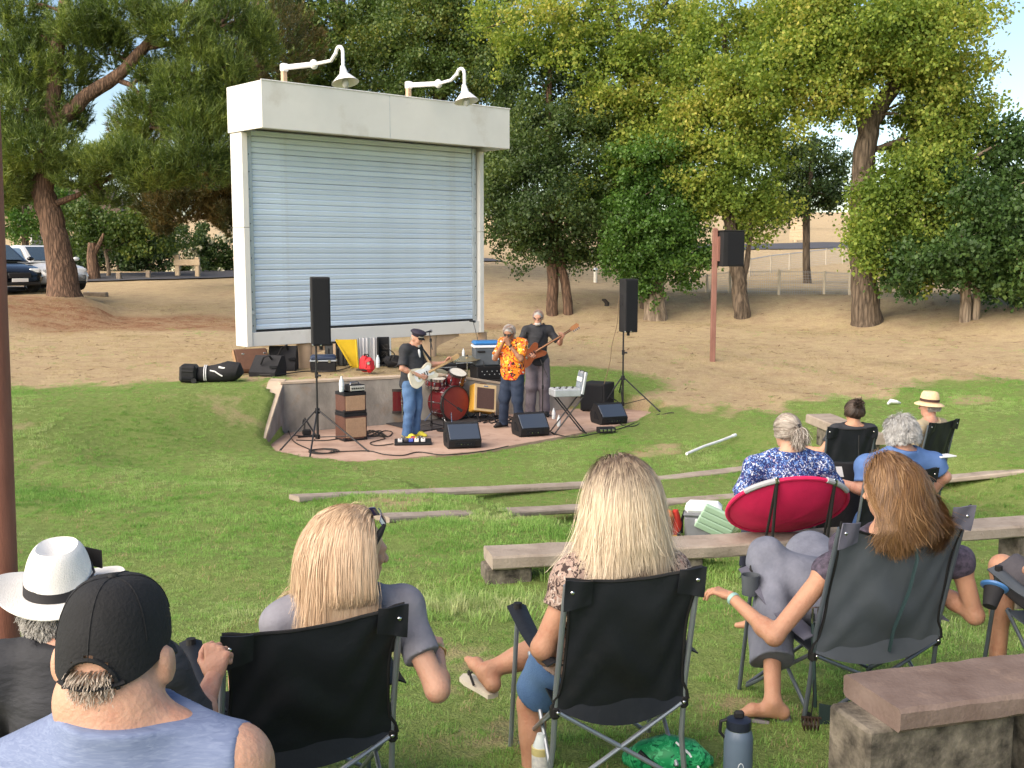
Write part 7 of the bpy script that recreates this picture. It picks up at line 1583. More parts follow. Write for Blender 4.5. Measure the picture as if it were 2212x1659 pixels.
hair_base(w5, BROWN, (.083, .103, .106), [(w5.hp(0, .045, -.04), w5.Rh@np.array([0, .75, -.66]))])
ec = lambda d: ~((np.abs(d[:, 0]) > .80) & (d[:, 2] < .12) & (d[:, 1] > -.35))
grow(w5, 'hair', BROWN, 13000, .34, (0, 1, .35), (.092, .113, .114), .66, 18, back_coll(w5, .9), (.026, 8), .48, 130, .0014, (-1, .30), -.32, 5, .13, face_cut=ec, wall=lambda z: np.full(z.shape, -9.), behind=lambda z: -.20*np.minimum(z/zb5, 1)**2-.085+np.maximum(z-(zb5-.06), 0)*.9)
MB().lathe([(.031, -.010), (.034, 0), (.031, .010)], tuple(w5.J['wrL']*.93+w5.J['elL']*.07), 18, Vector((0, 0, 1)).rotation_difference(Vector(w5.J['wrL']-w5.J['elL'])).to_matrix()).build('bracelet', mat('mint_bangle', (.30, .48, .44), .35), w5.t)
MB().tube([w5.hp(-.075, .02, .012), w5.hp(-.082, .0, .016), w5.hp(-.083, -.012, .010)], .003, 5).build('glasses_arm', mat('gold', (.55, .38, .14)), w5.t)
MB().cyl(w5.hp(-.082, -.006, -.045), w5.hp(-.082, -.006, -.070), .004, None, 6).build('earring', CHROME, w5.t)
flipflop(w5, 'L', mat('sandal_grey', (.10, .095, .10), .8), mat('sandal_strap', (.16, .15, .155), .8), .015)

# ------------------------------------------------------------------ the two men on the left
def bench_under(label, p, rz, h):
    t = thing('concrete_bench', label, 'bench', p, rz, BG); MB().box((0, .12, h-.05), (1.3, .40, .09), None, .012).build('seat_slab', SLAB, t)
    for s in (-1, 1): MB().box((s*.45, .12, (h-.1)/2-.03), (.2, .28, h-.10+.06), None, .012).build('leg', LEGM, t)
rz1 = R(6); a = P(165, 1400, 3.1); loc1 = Vector((a.x, a.y+.0, gz(a.x, a.y))); f1 = Fr(loc1, rz1); hz = 1.0
nk = f1(165, 1400, 3.1); seat = nk[2]-.60
J = dict(pelvis=(nk[0], nk[1]+.06, seat+.06), neck=nk, head=f1(130, 1310, 3.16), shL=f1(10, 1450, 3.1), shR=f1(335, 1447, 3.12), hipL=(nk[0]-.10, nk[1]+.10, seat+.06), hipR=(nk[0]+.10, nk[1]+.10, seat+.06), knL=(nk[0]-.16, nk[1]+.52, seat+.10), knR=(nk[0]+.14, nk[1]+.52, seat+.10), anL=(nk[0]-.16, nk[1]+.56, seat-.32), anR=(nk[0]+.14, nk[1]+.56, seat-.32), toL=(nk[0]-.18, nk[1]+.74, seat-.375), toR=(nk[0]+.16, nk[1]+.74, seat-.375),
         elL=f1(-60, 1640, 3.2), wrL=(nk[0]-.12, nk[1]+.42, seat+.26), elR=f1(425, 1562, 3.20), wrR=f1(462, 1462, 3.42))
m1 = Person('person', 'man in white brimmed hat and black t-shirt with his forearm raised', loc1, rz1, J, SK_RED, .0085, 1.14, (R(8), R(-2), 0), 1.02, False, [('R', (.1, .5, .9), (-.2, -.9, .4), 1.25, 1.0)])
m1.wear('t_shirt', BLKT, {'torso': None, 'uaL': (0, .75), 'uaR': (0, .92)}, .018, (.005, 24), [(m1.J['neck']+m1.sp*.035, m1.sp, .105)])
m1.wear('shorts', mat('navy_cloth', (.03, .035, .06)), {'thL': (0, .8), 'thR': (0, .8)}, .016, extra=[elp(m1.J['pelvis'], (.19, .16, .12), None, .05)]); m1.shoes(BLK)
GREYH = hair_mat('hair_grey', [(.12, .11, .10), (.26, .245, .225), (.40, .385, .36), (.55, .54, .52)])
grow(m1, 'hair', GREYH, 3500, .045, (0, 0, 1), (.080, .099, .103), .75, 4, [], (.003, 6), .3, 80, .002, (-1, -.05), -.72, 7, .2, face_cut=lambda d: d[:, 2] < -.12)
# the hat: pinched crown, wide rolled brim, black band
HATW = mat('hat_white', (.72, .71, .69), .8, var=.04, scale=30, bump=.25, bscale=260); BAND = mat('hat_band', (.016, .015, .018), .7)
Mh = Matrix(m1.Rh.tolist()) @ RX(R(7)); hc = Vector(m1.hp(0, .0, .052))
def hatp(fn): return lambda u, v: hc + Mh @ Vector(fn(u, v))
def crown(u, v):
    a = 2*math.pi*u; q = v; r = 1-.30*q**2.2; pinch = 1-.24*q**1.4*max(0, math.sin(a))**2*0-.16*q**1.5*abs(math.cos(a))**2
    z = .128*math.sin(q*1.35)/math.sin(1.35)
    return (.094*r*pinch*math.cos(a), .117*r*math.sin(a), z)
htw = MB().grid(hatp(crown), 40, 12, 0).build('hat', HATW, m1.t, smooth=70)
mb = MB(); mb.grid(hatp(lambda u, v: ((lambda a, c: (c[0]*(1-v), c[1]*(1-v)+.0, c[2]-.028*math.sin(v*math.pi*.5)*(.5+.5*math.cos(v*3)*0+.5)))(2*math.pi*u, crown(u, 1.0)))), 40, 6, 0); mb.build('crown_dent', HATW, htw, smooth=70)
mb = MB(); mb.grid(hatp(lambda u, v: ((lambda a: ((.093+.088*v)*math.cos(a), (.116+.070*v+.012*v*math.sin(a))*math.sin(a), -.004+.040*v*v*math.cos(a)**2-.018*v*v*math.sin(a)**2-.004*v))(2*math.pi*u))), 48, 8, .004); mb.build('brim', HATW, htw, smooth=70)
mb = MB(); mb.grid(hatp(lambda u, v: ((lambda a, r: (.0965*r*math.cos(a), .1195*r*math.sin(a), .001+.030*v))(2*math.pi*u, 1-.03*v))), 40, 2, .0); mb.build('band', BAND, htw, smooth=70)
mb = MB(); mb.tube([hc+Mh@Vector((.085, .035, .058)), hc+Mh@Vector((.098, -.01, .046)), hc+Mh@Vector((.085, -.06, .036)), hc+Mh@Vector((.06, -.085, .03))], .0035, 6); mb.build('glasses_cord', BAND, m1.t)
mb = MB(); mb.grid(hatp(lambda u, v: (.055+.055*u, .105-.045*u, .03+.055*v)), 5, 4, .004); mb.build('sunglasses', mat('lens_black', (.012, .010, .010)), m1.t)
bench_under('concrete bench hidden under the man in the white hat', Vector((loc1.x+nk[0], loc1.y+nk[1]-.02, gz(loc1.x, loc1.y))), rz1, seat-.06)

rz2 = R(-4); a = P(258, 1560, 1.9); loc2 = Vector((a.x, a.y, gz(a.x, a.y))); f2 = Fr(loc2, rz2); nk = f2(262, 1566, 1.9); seat = nk[2]-.60
J = dict(pelvis=(nk[0]-.04, nk[1]+.02, seat+.06), neck=nk, head=f2(250, 1418, 1.93), shL=f2(20, 1690, 1.95), shR=f2(500, 1650, 1.9), hipL=(nk[0]-.14, nk[1]+.06, seat+.06), hipR=(nk[0]+.06, nk[1]+.06, seat+.06), knL=(nk[0]-.18, nk[1]+.50, seat+.10), knR=(nk[0]+.14, nk[1]+.50, seat+.10), anL=(nk[0]-.18, nk[1]+.54, seat-.32), anR=(nk[0]+.14, nk[1]+.54, seat-.32), toL=(nk[0]-.2, nk[1]+.72, seat-.375), toR=(nk[0]+.16, nk[1]+.72, seat-.375),
         elL=f2(-70, 1950, 2.0), wrL=(nk[0]-.12, nk[1]+.36, seat+.2), elR=f2(590, 1930, 1.98), wrR=(nk[0]+.16, nk[1]+.36, seat+.2))
m2 = Person('person', 'man seen close from behind in black cap and sleeveless heather blue shirt', loc2, rz2, J, SK_PALE, .0075, 1.16, (R(2), R(-3), 0), 1.05, extra=lambda P_: [cap(P_.J['neck']-P_.sp*.02+P_.T[:, 1]*-.005, P_.hp(0, -.035, -.05), .072, .070, .04, reg='neck'), cap(P_.hp(-.04, -.05, -.06), P_.hp(.04, -.05, -.06), .040, .040, .04, reg='neck')]+[elp(P_.hp(q*.091, -.010, -.010), (.013, .024, .034), P_.Rh, .008, 'head') for q in (-1, 1)])
m2.wear('sleeveless_shirt', HEATHER, {'torso': None}, .014, (.0035, 26), [(m2.J['neck']+m2.sp*.030, m2.sp), (m2.J['shR']+np.array([.030, 0, 0]), (1, 0, .1))], [cap(m2.J['neck']-m2.sp*.14, m2.J['neck']+m2.sp*.05, .105, .092, .05)])
m2.wear('shorts', KHAKI, {'thL': (0, .85), 'thR': (0, .85)}, .016, extra=[elp(m2.J['pelvis'], (.20, .17, .13), None, .05)]); m2.shoes(BLK)
SANDY = hair_mat('hair_sandy_grey', [(.14, .10, .075), (.30, .24, .19), (.46, .39, .32), (.55, .49, .42)])
grow(m2, 'hair', SANDY, 9000, .010, (0, 0, 1), (.0805, .101, .103), .8, 3, [], (0, 0), 0, 0, .0007, (-1, -.0), -.86, 8, .2, face_cut=lambda d: d[:, 2] < -.50)
grow(m2, 'hair', SANDY, 2400, .020, (0, 0, 1), (.081, .104, .104), .8, 4, [], (.002, 5), .3, 60, .0011, (-1, -.6), -.60, 28, .2, face_cut=lambda d: (np.abs(d[:, 0]) < .42) & (d[:, 2] < -.10))
# cap: six panels, button, back opening with strap, peak at the front
CAPB = mat('cap_black', (.0085, .009, .011), .85, var=.25, scale=20, bump=.2, bscale=160)
rr_ = (.093, .113, .124); Rm = Matrix(m2.Rh.tolist()); cc = Vector(m2.hp(0, -.004, .018))
def capd(u, v):
    a = 2*math.pi*u; th = v*math.pi*.5; zlow = .000+.044*math.sin(a); r = (1-.0*v)
    x, y = math.cos(a), math.sin(a); s_ = math.cos(th)**.62; z = zlow+(rr_[2]-zlow)*math.sin(th)**.92
    ridge = 1-.012*abs(math.cos(3*a))**6*0+.010*abs(math.sin(3*a+.5))
    return Vector((rr_[0]*x*s_*ridge, rr_[1]*y*s_*ridge, z))
mb = MB(); nu, nvv = 72, 18; pts = {}; vs = []; fs = []
for i in range(nu):
    for j in range(nvv+1): pts[(i, j)] = len(vs); vs.append(cc + Rm @ capd(i/nu, j/nvv))
for i in range(nu):
    for j in range(nvv):
        u = (i+.5)/nu; v = (j+.5)/nvv; da = (u-.75)*2*math.pi*.095; zz = capd(u, v).z
        if abs(da) < .046 and (-.040 < zz < -.038+.050*math.sqrt(max(0, 1-(da/.046)**2))) : continue
        fs.append((pts[(i, j)], pts[((i+1) % nu, j)], pts[((i+1) % nu, j+1)], pts[(i, j+1)]))
cp = mb.add(vs, fs).build('cap', CAPB, m2.t, smooth=60)
MB().ell(cc+Rm@Vector((0, 0, rr_[2]+.001)), (.009, .009, .006), 10, 6).build('button', CAPB, cp)
MB().tube([cc+Rm@(capd(.75+q*.0105, 0)*1.006+Vector((0, 0, .008))) for q in range(-9, 10)], .0095, 8, True, .35).build('back_strap', CAPB, cp)
MB().tube([cc+Rm@(Vector((.046*math.cos(b), -rr_[1]*1.004+.012*(abs(math.cos(b)))**2, -.040+.052*math.sin(b)))) for b in [math.pi*q/12 for q in range(13)]], .004, 6).build('opening_trim', CAPB, cp)
MB().grid(lambda u, v: cc+Rm@Vector(((u*2-1)*.078, .098+.075*v*(1-.5*(u*2-1)**2)-.035*(u*2-1)**2, -.012-.018*(u*2-1)**2-.01*v)), 14, 5, .004).build('peak', CAPB, cp)
for q in range(6):
    a = q/6+.083; MB().tube([cc+Rm@(capd(a, v/10)*1.004) for v in range(2, 11)], .0014, 4).build('seam', CAPB, cp)
bench_under('concrete bench hidden under the man in the black cap', Vector((loc2.x+nk[0]-.04, loc2.y+nk[1]-.06, gz(loc2.x, loc2.y))), rz2, seat-.06)

# ------------------------------------------------------------------ man at the right edge of the picture
rz6 = R(10); a = P(2430, 1300, 4.95); loc6 = Vector((a.x, a.y, gz(a.x, a.y)))
camp_chair('dark chair with a blue-rimmed cup holder at the right edge', loc6, rz6, .56, .92, CH_GREY, TUBE_D, arms='LR', cup='R')
f6 = Fr(loc6, rz6)
cpo = f6(2148, 1268, 5.02); cho = [o for o in bpy.data.objects if o.name.startswith('camp_chair')][-1]
MB().lathe([(.050, -.01), (.060, -.004), (.062, .004), (.052, .010), (.046, .004)], cpo, 22, RX(-.5) @ RY(.5)).build('cup_ring', mat('ring_blue', (.06, .17, .40), .4), cho)
MB().lathe([(.03, -.10), (.045, -.01), (.044, -.008), (.028, -.095)], cpo, 16, RX(-.5) @ RY(.5)).build('cup_net', FAB, cho)
J = seated(.19, knL=f6(2165, 1225, 5.45), anL=f6(2152, 1470, 5.5), toL=f6(2130, 1500, 5.7), hipL=(-.12, .18, .47), knR=(.16, .62, .52), neck=(0, -.06, 1.02), head=(0, -.02, 1.19), shL=(-.19, -.05, .96), shR=(.19, -.05, .96))
m6 = Person('person', 'man cut off by the right edge, dark grey shorts and bare leg in the chair', loc6, rz6, J, SK_TAN, .010, 1.1, (0, 0, 0))
m6.wear('shorts', mat('charcoal_shorts', (.05, .048, .058), .85, c2=(.075, .07, .082), bump=.2, bscale=30), {'thL': (0, .93), 'thR': (0, .93)}, .022, (.006, 22), extra=[elp((0, .15, .46), (.20, .17, .13), None, .05)])
m6.wear('t_shirt', GREYT, {'torso': None, 'uaL': (0, .6), 'uaR': (0, .6)}, .018, (.004, 24), [(m6.J['neck']+m6.sp*.03, m6.sp, .105)]); m6.shoes(BLK)
grow(m6, 'hair', GREYH, 900, .03, (0, 0, 1), (.080, .099, .103), .75, 3, [], (0, 0), .2, 40, .003, (-1, .3), -.3, 9, .2)

# ================================================================== AUDIENCE FURTHER DOWN THE SLOPE
# woman in the red saucer chair
REDC = mat('red_canvas', (.56, .012, .085), .75, var=.10, scale=5, bump=.15, bscale=25); FOAM = mat('foam_grey', (.34, .35, .38), .7)
pc = P(1700, 1093, 8.45); loc7 = Vector((pc.x, pc.y, gz(pc.x, pc.y))); rz7 = R(4)
t = thing('saucer_chair', 'round red saucer chair with grey foam rim pieces, seen from behind', 'chair', loc7, rz7); cz = pc.z-loc7.z; e = R(50)
M7 = RX(e-math.pi/2)                        # disc normal tilted forward
def dish(u, v):
    a = 2*math.pi*u; r = .455*(v+.0001); z = -.13*(1-v*v)-.008*math.sin(6*a)*v*(1-v); return Vector((0, 0, cz)) + M7 @ Vector((r*math.cos(a), r*math.sin(a)*.98, z))
MB().grid(dish, 40, 10, .010).build('seat_cloth', REDC, t, smooth=60)
rim = lambda a, r=.458: Vector((0, 0, cz)) + M7 @ Vector((r*math.cos(a), r*math.sin(a)*.98, 0))
MB().tube([rim(2*math.pi*q/48) for q in range(49)], .017, 8, False).build('rim', REDC, t)
for a0, a1 in ((-2.55, -1.95), (-1.15, -.55)): MB().tube([rim(a0+(a1-a0)*q/8, .464) for q in range(9)], .022, 8).build('foam_sleeve', FOAM, t)
for s, a0 in ((-1, -1.98), (1, -.98)):
    p0 = rim(a0, .47); MB().tube([p0, (p0.x*.93-.02, p0.y+.12, cz*.42), (p0.x*.6, p0.y+.35, .0)], .012, 8).build('leg', BLKM, t); MB().tube([p0, Vector((p0.x*1.05, .28, .0))], .011, 8).build('leg', BLKM, t)
    MB().box(p0, (.035, .035, .05), None, .008).build('bracket', CHROME, t)
f7 = Fr(loc7, rz7)
J = seated(.17, pelvis=(0, .05, cz-.02), neck=f7(1706, 980, 8.40), head=f7(1700, 934, 8.44), shL=f7(1630, 1010, 8.40), shR=f7(1772, 1003, 8.44), hipL=(-.1, .1, cz-.02), hipR=(.1, .1, cz-.02), knL=(-.13, .46, cz+.1), knR=(.13, .46, cz+.1), anL=(-.13, .6, .10), anR=(.13, .6, .10), toL=(-.14, .78, .04), toR=(.14, .78, .04), elL=f7(1604, 1066, 8.46), wrL=(-.26, .28, cz+.12), elR=f7(1802, 1052, 8.52), wrR=(.22, .30, cz+.12))
w7 = Person('person', 'woman in blue floral blouse with grey hair clipped up, sitting in the red saucer chair', loc7, rz7, J, SK_PALE, .010, 1.10, (R(14), R(-5), 0), 1.08, True, [('R', (0, 1, 0), (0, 0, 1), .4, .5)])
w7.wear('blouse', FLORAL, {'torso': None, 'uaL': (0, 1.0), 'uaR': (0, 1.0), 'faL': (0, .5), 'faR': (0, .5)}, .022, (.006, 22), [(w7.J['neck']+w7.sp*.03, w7.sp, .105)])
w7.wear('trousers', mat('navy_cloth', (.03, .035, .06)), {'thL': (0, 1), 'thR': (0, 1), 'snL': (0, .9), 'snR': (0, .9)}, .016, extra=[elp(w7.J['pelvis'], (.19, .16, .12), None, .05)]); w7.shoes(BLK)
GREYP = hair_mat('hair_grey_brown', [(.09, .07, .055), (.22, .18, .15), (.38, .34, .30), (.52, .48, .44)])
hair_base(w7, GREYP, (.079, .099, .102), [(w7.hp(0, .05, -.03), w7.Rh@np.array([0, .75, -.66]))])
kp = np.array([.02, -.118, .035])
grow(w7, 'hair', GREYP, 4200, .15, (0, 1, 0), (.091, .112, .115), .93, 9, [], (.003, 6), .45, 120, .0028, (-1, .42), -.45, 41, .02, gather=kp)
r_ = np.random.default_rng(4)
def tail(p, m, name, n, root, length, spread, seed, width=.003, drop=(0, -.25, -1)):
    r = np.random.default_rng(seed); root = np.array(root); d = nv(drop)+r.normal(size=(n, 3))*spread; d /= np.linalg.norm(d, axis=1)[:, None]; L = length*(.6+.5*r.random(n)); st = 9; tt = np.linspace(0, 1, st+1)
    up = np.array([0, -.25, .35])+r.normal(size=(n, 3))*.18
    Pm = root+r.normal(size=(n, 1, 3))*.010+d[:, None, :]*(L[:, None]*tt)[:, :, None]+up[:, None, :]*(np.sin(tt*math.pi)*.05)[None, :, None]+.008*np.sin(tt*7+r.random(n)[:, None]*6)[:, :, None]*r.normal(size=(n, 1, 3))
    Pm = p.hc+Pm@p.Rh.T; sd = np.cross(np.gradient(Pm, axis=1), r.normal(size=(n, 1, 3))); sd /= np.linalg.norm(sd, axis=2)[:, :, None]+1e-9; w = width*(1-.6*tt)[None, :, None]
    V = np.stack([Pm-sd*w, Pm+sd*w], 2).reshape(-1, 3); b = (np.arange(n)*(st+1)*2)[:, None]+np.arange(st)[None]*2; o = mesh_np(name, V, np.stack([b, b+1, b+3, b+2], 2).reshape(-1, 4), m, p.t, True)
    a = o.data.attributes.new('rnd', 'FLOAT', 'POINT'); a.data.foreach_set('value', np.repeat(r.random(n), (st+1)*2).astype(np.float32)); a = o.data.attributes.new('tt', 'FLOAT', 'POINT'); a.data.foreach_set('value', np.full(len(V), .3, np.float32)); return o
tail(w7, GREYP, 'ponytail', 900, kp, .15, .26, 5)
MB().ell(w7.hp(.02, -.122, .04), (.022, .016, .030), 10, 8).build('hair_clip', BLK, w7.t)
# woman with the dark bun
rz8 = R(2); loc8, zb8 = chair_spot(1838, 921, 11.0, rz8)
c8 = camp_chair('small black camp chair with a dangling cord under the woman with the dark bun', loc8, rz8, .46, max(zb8, .8), TUBE_D and CH_BLACK, TUBE_D, cup='')
MB().tube([(.06, -.25, zb8-.08), (.062, -.262, zb8-.3)], .006, 5).build('cord', PIPING, c8); MB().ell((.062, -.265, zb8-.31), (.014, .01, .014), 8, 6).build('toggle', LABELW, c8)
f8 = Fr(loc8, rz8)
J = seated(.165, neck=f8(1842, 922, 11.13), head=f8(1845, 893, 11.16), shL=tuple(np.array(f8(1842, 922, 11.13))+(-.17, .0, -.055)), shR=tuple(np.array(f8(1842, 922, 11.13))+(.17, .0, -.055)), elL=f8(1775, 978, 11.15), wrL=f8(1737, 966, 11.25), elR=(.28, .05, .66), pelvis=(0, .17, .46))
w8 = Person('person', 'woman in black tee with dark hair in a bun and left elbow out', loc8, rz8, J, SK_TAN, .012, 1.0, (R(8), R(-4), 0), 1.0, True, [('L', (-.8, .6, .1), (0, 0, 1), .3, .5)])
w8.wear('t_shirt', BLKT, {'torso': None, 'uaL': (0, .55), 'uaR': (0, .55)}, .018, (.004, 24), [(w8.J['neck']+w8.sp*.03, w8.sp, .105)])
w8.wear('trousers', BLKT, {'thL': (0, 1), 'thR': (0, 1), 'snL': (0, .9), 'snR': (0, .9)}, .016, extra=[elp(w8.J['pelvis'], (.19, .16, .12), None, .05)]); w8.shoes(BLK)
DARKH = hair_mat('hair_dark', [(.012, .008, .007), (.03, .02, .016), (.07, .045, .034), (.14, .10, .075)])
hair_base(w8, DARKH, (.080, .100, .103), [(w8.hp(0, .05, -.03), w8.Rh@np.array([0, .75, -.66]))])
kp = np.array([.0, -.085, .085])
grow(w8, 'hair', DARKH, 2600, .17, (0, 1, 0), (.086, .106, .108), .93, 8, [], (.004, 6), .45, 90, .004, (-1, .42), -.5, 51, .02, gather=kp)
tail(w8, DARKH, 'hair_bun', 900, kp, .055, .8, 6, .004, (0, -.3, .6))
# grey haired man in the blue shirt
rz9 = R(16); loc9, zb9 = chair_spot(1940, 1012, 8.55, rz9)
c9 = camp_chair('black camp chair of the grey-haired man, paper on its right armrest', loc9, rz9, .60, max(zb9, .80), CH_BLACK, TUBE_S, cup='R', yb=-.2)
f9 = Fr(loc9, rz9)
J = seated(.19, pelvis=(0, .18, .46), neck=f9(1950, 975, 8.70), head=f9(1945, 937, 8.73), shL=f9(1870, 1005, 8.68), shR=f9(2018, 1000, 8.8), elL=f9(1862, 1058, 8.65), wrL=f9(1812, 1040, 8.85), elR=f9(2042, 1030, 8.8), wrR=(.30, .33, .66))
m9 = Person('person', 'grey-haired man in blue shirt seated between the floral blouse and the straw hat', loc9, rz9, J, SK_RED, .010, 1.14, (R(10), R(-8), 0), 1.10, False, [('L', (-.5, .9, 0), (0, 0, 1), .4, .5)])
m9.wear('shirt', mat('blue_shirt', (.085, .165, .38), .8, var=.08, scale=8, bump=.15, bscale=30), {'torso': None, 'uaL': (0, .7), 'uaR': (0, .7)}, .018, (.004, 24), [(m9.J['neck']+m9.sp*.03, m9.sp, .105)])
m9.wear('shorts', KHAKI, {'thL': (0, .9), 'thR': (0, .9)}, .018, extra=[elp(m9.J['pelvis'], (.20, .17, .13), None, .05)]); m9.shoes(BLK)
SILVER = hair_mat('hair_silver', [(.14, .135, .13), (.30, .295, .29), (.48, .48, .48), (.62, .62, .62)], (.34, .22, .18), .02)
hair_base(m9, SILVER, (.077, .097, .099), [(m9.hp(0, .05, -.02), m9.Rh@np.array([0, .75, -.66]))])
grow(m9, 'hair', SILVER, 5200, .085, (0, .4, 1), (.090, .111, .112), .72, 6, [], (.006, 6), .5, 150, .0024, (-1, .40), -.55, 61, .25)
t = thing('paper_sheet', 'white folded paper lying on the right armrest of the grey-haired man', 'paper', P(2040, 988, 8.78)); MB().box((0, 0, .012), (.16, .10, .012), RZ(.4), .003).build('sheet', PAPER, t)
t = thing('paper_tag', 'white paper tucked in the black chair beside the blue floral blouse', 'paper', P(1812, 1030, 8.95)); MB().grid(lambda u, v: (-.03+.05*u+.02*v, 0, .085*(1-v)+.0*u), 3, 3, .004).build('sheet', PAPER, t)
t = thing('folded_chair_bag', 'black chair bag bundle behind the floral blouse, left of the grey-haired man', 'bag', P(1825, 1030, 9.1)); t.location.z = gz(t.location.x, t.location.y)
zz = P(1825, 1000, 9.1).z-t.location.z; MB().grid(lambda u, v: (-.22+.44*u, .03*math.sin(5*u+2*v), v*zz-.05*(u-.5)**2), 10, 8, .06).build('cloth_body', FAB, t); MB().tube([(-.22, .02, zz), (0, .0, zz-.01), (.22, .02, zz)], .02, 6).build('edge', BLK, t)
# man with the straw hat
rz10 = R(36); loc10, zb10 = chair_spot(2034, 908, 12.1, rz10)
camp_chair('small black camp chair under the man in the straw hat', loc10, rz10, .50, max(zb10, .80), CH_BLACK, TUBE_D, cup='')
f10 = Fr(loc10, rz10)
J = seated(.19, pelvis=(0, .22, .46), neck=f10(2008, 912, 12.2), head=f10(2008, 878, 12.24), shL=tuple(np.array(f10(2008, 912, 12.2))+(-.19, .02, -.06)), shR=tuple(np.array(f10(2008, 912, 12.2))+(.19, -.02, -.06)))
m10 = Person('person', 'man in banded straw hat and tan t-shirt at the right', loc10, rz10, J, SK_RED, .012, 1.12, (R(10), R(-2), 0), 1.0)
m10.wear('t_shirt', mat('tan_tee', (.36, .30, .20), .85, var=.08, bump=.15, bscale=30), {'torso': None, 'uaL': (0, .7), 'uaR': (0, .7)}, .02, (.005, 22), [(m10.J['neck']+m10.sp*.03, m10.sp, .105)])
m10.wear('shorts', KHAKI, {'thL': (0, .9), 'thR': (0, .9)}, .018, extra=[elp(m10.J['pelvis'], (.20, .17, .13), None, .05)]); m10.shoes(BLK); m10.sunglasses()
grow(m10, 'hair', GREYH, 900, .03, (0, 0, 1), (.080, .099, .103), .75, 3, [], (0, 0), .2, 40, .003, (-1, -.05), -.6, 62, .2, face_cut=lambda d: d[:, 2] < -.15)
STRAW_H = mat('straw_hat', (.58, .42, .24), .8, c2=(.70, .55, .35), scale=40, bump=.4, bscale=160)
Mh = Matrix(m10.Rh.tolist()) @ RX(R(5)); hc = Vector(m10.hp(0, 0, .055)); mb = MB()
h_ = mb.lathe([(.086, 0), (.088, .04), (.080, .085), (.066, .112), (.045, .116), (.02, .106)], hc, 28, Mh, 1.0, 1.2).build('hat', STRAW_H, m10.t, smooth=60)
MB().lathe([(.086, -.004), (.115, -.012), (.145, -.030), (.147, -.036), (.115, -.018), (.086, -.01)], hc, 32, Mh, 1.0, 1.12).build('brim', STRAW_H, h_, smooth=60); MB().lathe([(.0885, .004), (.0905, .006), (.0905, .032), (.0885, .034)], hc, 28, Mh, 1.0, 1.2).build('band', mat('band_brown', (.05, .02, .018), .7), h_)

# ================================================================== THINGS ON THE LAWN NEAR THE AUDIENCE
g = GH(1523, 1168, 0.0); k = kk(g); t = thing('cooler', 'small grey and white ice chest by the red saucer chair', 'cooler', g+Vector((0, .12, 0)), R(-12)); W_, H_ = 82*k, 78*k
MB().box((0, 0, H_*.34), (W_*.94, W_*.72, H_*.68), None, .025, (1.05, 1.05)).build('body', mat('chest_grey', (.17, .18, .205), .5), t); MB().box((0, 0, H_*.72), (W_*1.02, W_*.80, H_*.10), None, .015).build('rim', mat('chest_dark', (.14, .15, .17), .5), t)
MB().box((0, 0, H_*.88), (W_*1.0, W_*.78, H_*.26), None, .04, (.92, .9)).build('lid', LABELW, t); MB().box((0, -W_*.385, H_*.55), (W_*.42, .03, H_*.16), None, .012).build('latch', mat('chest_latch', (.40, .41, .45), .5), t)
MB().tube([(-W_*.50, 0, H_*.75), (-W_*.56, -.02, H_*.5), (-W_*.56, -.03, .05)], .016, 6).build('carry_handle', BLK, t); MB().tube([(-W_*.56, -.03, .1), (-W_*.66, -.12, .03)], .016, 6).build('strap', BLK, t)
MINT = mat('mint_plastic', (.34, .50, .38), .5, var=.06); MINT2 = mat('sage_plastic', (.38, .47, .30), .5, var=.06)
g = GH(1566, 1170, 0.0); k = kk(g); t = thing('step_stool', 'pale mint folding step stool tipped against the ice chest', 'stool', g+Vector((-.02, .0, .02)), 0, None, Euler((R(24), R(24), R(-8)), 'XYZ')); t.scale = (1.55, 1.55, 1.55)
for q in range(4): MB().box((-.10, -.02+.0, .045+q*.052), (.24, .03, .047), None, .006).build('slat', MINT, t)
for s, dx in ((0, 0), (1, 0)):
    y = .04+s*.11
    for a, b in (((.03, 0), (.10, .30)), ((.24, 0), (.20, .30)), ((.10, .30), (.20, .30)), ((.06, .14), (.22, .14))): MB().tube([(a[0], y, a[1]), (b[0], y, b[1])], .017, 6).build('leg_frame', MINT2, t)
g = GH(1447, 1166, 0.0); k = kk(g); t = thing('tote_bag', 'crumpled orange and red bag on the grass behind the blond hair', 'bag', g+Vector((.0, .1, 0)), R(8)); H_ = 62*k
MB().tube([(-.05, 0, -.01), (-.05, 0, H_*.4), (-.02, 0, H_*.85), (.0, .0, H_)], [.10, .12, .11, .05], 12, True, .7).build('body', mat('bag_orange', (.36, .10, .03), .8, c2=(.55, .20, .05), scale=6, bump=.5, bscale=16), t)
MB().tube([(.08, .02, .0), (.085, .0, H_*.5), (.07, .0, H_*.98)], [.05, .06, .03], 10).build('side_panel', mat('bag_red', (.42, .03, .02), .8, bump=.4, bscale=20), t); MB().box((-.0, -.10, .02), (.16, .08, .04), RZ(.2), .015).build('wrapper', mat('wrapper_yellow', (.65, .38, .02), .5), t)
MB().tube([(-.12, -.05, H_*.8), (-.05, -.07, H_*.55), (.03, -.06, H_*.8)], .01, 5).build('strap', mat('bag_red', (.42, .03, .02)), t)
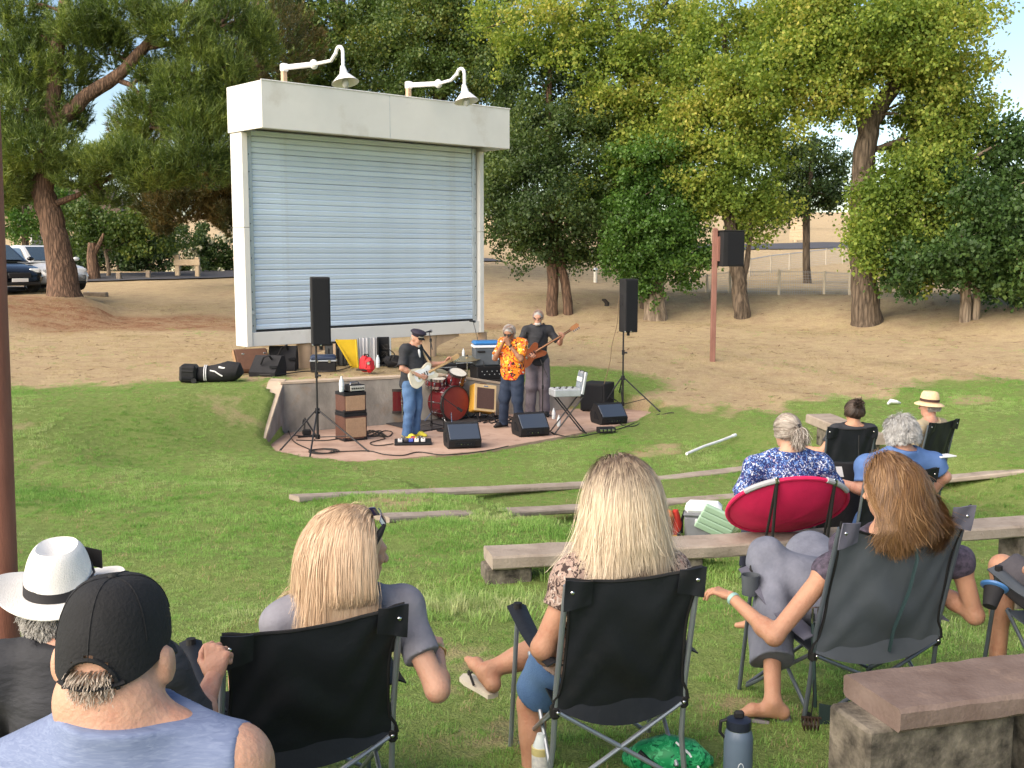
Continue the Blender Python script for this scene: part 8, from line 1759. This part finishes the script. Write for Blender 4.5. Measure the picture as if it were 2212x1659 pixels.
# things by the front row
def GB(px, py, d): p = P(px, py, d); return Vector((p.x, p.y, gz(p.x, p.y)))
b = GB(1594, 1640, 4.25); t = thing('drinking_flask', 'slate blue steel flask with a loop lid standing between the chairs', 'flask', b); tz_ = zat(b.x, b.y, 1535)-b.z; r = 31*kk(b); FL = mat('flask_blue', (.085, .12, .175), .45, var=.05, coat=.1)
MB().lathe([(r*.95, 0), (r, .01), (r, tz_*.70), (r*.93, tz_*.76), (r*.80, tz_*.80)], (0, 0, 0), 24).build('body', FL, t); MB().lathe([(r*.84, tz_*.80), (r*.86, tz_*.82), (r*.86, tz_*.90), (r*.6, tz_*.92)], (0, 0, 0), 24).build('lid', mat('flask_lid', (.012, .016, .03), .4), t)
MB().lathe([(r*.81, tz_*.785), (r*.82, tz_*.80)], (0, 0, 0), 20).build('neck_ring', CHROME, t)
MB().box((0, 0, tz_*.955), (r*.7, r*.45, tz_*.09), None, .008).build('spout', BLK, t); MB().tube([(-r*.8, 0, tz_*.90), (-r*1.25, 0, tz_*.88), (-r*1.3, 0, tz_*.76), (-r*1.0, 0, tz_*.70), (-r*.85, 0, tz_*.74)], .007, 6).build('loop', BLK, t)
LG = mat('logo_pale', (.5, .55, .6), .5); MB().tube([(0+math.sin(a)*.011, -r*1.005, tz_*.40+.016*math.cos(a)*(1.5 if math.cos(a) > 0 else 1)) for a in [q*.5236 for q in range(13)]], .0018, 4).build('drop_emblem', LG, t); MB().ell((0, -r*1.0, tz_*.395), (.004, .002, .006), 8, 6).build('drop_emblem', LG, t)
b = GB(1168, 1660, 4.48); t = thing('labelled_bottle', 'clear bottle with yellow and white label under the black chair', 'bottle', b, .3); hB = zat(b.x, b.y, 1585)-b.z; r = 19*kk(b)
MB().lathe([(r*.9, 0), (r, .01), (r, hB*.7), (r*.6, hB*.9), (r*.45, hB)], (0, 0, 0), 16).build('body', CLEAR, t); MB().lathe([(r*1.03, hB*.2), (r*1.04, hB*.21), (r*1.04, hB*.66), (r*1.03, hB*.67)], (0, 0, 0), 16).build('label_band', mat('label_white', (.7, .7, .66), .5, c2=(.45, .45, .48), scale=60), t); MB().lathe([(r*1.05, hB*.56), (r*1.06, hB*.57), (r*1.06, hB*.72), (r*1.0, hB*.73)], (0, 0, 0), 16).build('label_top', mat('label_yellow', (.55, .48, .22), .5), t)
GRB = pattern_mat('green_print', (.012, .25, .09), [((.05, .42, .17), 30, .5, .54), ((.005, .09, .04), 24, .56, .6)], 1, rough=.4)
b = GB(1440, 1660, 4.55); b2 = b.copy(); t = thing('gym_bag', 'bright green patterned bag on the grass under the black chair', 'bag', b)
MB().tube([(-.16, .06, .02), (-.10, 0, .05), (0, -.0, .065), (.10, -.01, .055), (.18, .02, .02)], [.03, .07, .085, .075, .03], 14).build('body', GRB, t, smooth=60); MB().tube([(-.12, -.05, .10), (-.08, -.08, .07), (-.04, -.08, .02)], .010, 6).build('strap', BLK, t); MB().tube([(.03, -.04, .135), (.08, -.07, .10), (.12, -.075, .04)], .006, 5).build('piping', LABELW, t)
# the claw clip hanging from the grey chair strap
b = P(1752, 1560, 4.92); t = thing('claw_clip', 'dark hair claw clip hanging from the grey chair strap', 'hair clip', b)
for s in (-1, 1):
    for q in range(5): MB().tube([(-.03+q*.015, s*.004, .02), (-.035+q*.016, s*.022, -.005), (-.03+q*.015, s*.006, -.035)], .0042, 5).build('tooth', mat('tortoise', (.035, .02, .012), .3), t)
MB().tube([(-.045, 0, .024), (.045, 0, .018)], .006, 6).build('spine', mat('tortoise', (.035, .02, .012)), t); MB().tube([(0, 0, .02), (.006, .0, .11), (.004, -.01, .20)], .003, 5).build('loop', PIPING, t)

# ================================================================== THE BAND
def standing(sw=.185, s=1.0, **kw):
    J = dict(pelvis=(0, 0, .98), neck=(0, .0, 1.50), head=(0, .055, 1.645), shL=(-sw, 0, 1.44), shR=(sw, 0, 1.44), hipL=(-.09, 0, .92), hipR=(.09, 0, .92), knL=(-.105, .03, .50), knR=(.105, .03, .50), anL=(-.12, -.02, .085), anR=(.12, -.02, .085), toL=(-.15, .16, .03), toR=(.15, .16, .03), elL=(-.26, .0, 1.16), elR=(.26, .0, 1.16), wrL=(-.24, .2, 1.05), wrR=(.24, .2, 1.05))
    J.update(kw); return {k: tuple(c*s for c in v) for k, v in J.items()}
def guitar(name, label, loc, rz, centre, neckdir, front, bodym, neckm, L=.98, sc=1.0, guardm=None, strapm=None, pts=None):
    """body round `centre` (local), neck along neckdir, face towards front"""
    t = thing(name, label, 'guitar', loc, rz); x = Vector(neckdir).normalized(); f = Vector(front); f = (f-x*f.dot(x)).normalized(); z = x.cross(f)   # x along the neck, f out of the face
    M = Matrix((x, -f, z)).transposed(); c = Vector(centre)
    ol = [(.20, .035), (.255, .11), (.20, .145), (.10, .125), (.0, .105), (-.10, .15), (-.20, .155), (-.25, .09), (-.255, 0), (-.24, -.10), (-.18, -.155), (-.08, -.145), (.02, -.105), (.09, -.13), (.165, -.14), (.20, -.09), (.165, -.03)]
    o2 = []
    for i in range(len(ol)):
        p0, p1, p2, p3 = [np.array(ol[(i+j-1) % len(ol)]) for j in range(4)]
        for u in (0, .33, .67): o2.append(tuple(.5*((2*p1)+(-p0+p2)*u+(2*p0-5*p1+4*p2-p3)*u*u+(-p0+3*p1-3*p2+p3)*u**3)))
    ol = o2
    MB().prism([(a*sc, b*sc) for a, b in ol], .045, M, c).build('body', bodym, t, smooth=40)
    if guardm: MB().prism([(a*sc*.72+.02, b*sc*.62-.02) for a, b in ol], .004, M, c+f*.0255).build('pickguard', guardm, t, smooth=0)
    MB().tube([c+x*.10*sc+f*.026, c+x*(L-.42)*sc+f*.026], [.028, .021], 8, True, .6).build('neck', neckm, t)
    MB().box(c+x*(.10*sc+(L-.52)*.5*sc)+f*.040, ((L-.52)*sc, .006, .044), M, .0).build('fretboard', mat('fretboard', (.05, .03, .022), .6) if bodym.name != 'guitar_cream' else neckm, t, smooth=0)
    mb = MB(); mb.prism([(a*sc, b*sc) for a, b in ((0, -.02), (.05, -.045), (.16, -.05), (.185, -.01), (.16, .03), (.05, .03), (0, .02))], .016, M, c+x*(L-.43)*sc+f*.02); hd = mb.build('headstock', neckm, t, smooth=0)
    for q in range(4): MB().cyl(c+x*(L-.38+q*.035)*sc+f*.02+z*.03, c+x*(L-.38+q*.035)*sc+f*.02+z*.065, .009, None, 6).build('tuning_peg', CHROME, hd)
    for q in range(3): MB().box(c+x*(-.02+q*.045)*sc+f*.03, (.016, .012, .07), M, .003).build('pickup', PIPING, t)
    MB().box(c-x*.10*sc+f*.032, (.03, .016, .075), M, .003).build('bridge', CHROME, t)
    for q in range(4): MB().tube([c-x*.10*sc+f*.042+z*(q-1.5)*.011, c+x*(L-.40)*sc+f*.046+z*(q-1.5)*.009], .0012, 3).build('string', CHROME, t)
    for q in range(2): MB().cyl(c-x*(.13+q*.05)*sc+f*.024-z*.08, c-x*(.13+q*.05)*sc+f*.04-z*.085, .011, None, 8).build('volume_knob', CHROME, t)
    if pts: MB().tube([Vector(p) for p in pts], .022, 6, True, .25).build('strap', strapm or BLK, t)
    return t
# guitarist
b = F0(890, 946); rzG = R(-118); S_ = (946-709)*kk(b)/1.765
J = standing(.18, S_, neck=(0, .03, 1.475), head=(0, .105, 1.60), elL=(-.24, .20, 1.17), wrL=(-.40, .40, 1.20), elR=(.29, .02, 1.15), wrR=(.10, .25, 1.02))
mg = Person('person', 'guitarist in dark beret-style cap, open black shirt, jeans and yellow shoes', b, rzG, J, SK_RED, .011, 1.10, (R(-4), R(-22), 0), 1.02, False, [('L', (-.3, .5, .75), (-.2, -.8, .4), .8, .6), ('R', (-.75, .45, -.25), (.3, .9, .2), .5, .5)], group='members of the band')
mg.wear('shirt', BLKT, {'torso': None, 'uaL': (0, .85), 'uaR': (0, .85)}, .024, (.006, 18), [(mg.J['neck']+mg.sp*.03, mg.sp, .105), (mg.J['pelvis']-np.array([0, 0, .17]), (0, 0, -1))], [elp(mg.J['pelvis']+np.array([0, -.03, -.10]), (.20, .165, .16), None, .06)])
mg.wear('undershirt', mat('tee_white', (.68, .68, .70), .8), {}, .0, None, (), [elp(mg.J['pelvis']+mg.sp*.36+mg.T[:, 1]*.125, (.035, .03, .12), mg.T, .03)])
mg.wear('jeans', DENIM, {'thL': (0, 1), 'thR': (0, 1), 'snL': (0, 1.08), 'snR': (0, 1.08)}, .022, (.006, 24), extra=[elp(mg.J['pelvis'], (.185, .14, .14), None, .05)]); mg.shoes(mat('shoe_yellow', (.68, .60, .06), .7), LABELW)
hair_base(mg, GREYH, (.0775, .097, .098), [(mg.hp(0, .03, -.03), (0, .6, -.8)), (mg.hp(0, 0, .01), tuple(mg.Rh@np.array([0, .2, 1])))])
CAPN = mat('cap_navy', (.022, .018, .035), .8, bump=.2, bscale=80); Mc = Matrix(mg.Rh.tolist()) @ RX(R(6)); hc = Vector(mg.hp(0, .005, .06))
h_ = MB().lathe([(.085, -.005), (.090, .02), (.118, .048), (.120, .060), (.095, .085), (.05, .098), (.01, .102)], hc, 24, Mc, 1.0, 1.15).build('cap', CAPN, mg.t, smooth=60); MB().grid(lambda u, v: hc+Mc@Vector(((u*2-1)*.075, .092+.055*v*(1-.5*(u*2-1)**2)-.03*(u*2-1)**2, -.005-.022*v-.012*(u*2-1)**2)), 10, 4, .006).build('peak', BLK, h_); MB().tube([hc+Mc@Vector((.087*math.sin(a), .10*math.cos(a)+.004, .004)) for a in [q*.15-.9 for q in range(13)]], .006, 5).build('cap_braid', mat('braid', (.6, .58, .5), .4), h_)
MB().ell(mg.hp(0, .085, -.085), (.032, .022, .030), 12, 8, Matrix(mg.Rh.tolist())).build('goatee', mat('beard_grey', (.36, .34, .32), .9, bump=.5, bscale=120), mg.t); mg.eyes()
cg = np.array([.03, .235, 1.04])*S_
guitar('electric_guitar', 'cream white electric guitar held by the man with yellow shoes', b, rzG, cg, (-.80, .42, .36), (.30, .85, .10), mat('guitar_cream', (.66, .62, .52), .3, coat=.3), mat('maple_neck', (.52, .34, .17), .5), .98, 1.0, LABELW, mat('strap_tan', (.42, .32, .2), .7), [cg+np.array([.22, .0, .02]), np.array([.24, -.05, 1.25])*S_, np.array([.10, -.12, 1.42])*S_, np.array([-.10, -.03, 1.515])*S_, np.array([-.16, .10, 1.40])*S_, cg+np.array([-.16, .07, .12])])
# harmonica player
b = F0(1108, 925); rzH = R(150); S_ = (925-699)*kk(b)/1.775
J = standing(.19, S_, neck=(0, .04, 1.49), head=(.01, .11, 1.625), elL=(-.25, .17, 1.20), wrL=(-.055, .225, 1.44), elR=(.25, .17, 1.19), wrR=(.06, .235, 1.45), anR=(.20, -.02, .085), toR=(.26, .15, .03), knR=(.15, .03, .5))
mh = Person('person', 'harmonica player in bright orange patterned shirt and dark jeans, hands cupped at his mouth', b, rzH, J, SK_BROWN, .011, 1.10, (R(10), R(-18), R(-6)), 1.03, False, [('L', (.45, .15, .85), (-.6, .6, .3), .85, .6), ('R', (-.45, .15, .85), (.6, .6, .3), .85, .6)], group='members of the band')
mh.wear('shirt', HAWAII, {'torso': None, 'uaL': (0, .80), 'uaR': (0, .80)}, .026, (.006, 18), [(mh.J['neck']+mh.sp*.035, mh.sp, .105), (mh.J['pelvis']-np.array([0, 0, .15]), (0, 0, -1))], [elp(mh.J['pelvis']+np.array([0, .01, -.06]), (.205, .165, .17), None, .06)])
mh.wear('jeans', mat('dark_denim', (.012, .022, .048), .8, c2=(.022, .036, .07), scale=7, bump=.2, bscale=90), {'thL': (0, 1), 'thR': (0, 1), 'snL': (0, 1.06), 'snR': (0, 1.06)}, .026, (.006, 22), extra=[elp(mh.J['pelvis'], (.19, .145, .14), None, .05)]); mh.shoes(BLK, mat('sole_tan', (.45, .35, .26)))
hair_base(mh, SILVER, (.079, .098, .101), [(mh.hp(0, .065, .03), tuple(mh.Rh@np.array([0, .85, -.5])))])
grow(mh, 'hair', SILVER, 2400, .030, (0, .4, 1), (.082, .101, .104), .75, 4, [], (.004, 6), .4, 90, .003, (-1, .25), -.5, 71, .25); mh.sunglasses(sc=1.0, back=.012)
MB().ell(mh.hp(0, .095, -.048), (.028, .010, .007), 10, 6, Matrix(mh.Rh.tolist())).build('moustache', mat('beard_grey', (.36, .34, .32)), mh.t)
hm = RZ(rzH) @ Vector(mh.hp(.0, .125, -.066)); t = thing('harmonica', 'small silver harmonica cupped in the hands of the man in orange', 'harmonica', b+hm, rzH); MB().box((0, 0, 0), (.10, .03, .024), None, .004).build('cover', CHROME, t); MB().box((0, -.014, 0), (.09, .006, .010)).build('comb', BLK, t)
wv = mh.J['wrL']; MB().lathe([(.031, -.016), (.034, 0), (.031, .016)], tuple(wv*.88+mh.J['elL']*.12), 16, Vector((0, 0, 1)).rotation_difference(Vector(wv-mh.J['elL'])).to_matrix()).build('watch', BLK, mh.t)
# bassist
b = F0(1161, 899); rzB = R(186); S_ = (899-669)*kk(b)/1.775
J = standing(.185, S_, head=(0, .05, 1.645), elL=(-.36, .08, 1.22), wrL=(-.36, .30, 1.33), elR=(.31, -.02, 1.18), wrR=(.17, .22, 1.08))
mbs = Person('person', 'bass player with white beard and sunglasses in black shirt and grey trousers', b, rzB, J, SK_RED, .011, 1.02, (R(-14), R(-4), 0), 1.10, False, [('L', (-.1, .5, .85), (-.5, -.7, .4), .9, .6), ('R', (-.6, .4, -.5), (.2, .9, .2), .5, .5)], group='members of the band')
mbs.wear('shirt', BLKT, {'torso': None, 'uaL': (0, .82), 'uaR': (0, .82)}, .018, (.006, 18), [(mbs.J['neck']+mbs.sp*.03, mbs.sp, .105), (mbs.J['pelvis']-np.array([0, 0, .14]), (0, 0, -1))], [elp(mbs.J['pelvis']+np.array([0, .0, -.05]), (.20, .16, .17), None, .06)])
mbs.wear('undershirt', mat('tee_white', (.68, .68, .70)), {}, 0., None, (), [elp(mbs.J['neck']+mbs.T[:, 1]*.085-mbs.sp*.05, (.024, .022, .04), mbs.T, .03)])
mbs.wear('trousers', mat('grey_trousers', (.11, .095, .115), .85, c2=(.15, .13, .155), scale=8, bump=.2, bscale=30), {'thL': (0, 1), 'thR': (0, 1), 'snL': (0, 1.08), 'snR': (0, 1.08)}, .036, (.007, 18), extra=[elp(mbs.J['pelvis'], (.195, .15, .14), None, .05)]); mbs.shoes(BLK)
grow(mbs, 'hair', SILVER, 1800, .016, (0, .4, 1), (.086, .106, .110), .8, 3, [], (0, 0), .3, 60, .003, (-1, .2), -.5, 81, .2); mbs.sunglasses()
hair_base(mbs, SILVER, (.079, .098, .101), [(mbs.hp(0, .075, .04), tuple(mbs.Rh@np.array([0, .9, -.42])))])
MB().ell(mbs.hp(0, .058, -.098), (.060, .050, .038), 14, 10, Matrix(mbs.Rh.tolist())).build('beard', mat('beard_white', (.40, .385, .37), .9, bump=.5, bscale=120), mbs.t)
cb = np.array([.14, .23, 1.06])*S_
guitar('bass_guitar', 'reddish brown bass guitar with a long neck raised towards the right', b, rzB, cb, (-.80, .10, .50), (0, 1, .05), mat('bass_brown', (.20, .055, .022), .3, coat=.4), mat('neck_brown', (.30, .13, .055), .45), 1.22, 1.05, None, BLK, [cb+np.array([.22, -.02, -.08]), np.array([.22, -.13, 1.2])*S_, np.array([.0, -.14, 1.46])*S_, np.array([-.11, .0, 1.545])*S_, np.array([-.07, .14, 1.36])*S_, cb+np.array([-.12, .03, .16])])
# ------------------------------------------------------------------ grass scatter (after the stage and benches are known)
def place_grass(n, x0, x1, y0, y1, test, power=1.0):
    x = rng.uniform(x0, x1, n); y = y0+(y1-y0)*rng.random(n)**power
    vis = np.abs(x) < (y*.5+1.6)
    k = vis & test(x, y) & ~in_poly(x, y) & ~in_poly(x, y, [(WL[0]-.3, WL[1]+.3), (WL[0]-.3, WL[1]-1.5), (WL[0], WL[1]-1.5), (WL[0]+5.3, WL[1]+2.9), (WL[0]+5.1, WL[1]+3.3)])
    x, y = x[k], y[k]; return x, y
def npatch(x, y): return np.sin(x*1.7+.4)*np.sin(y*1.3+2)+np.sin(x*.63+y*.8)
x, y = place_grass(46000, -9, 11, 2.2, 23, lambda x, y: rng.random(len(x)) < np.clip(green_mask(x, y)*1.25-.08, 0, 1), 1.35)
z = ground(x, y); sc_g = (.75+.25*np.clip(npatch(x, y), -1, 1.6))*rng.uniform(.6, 1.05, len(x))*np.where(y > 12, .8, 1)
scatter('lawn_grass', np.stack([x, y, z], 1), sc_g, [tuft('grass_tuft', 40, .115, .046, .0055, GREEN, 1.1), tuft('grass_tuft', 36, .10, .056, .006, GREEN, 1.3), tuft('grass_tuft', 36, .11, .040, .0052, GREEN, 1.0)], 'short green lawn grass covering the seating bowl')
x, y = place_grass(15000, -9, 11, 2.2, 24, lambda x, y: rng.random(len(x)) < np.clip(1.05-green_mask(x, y), 0.16, 1)*np.where(y > 17, .8, 1), 1.2)
scatter('dry_grass', np.stack([x, y, ground(x, y)], 1), rng.uniform(.5, 1.0, len(x))*np.where(y > 17, .55, .8), [tuft('straw_tuft', 20, .10, .06, .0055, STRAW, 1.4), tuft('straw_tuft', 14, .12, .045, .006, STRAW, 1.8)], 'straw coloured dry grass scattered through the lawn and dirt')
x, y = place_grass(26000, -16, 16, 17.5, 37, lambda x, y: rng.random(len(x)) < np.clip(.9-green_mask(x, y), 0, 1)*np.clip(.55+.5*npatch(x*.8, y*.9), .12, 1), 1.0)
scatter('straw_cover', np.stack([x, y, ground(x, y)], 1), rng.uniform(.45, 1.0, len(x)), [tuft('straw_wisp', 12, .14, .045, .008, STRAW, 1.6), tuft('straw_wisp', 9, .18, .035, .009, STRAW, 2.0)], 'thin straw coloured dry grass over the bare slope behind the stage')
x, y = place_grass(3800, -14, 14, 17.5, 30, lambda x, y: (npatch(x*1.3+2, y*1.1) > .75) & (rng.random(len(x)) < .7), 1.0)
scatter('green_weeds', np.stack([x, y, ground(x, y)], 1), rng.uniform(.4, .9, len(x)), [tuft('weed_tuft', 16, .10, .045, .007, GREEN, 1.3)]*2, 'sparse green weeds sprouting in the dry slope')
# taller clumps by the long bench and the near bench leg
x = np.concatenate([rng.normal(-.25, .4, 150), rng.normal(.5, .5, 40), rng.normal(1.75, .25, 160), rng.normal(-.9, .35, 120)]); y = np.concatenate([rng.normal(7.25, .28, 150), rng.normal(7.5, .22, 40), rng.normal(3.35, .18, 160), rng.normal(6.9, .25, 120)])
scatter('tall_grass', np.stack([x, y, ground(x, y)], 1), rng.uniform(.5, 1.15, len(x)), [tuft('tall_tuft', 16, .05, .12, .006, GREEN, 1.1), tuft('tall_tuft', 12, .06, .10, .006, GREEN, 1.4)], 'longer green grass growing up against the bench legs')
# twigs and dead leaves on the dirt
x = rng.uniform(-14, 14, 1700); y = rng.uniform(17.5, 36, 1700); k = (green_mask(x, y) < .25) & ~in_poly(x, y); x, y = x[k], y[k]
mbl = MB(); BR = mat('dead_leaf', (.10, .055, .03), .9, c2=(.26, .16, .09), scale=3)
me = bpy.data.meshes.new('leaf_bit'); me.from_pydata([(-.05, -.012, .012), (.05, -.018, .016), (.06, .015, .03), (-.045, .02, .012), (-.14, 0, .015), (.14, .008, .02), (.14, .014, .032)], [], [(0, 1, 2, 3), (4, 5, 6)]); me.materials.append(BR)
bit = bpy.data.objects.new('leaf_bit', me)
scatter('leaf_litter', np.stack([x, y, ground(x, y)+.004], 1), rng.uniform(.2, .8, len(x)), [bit, bit], 'brown twigs and dead leaves lying on the bare dirt')
bpy.data.objects['leaf_litter']['category'] = 'leaf litter'
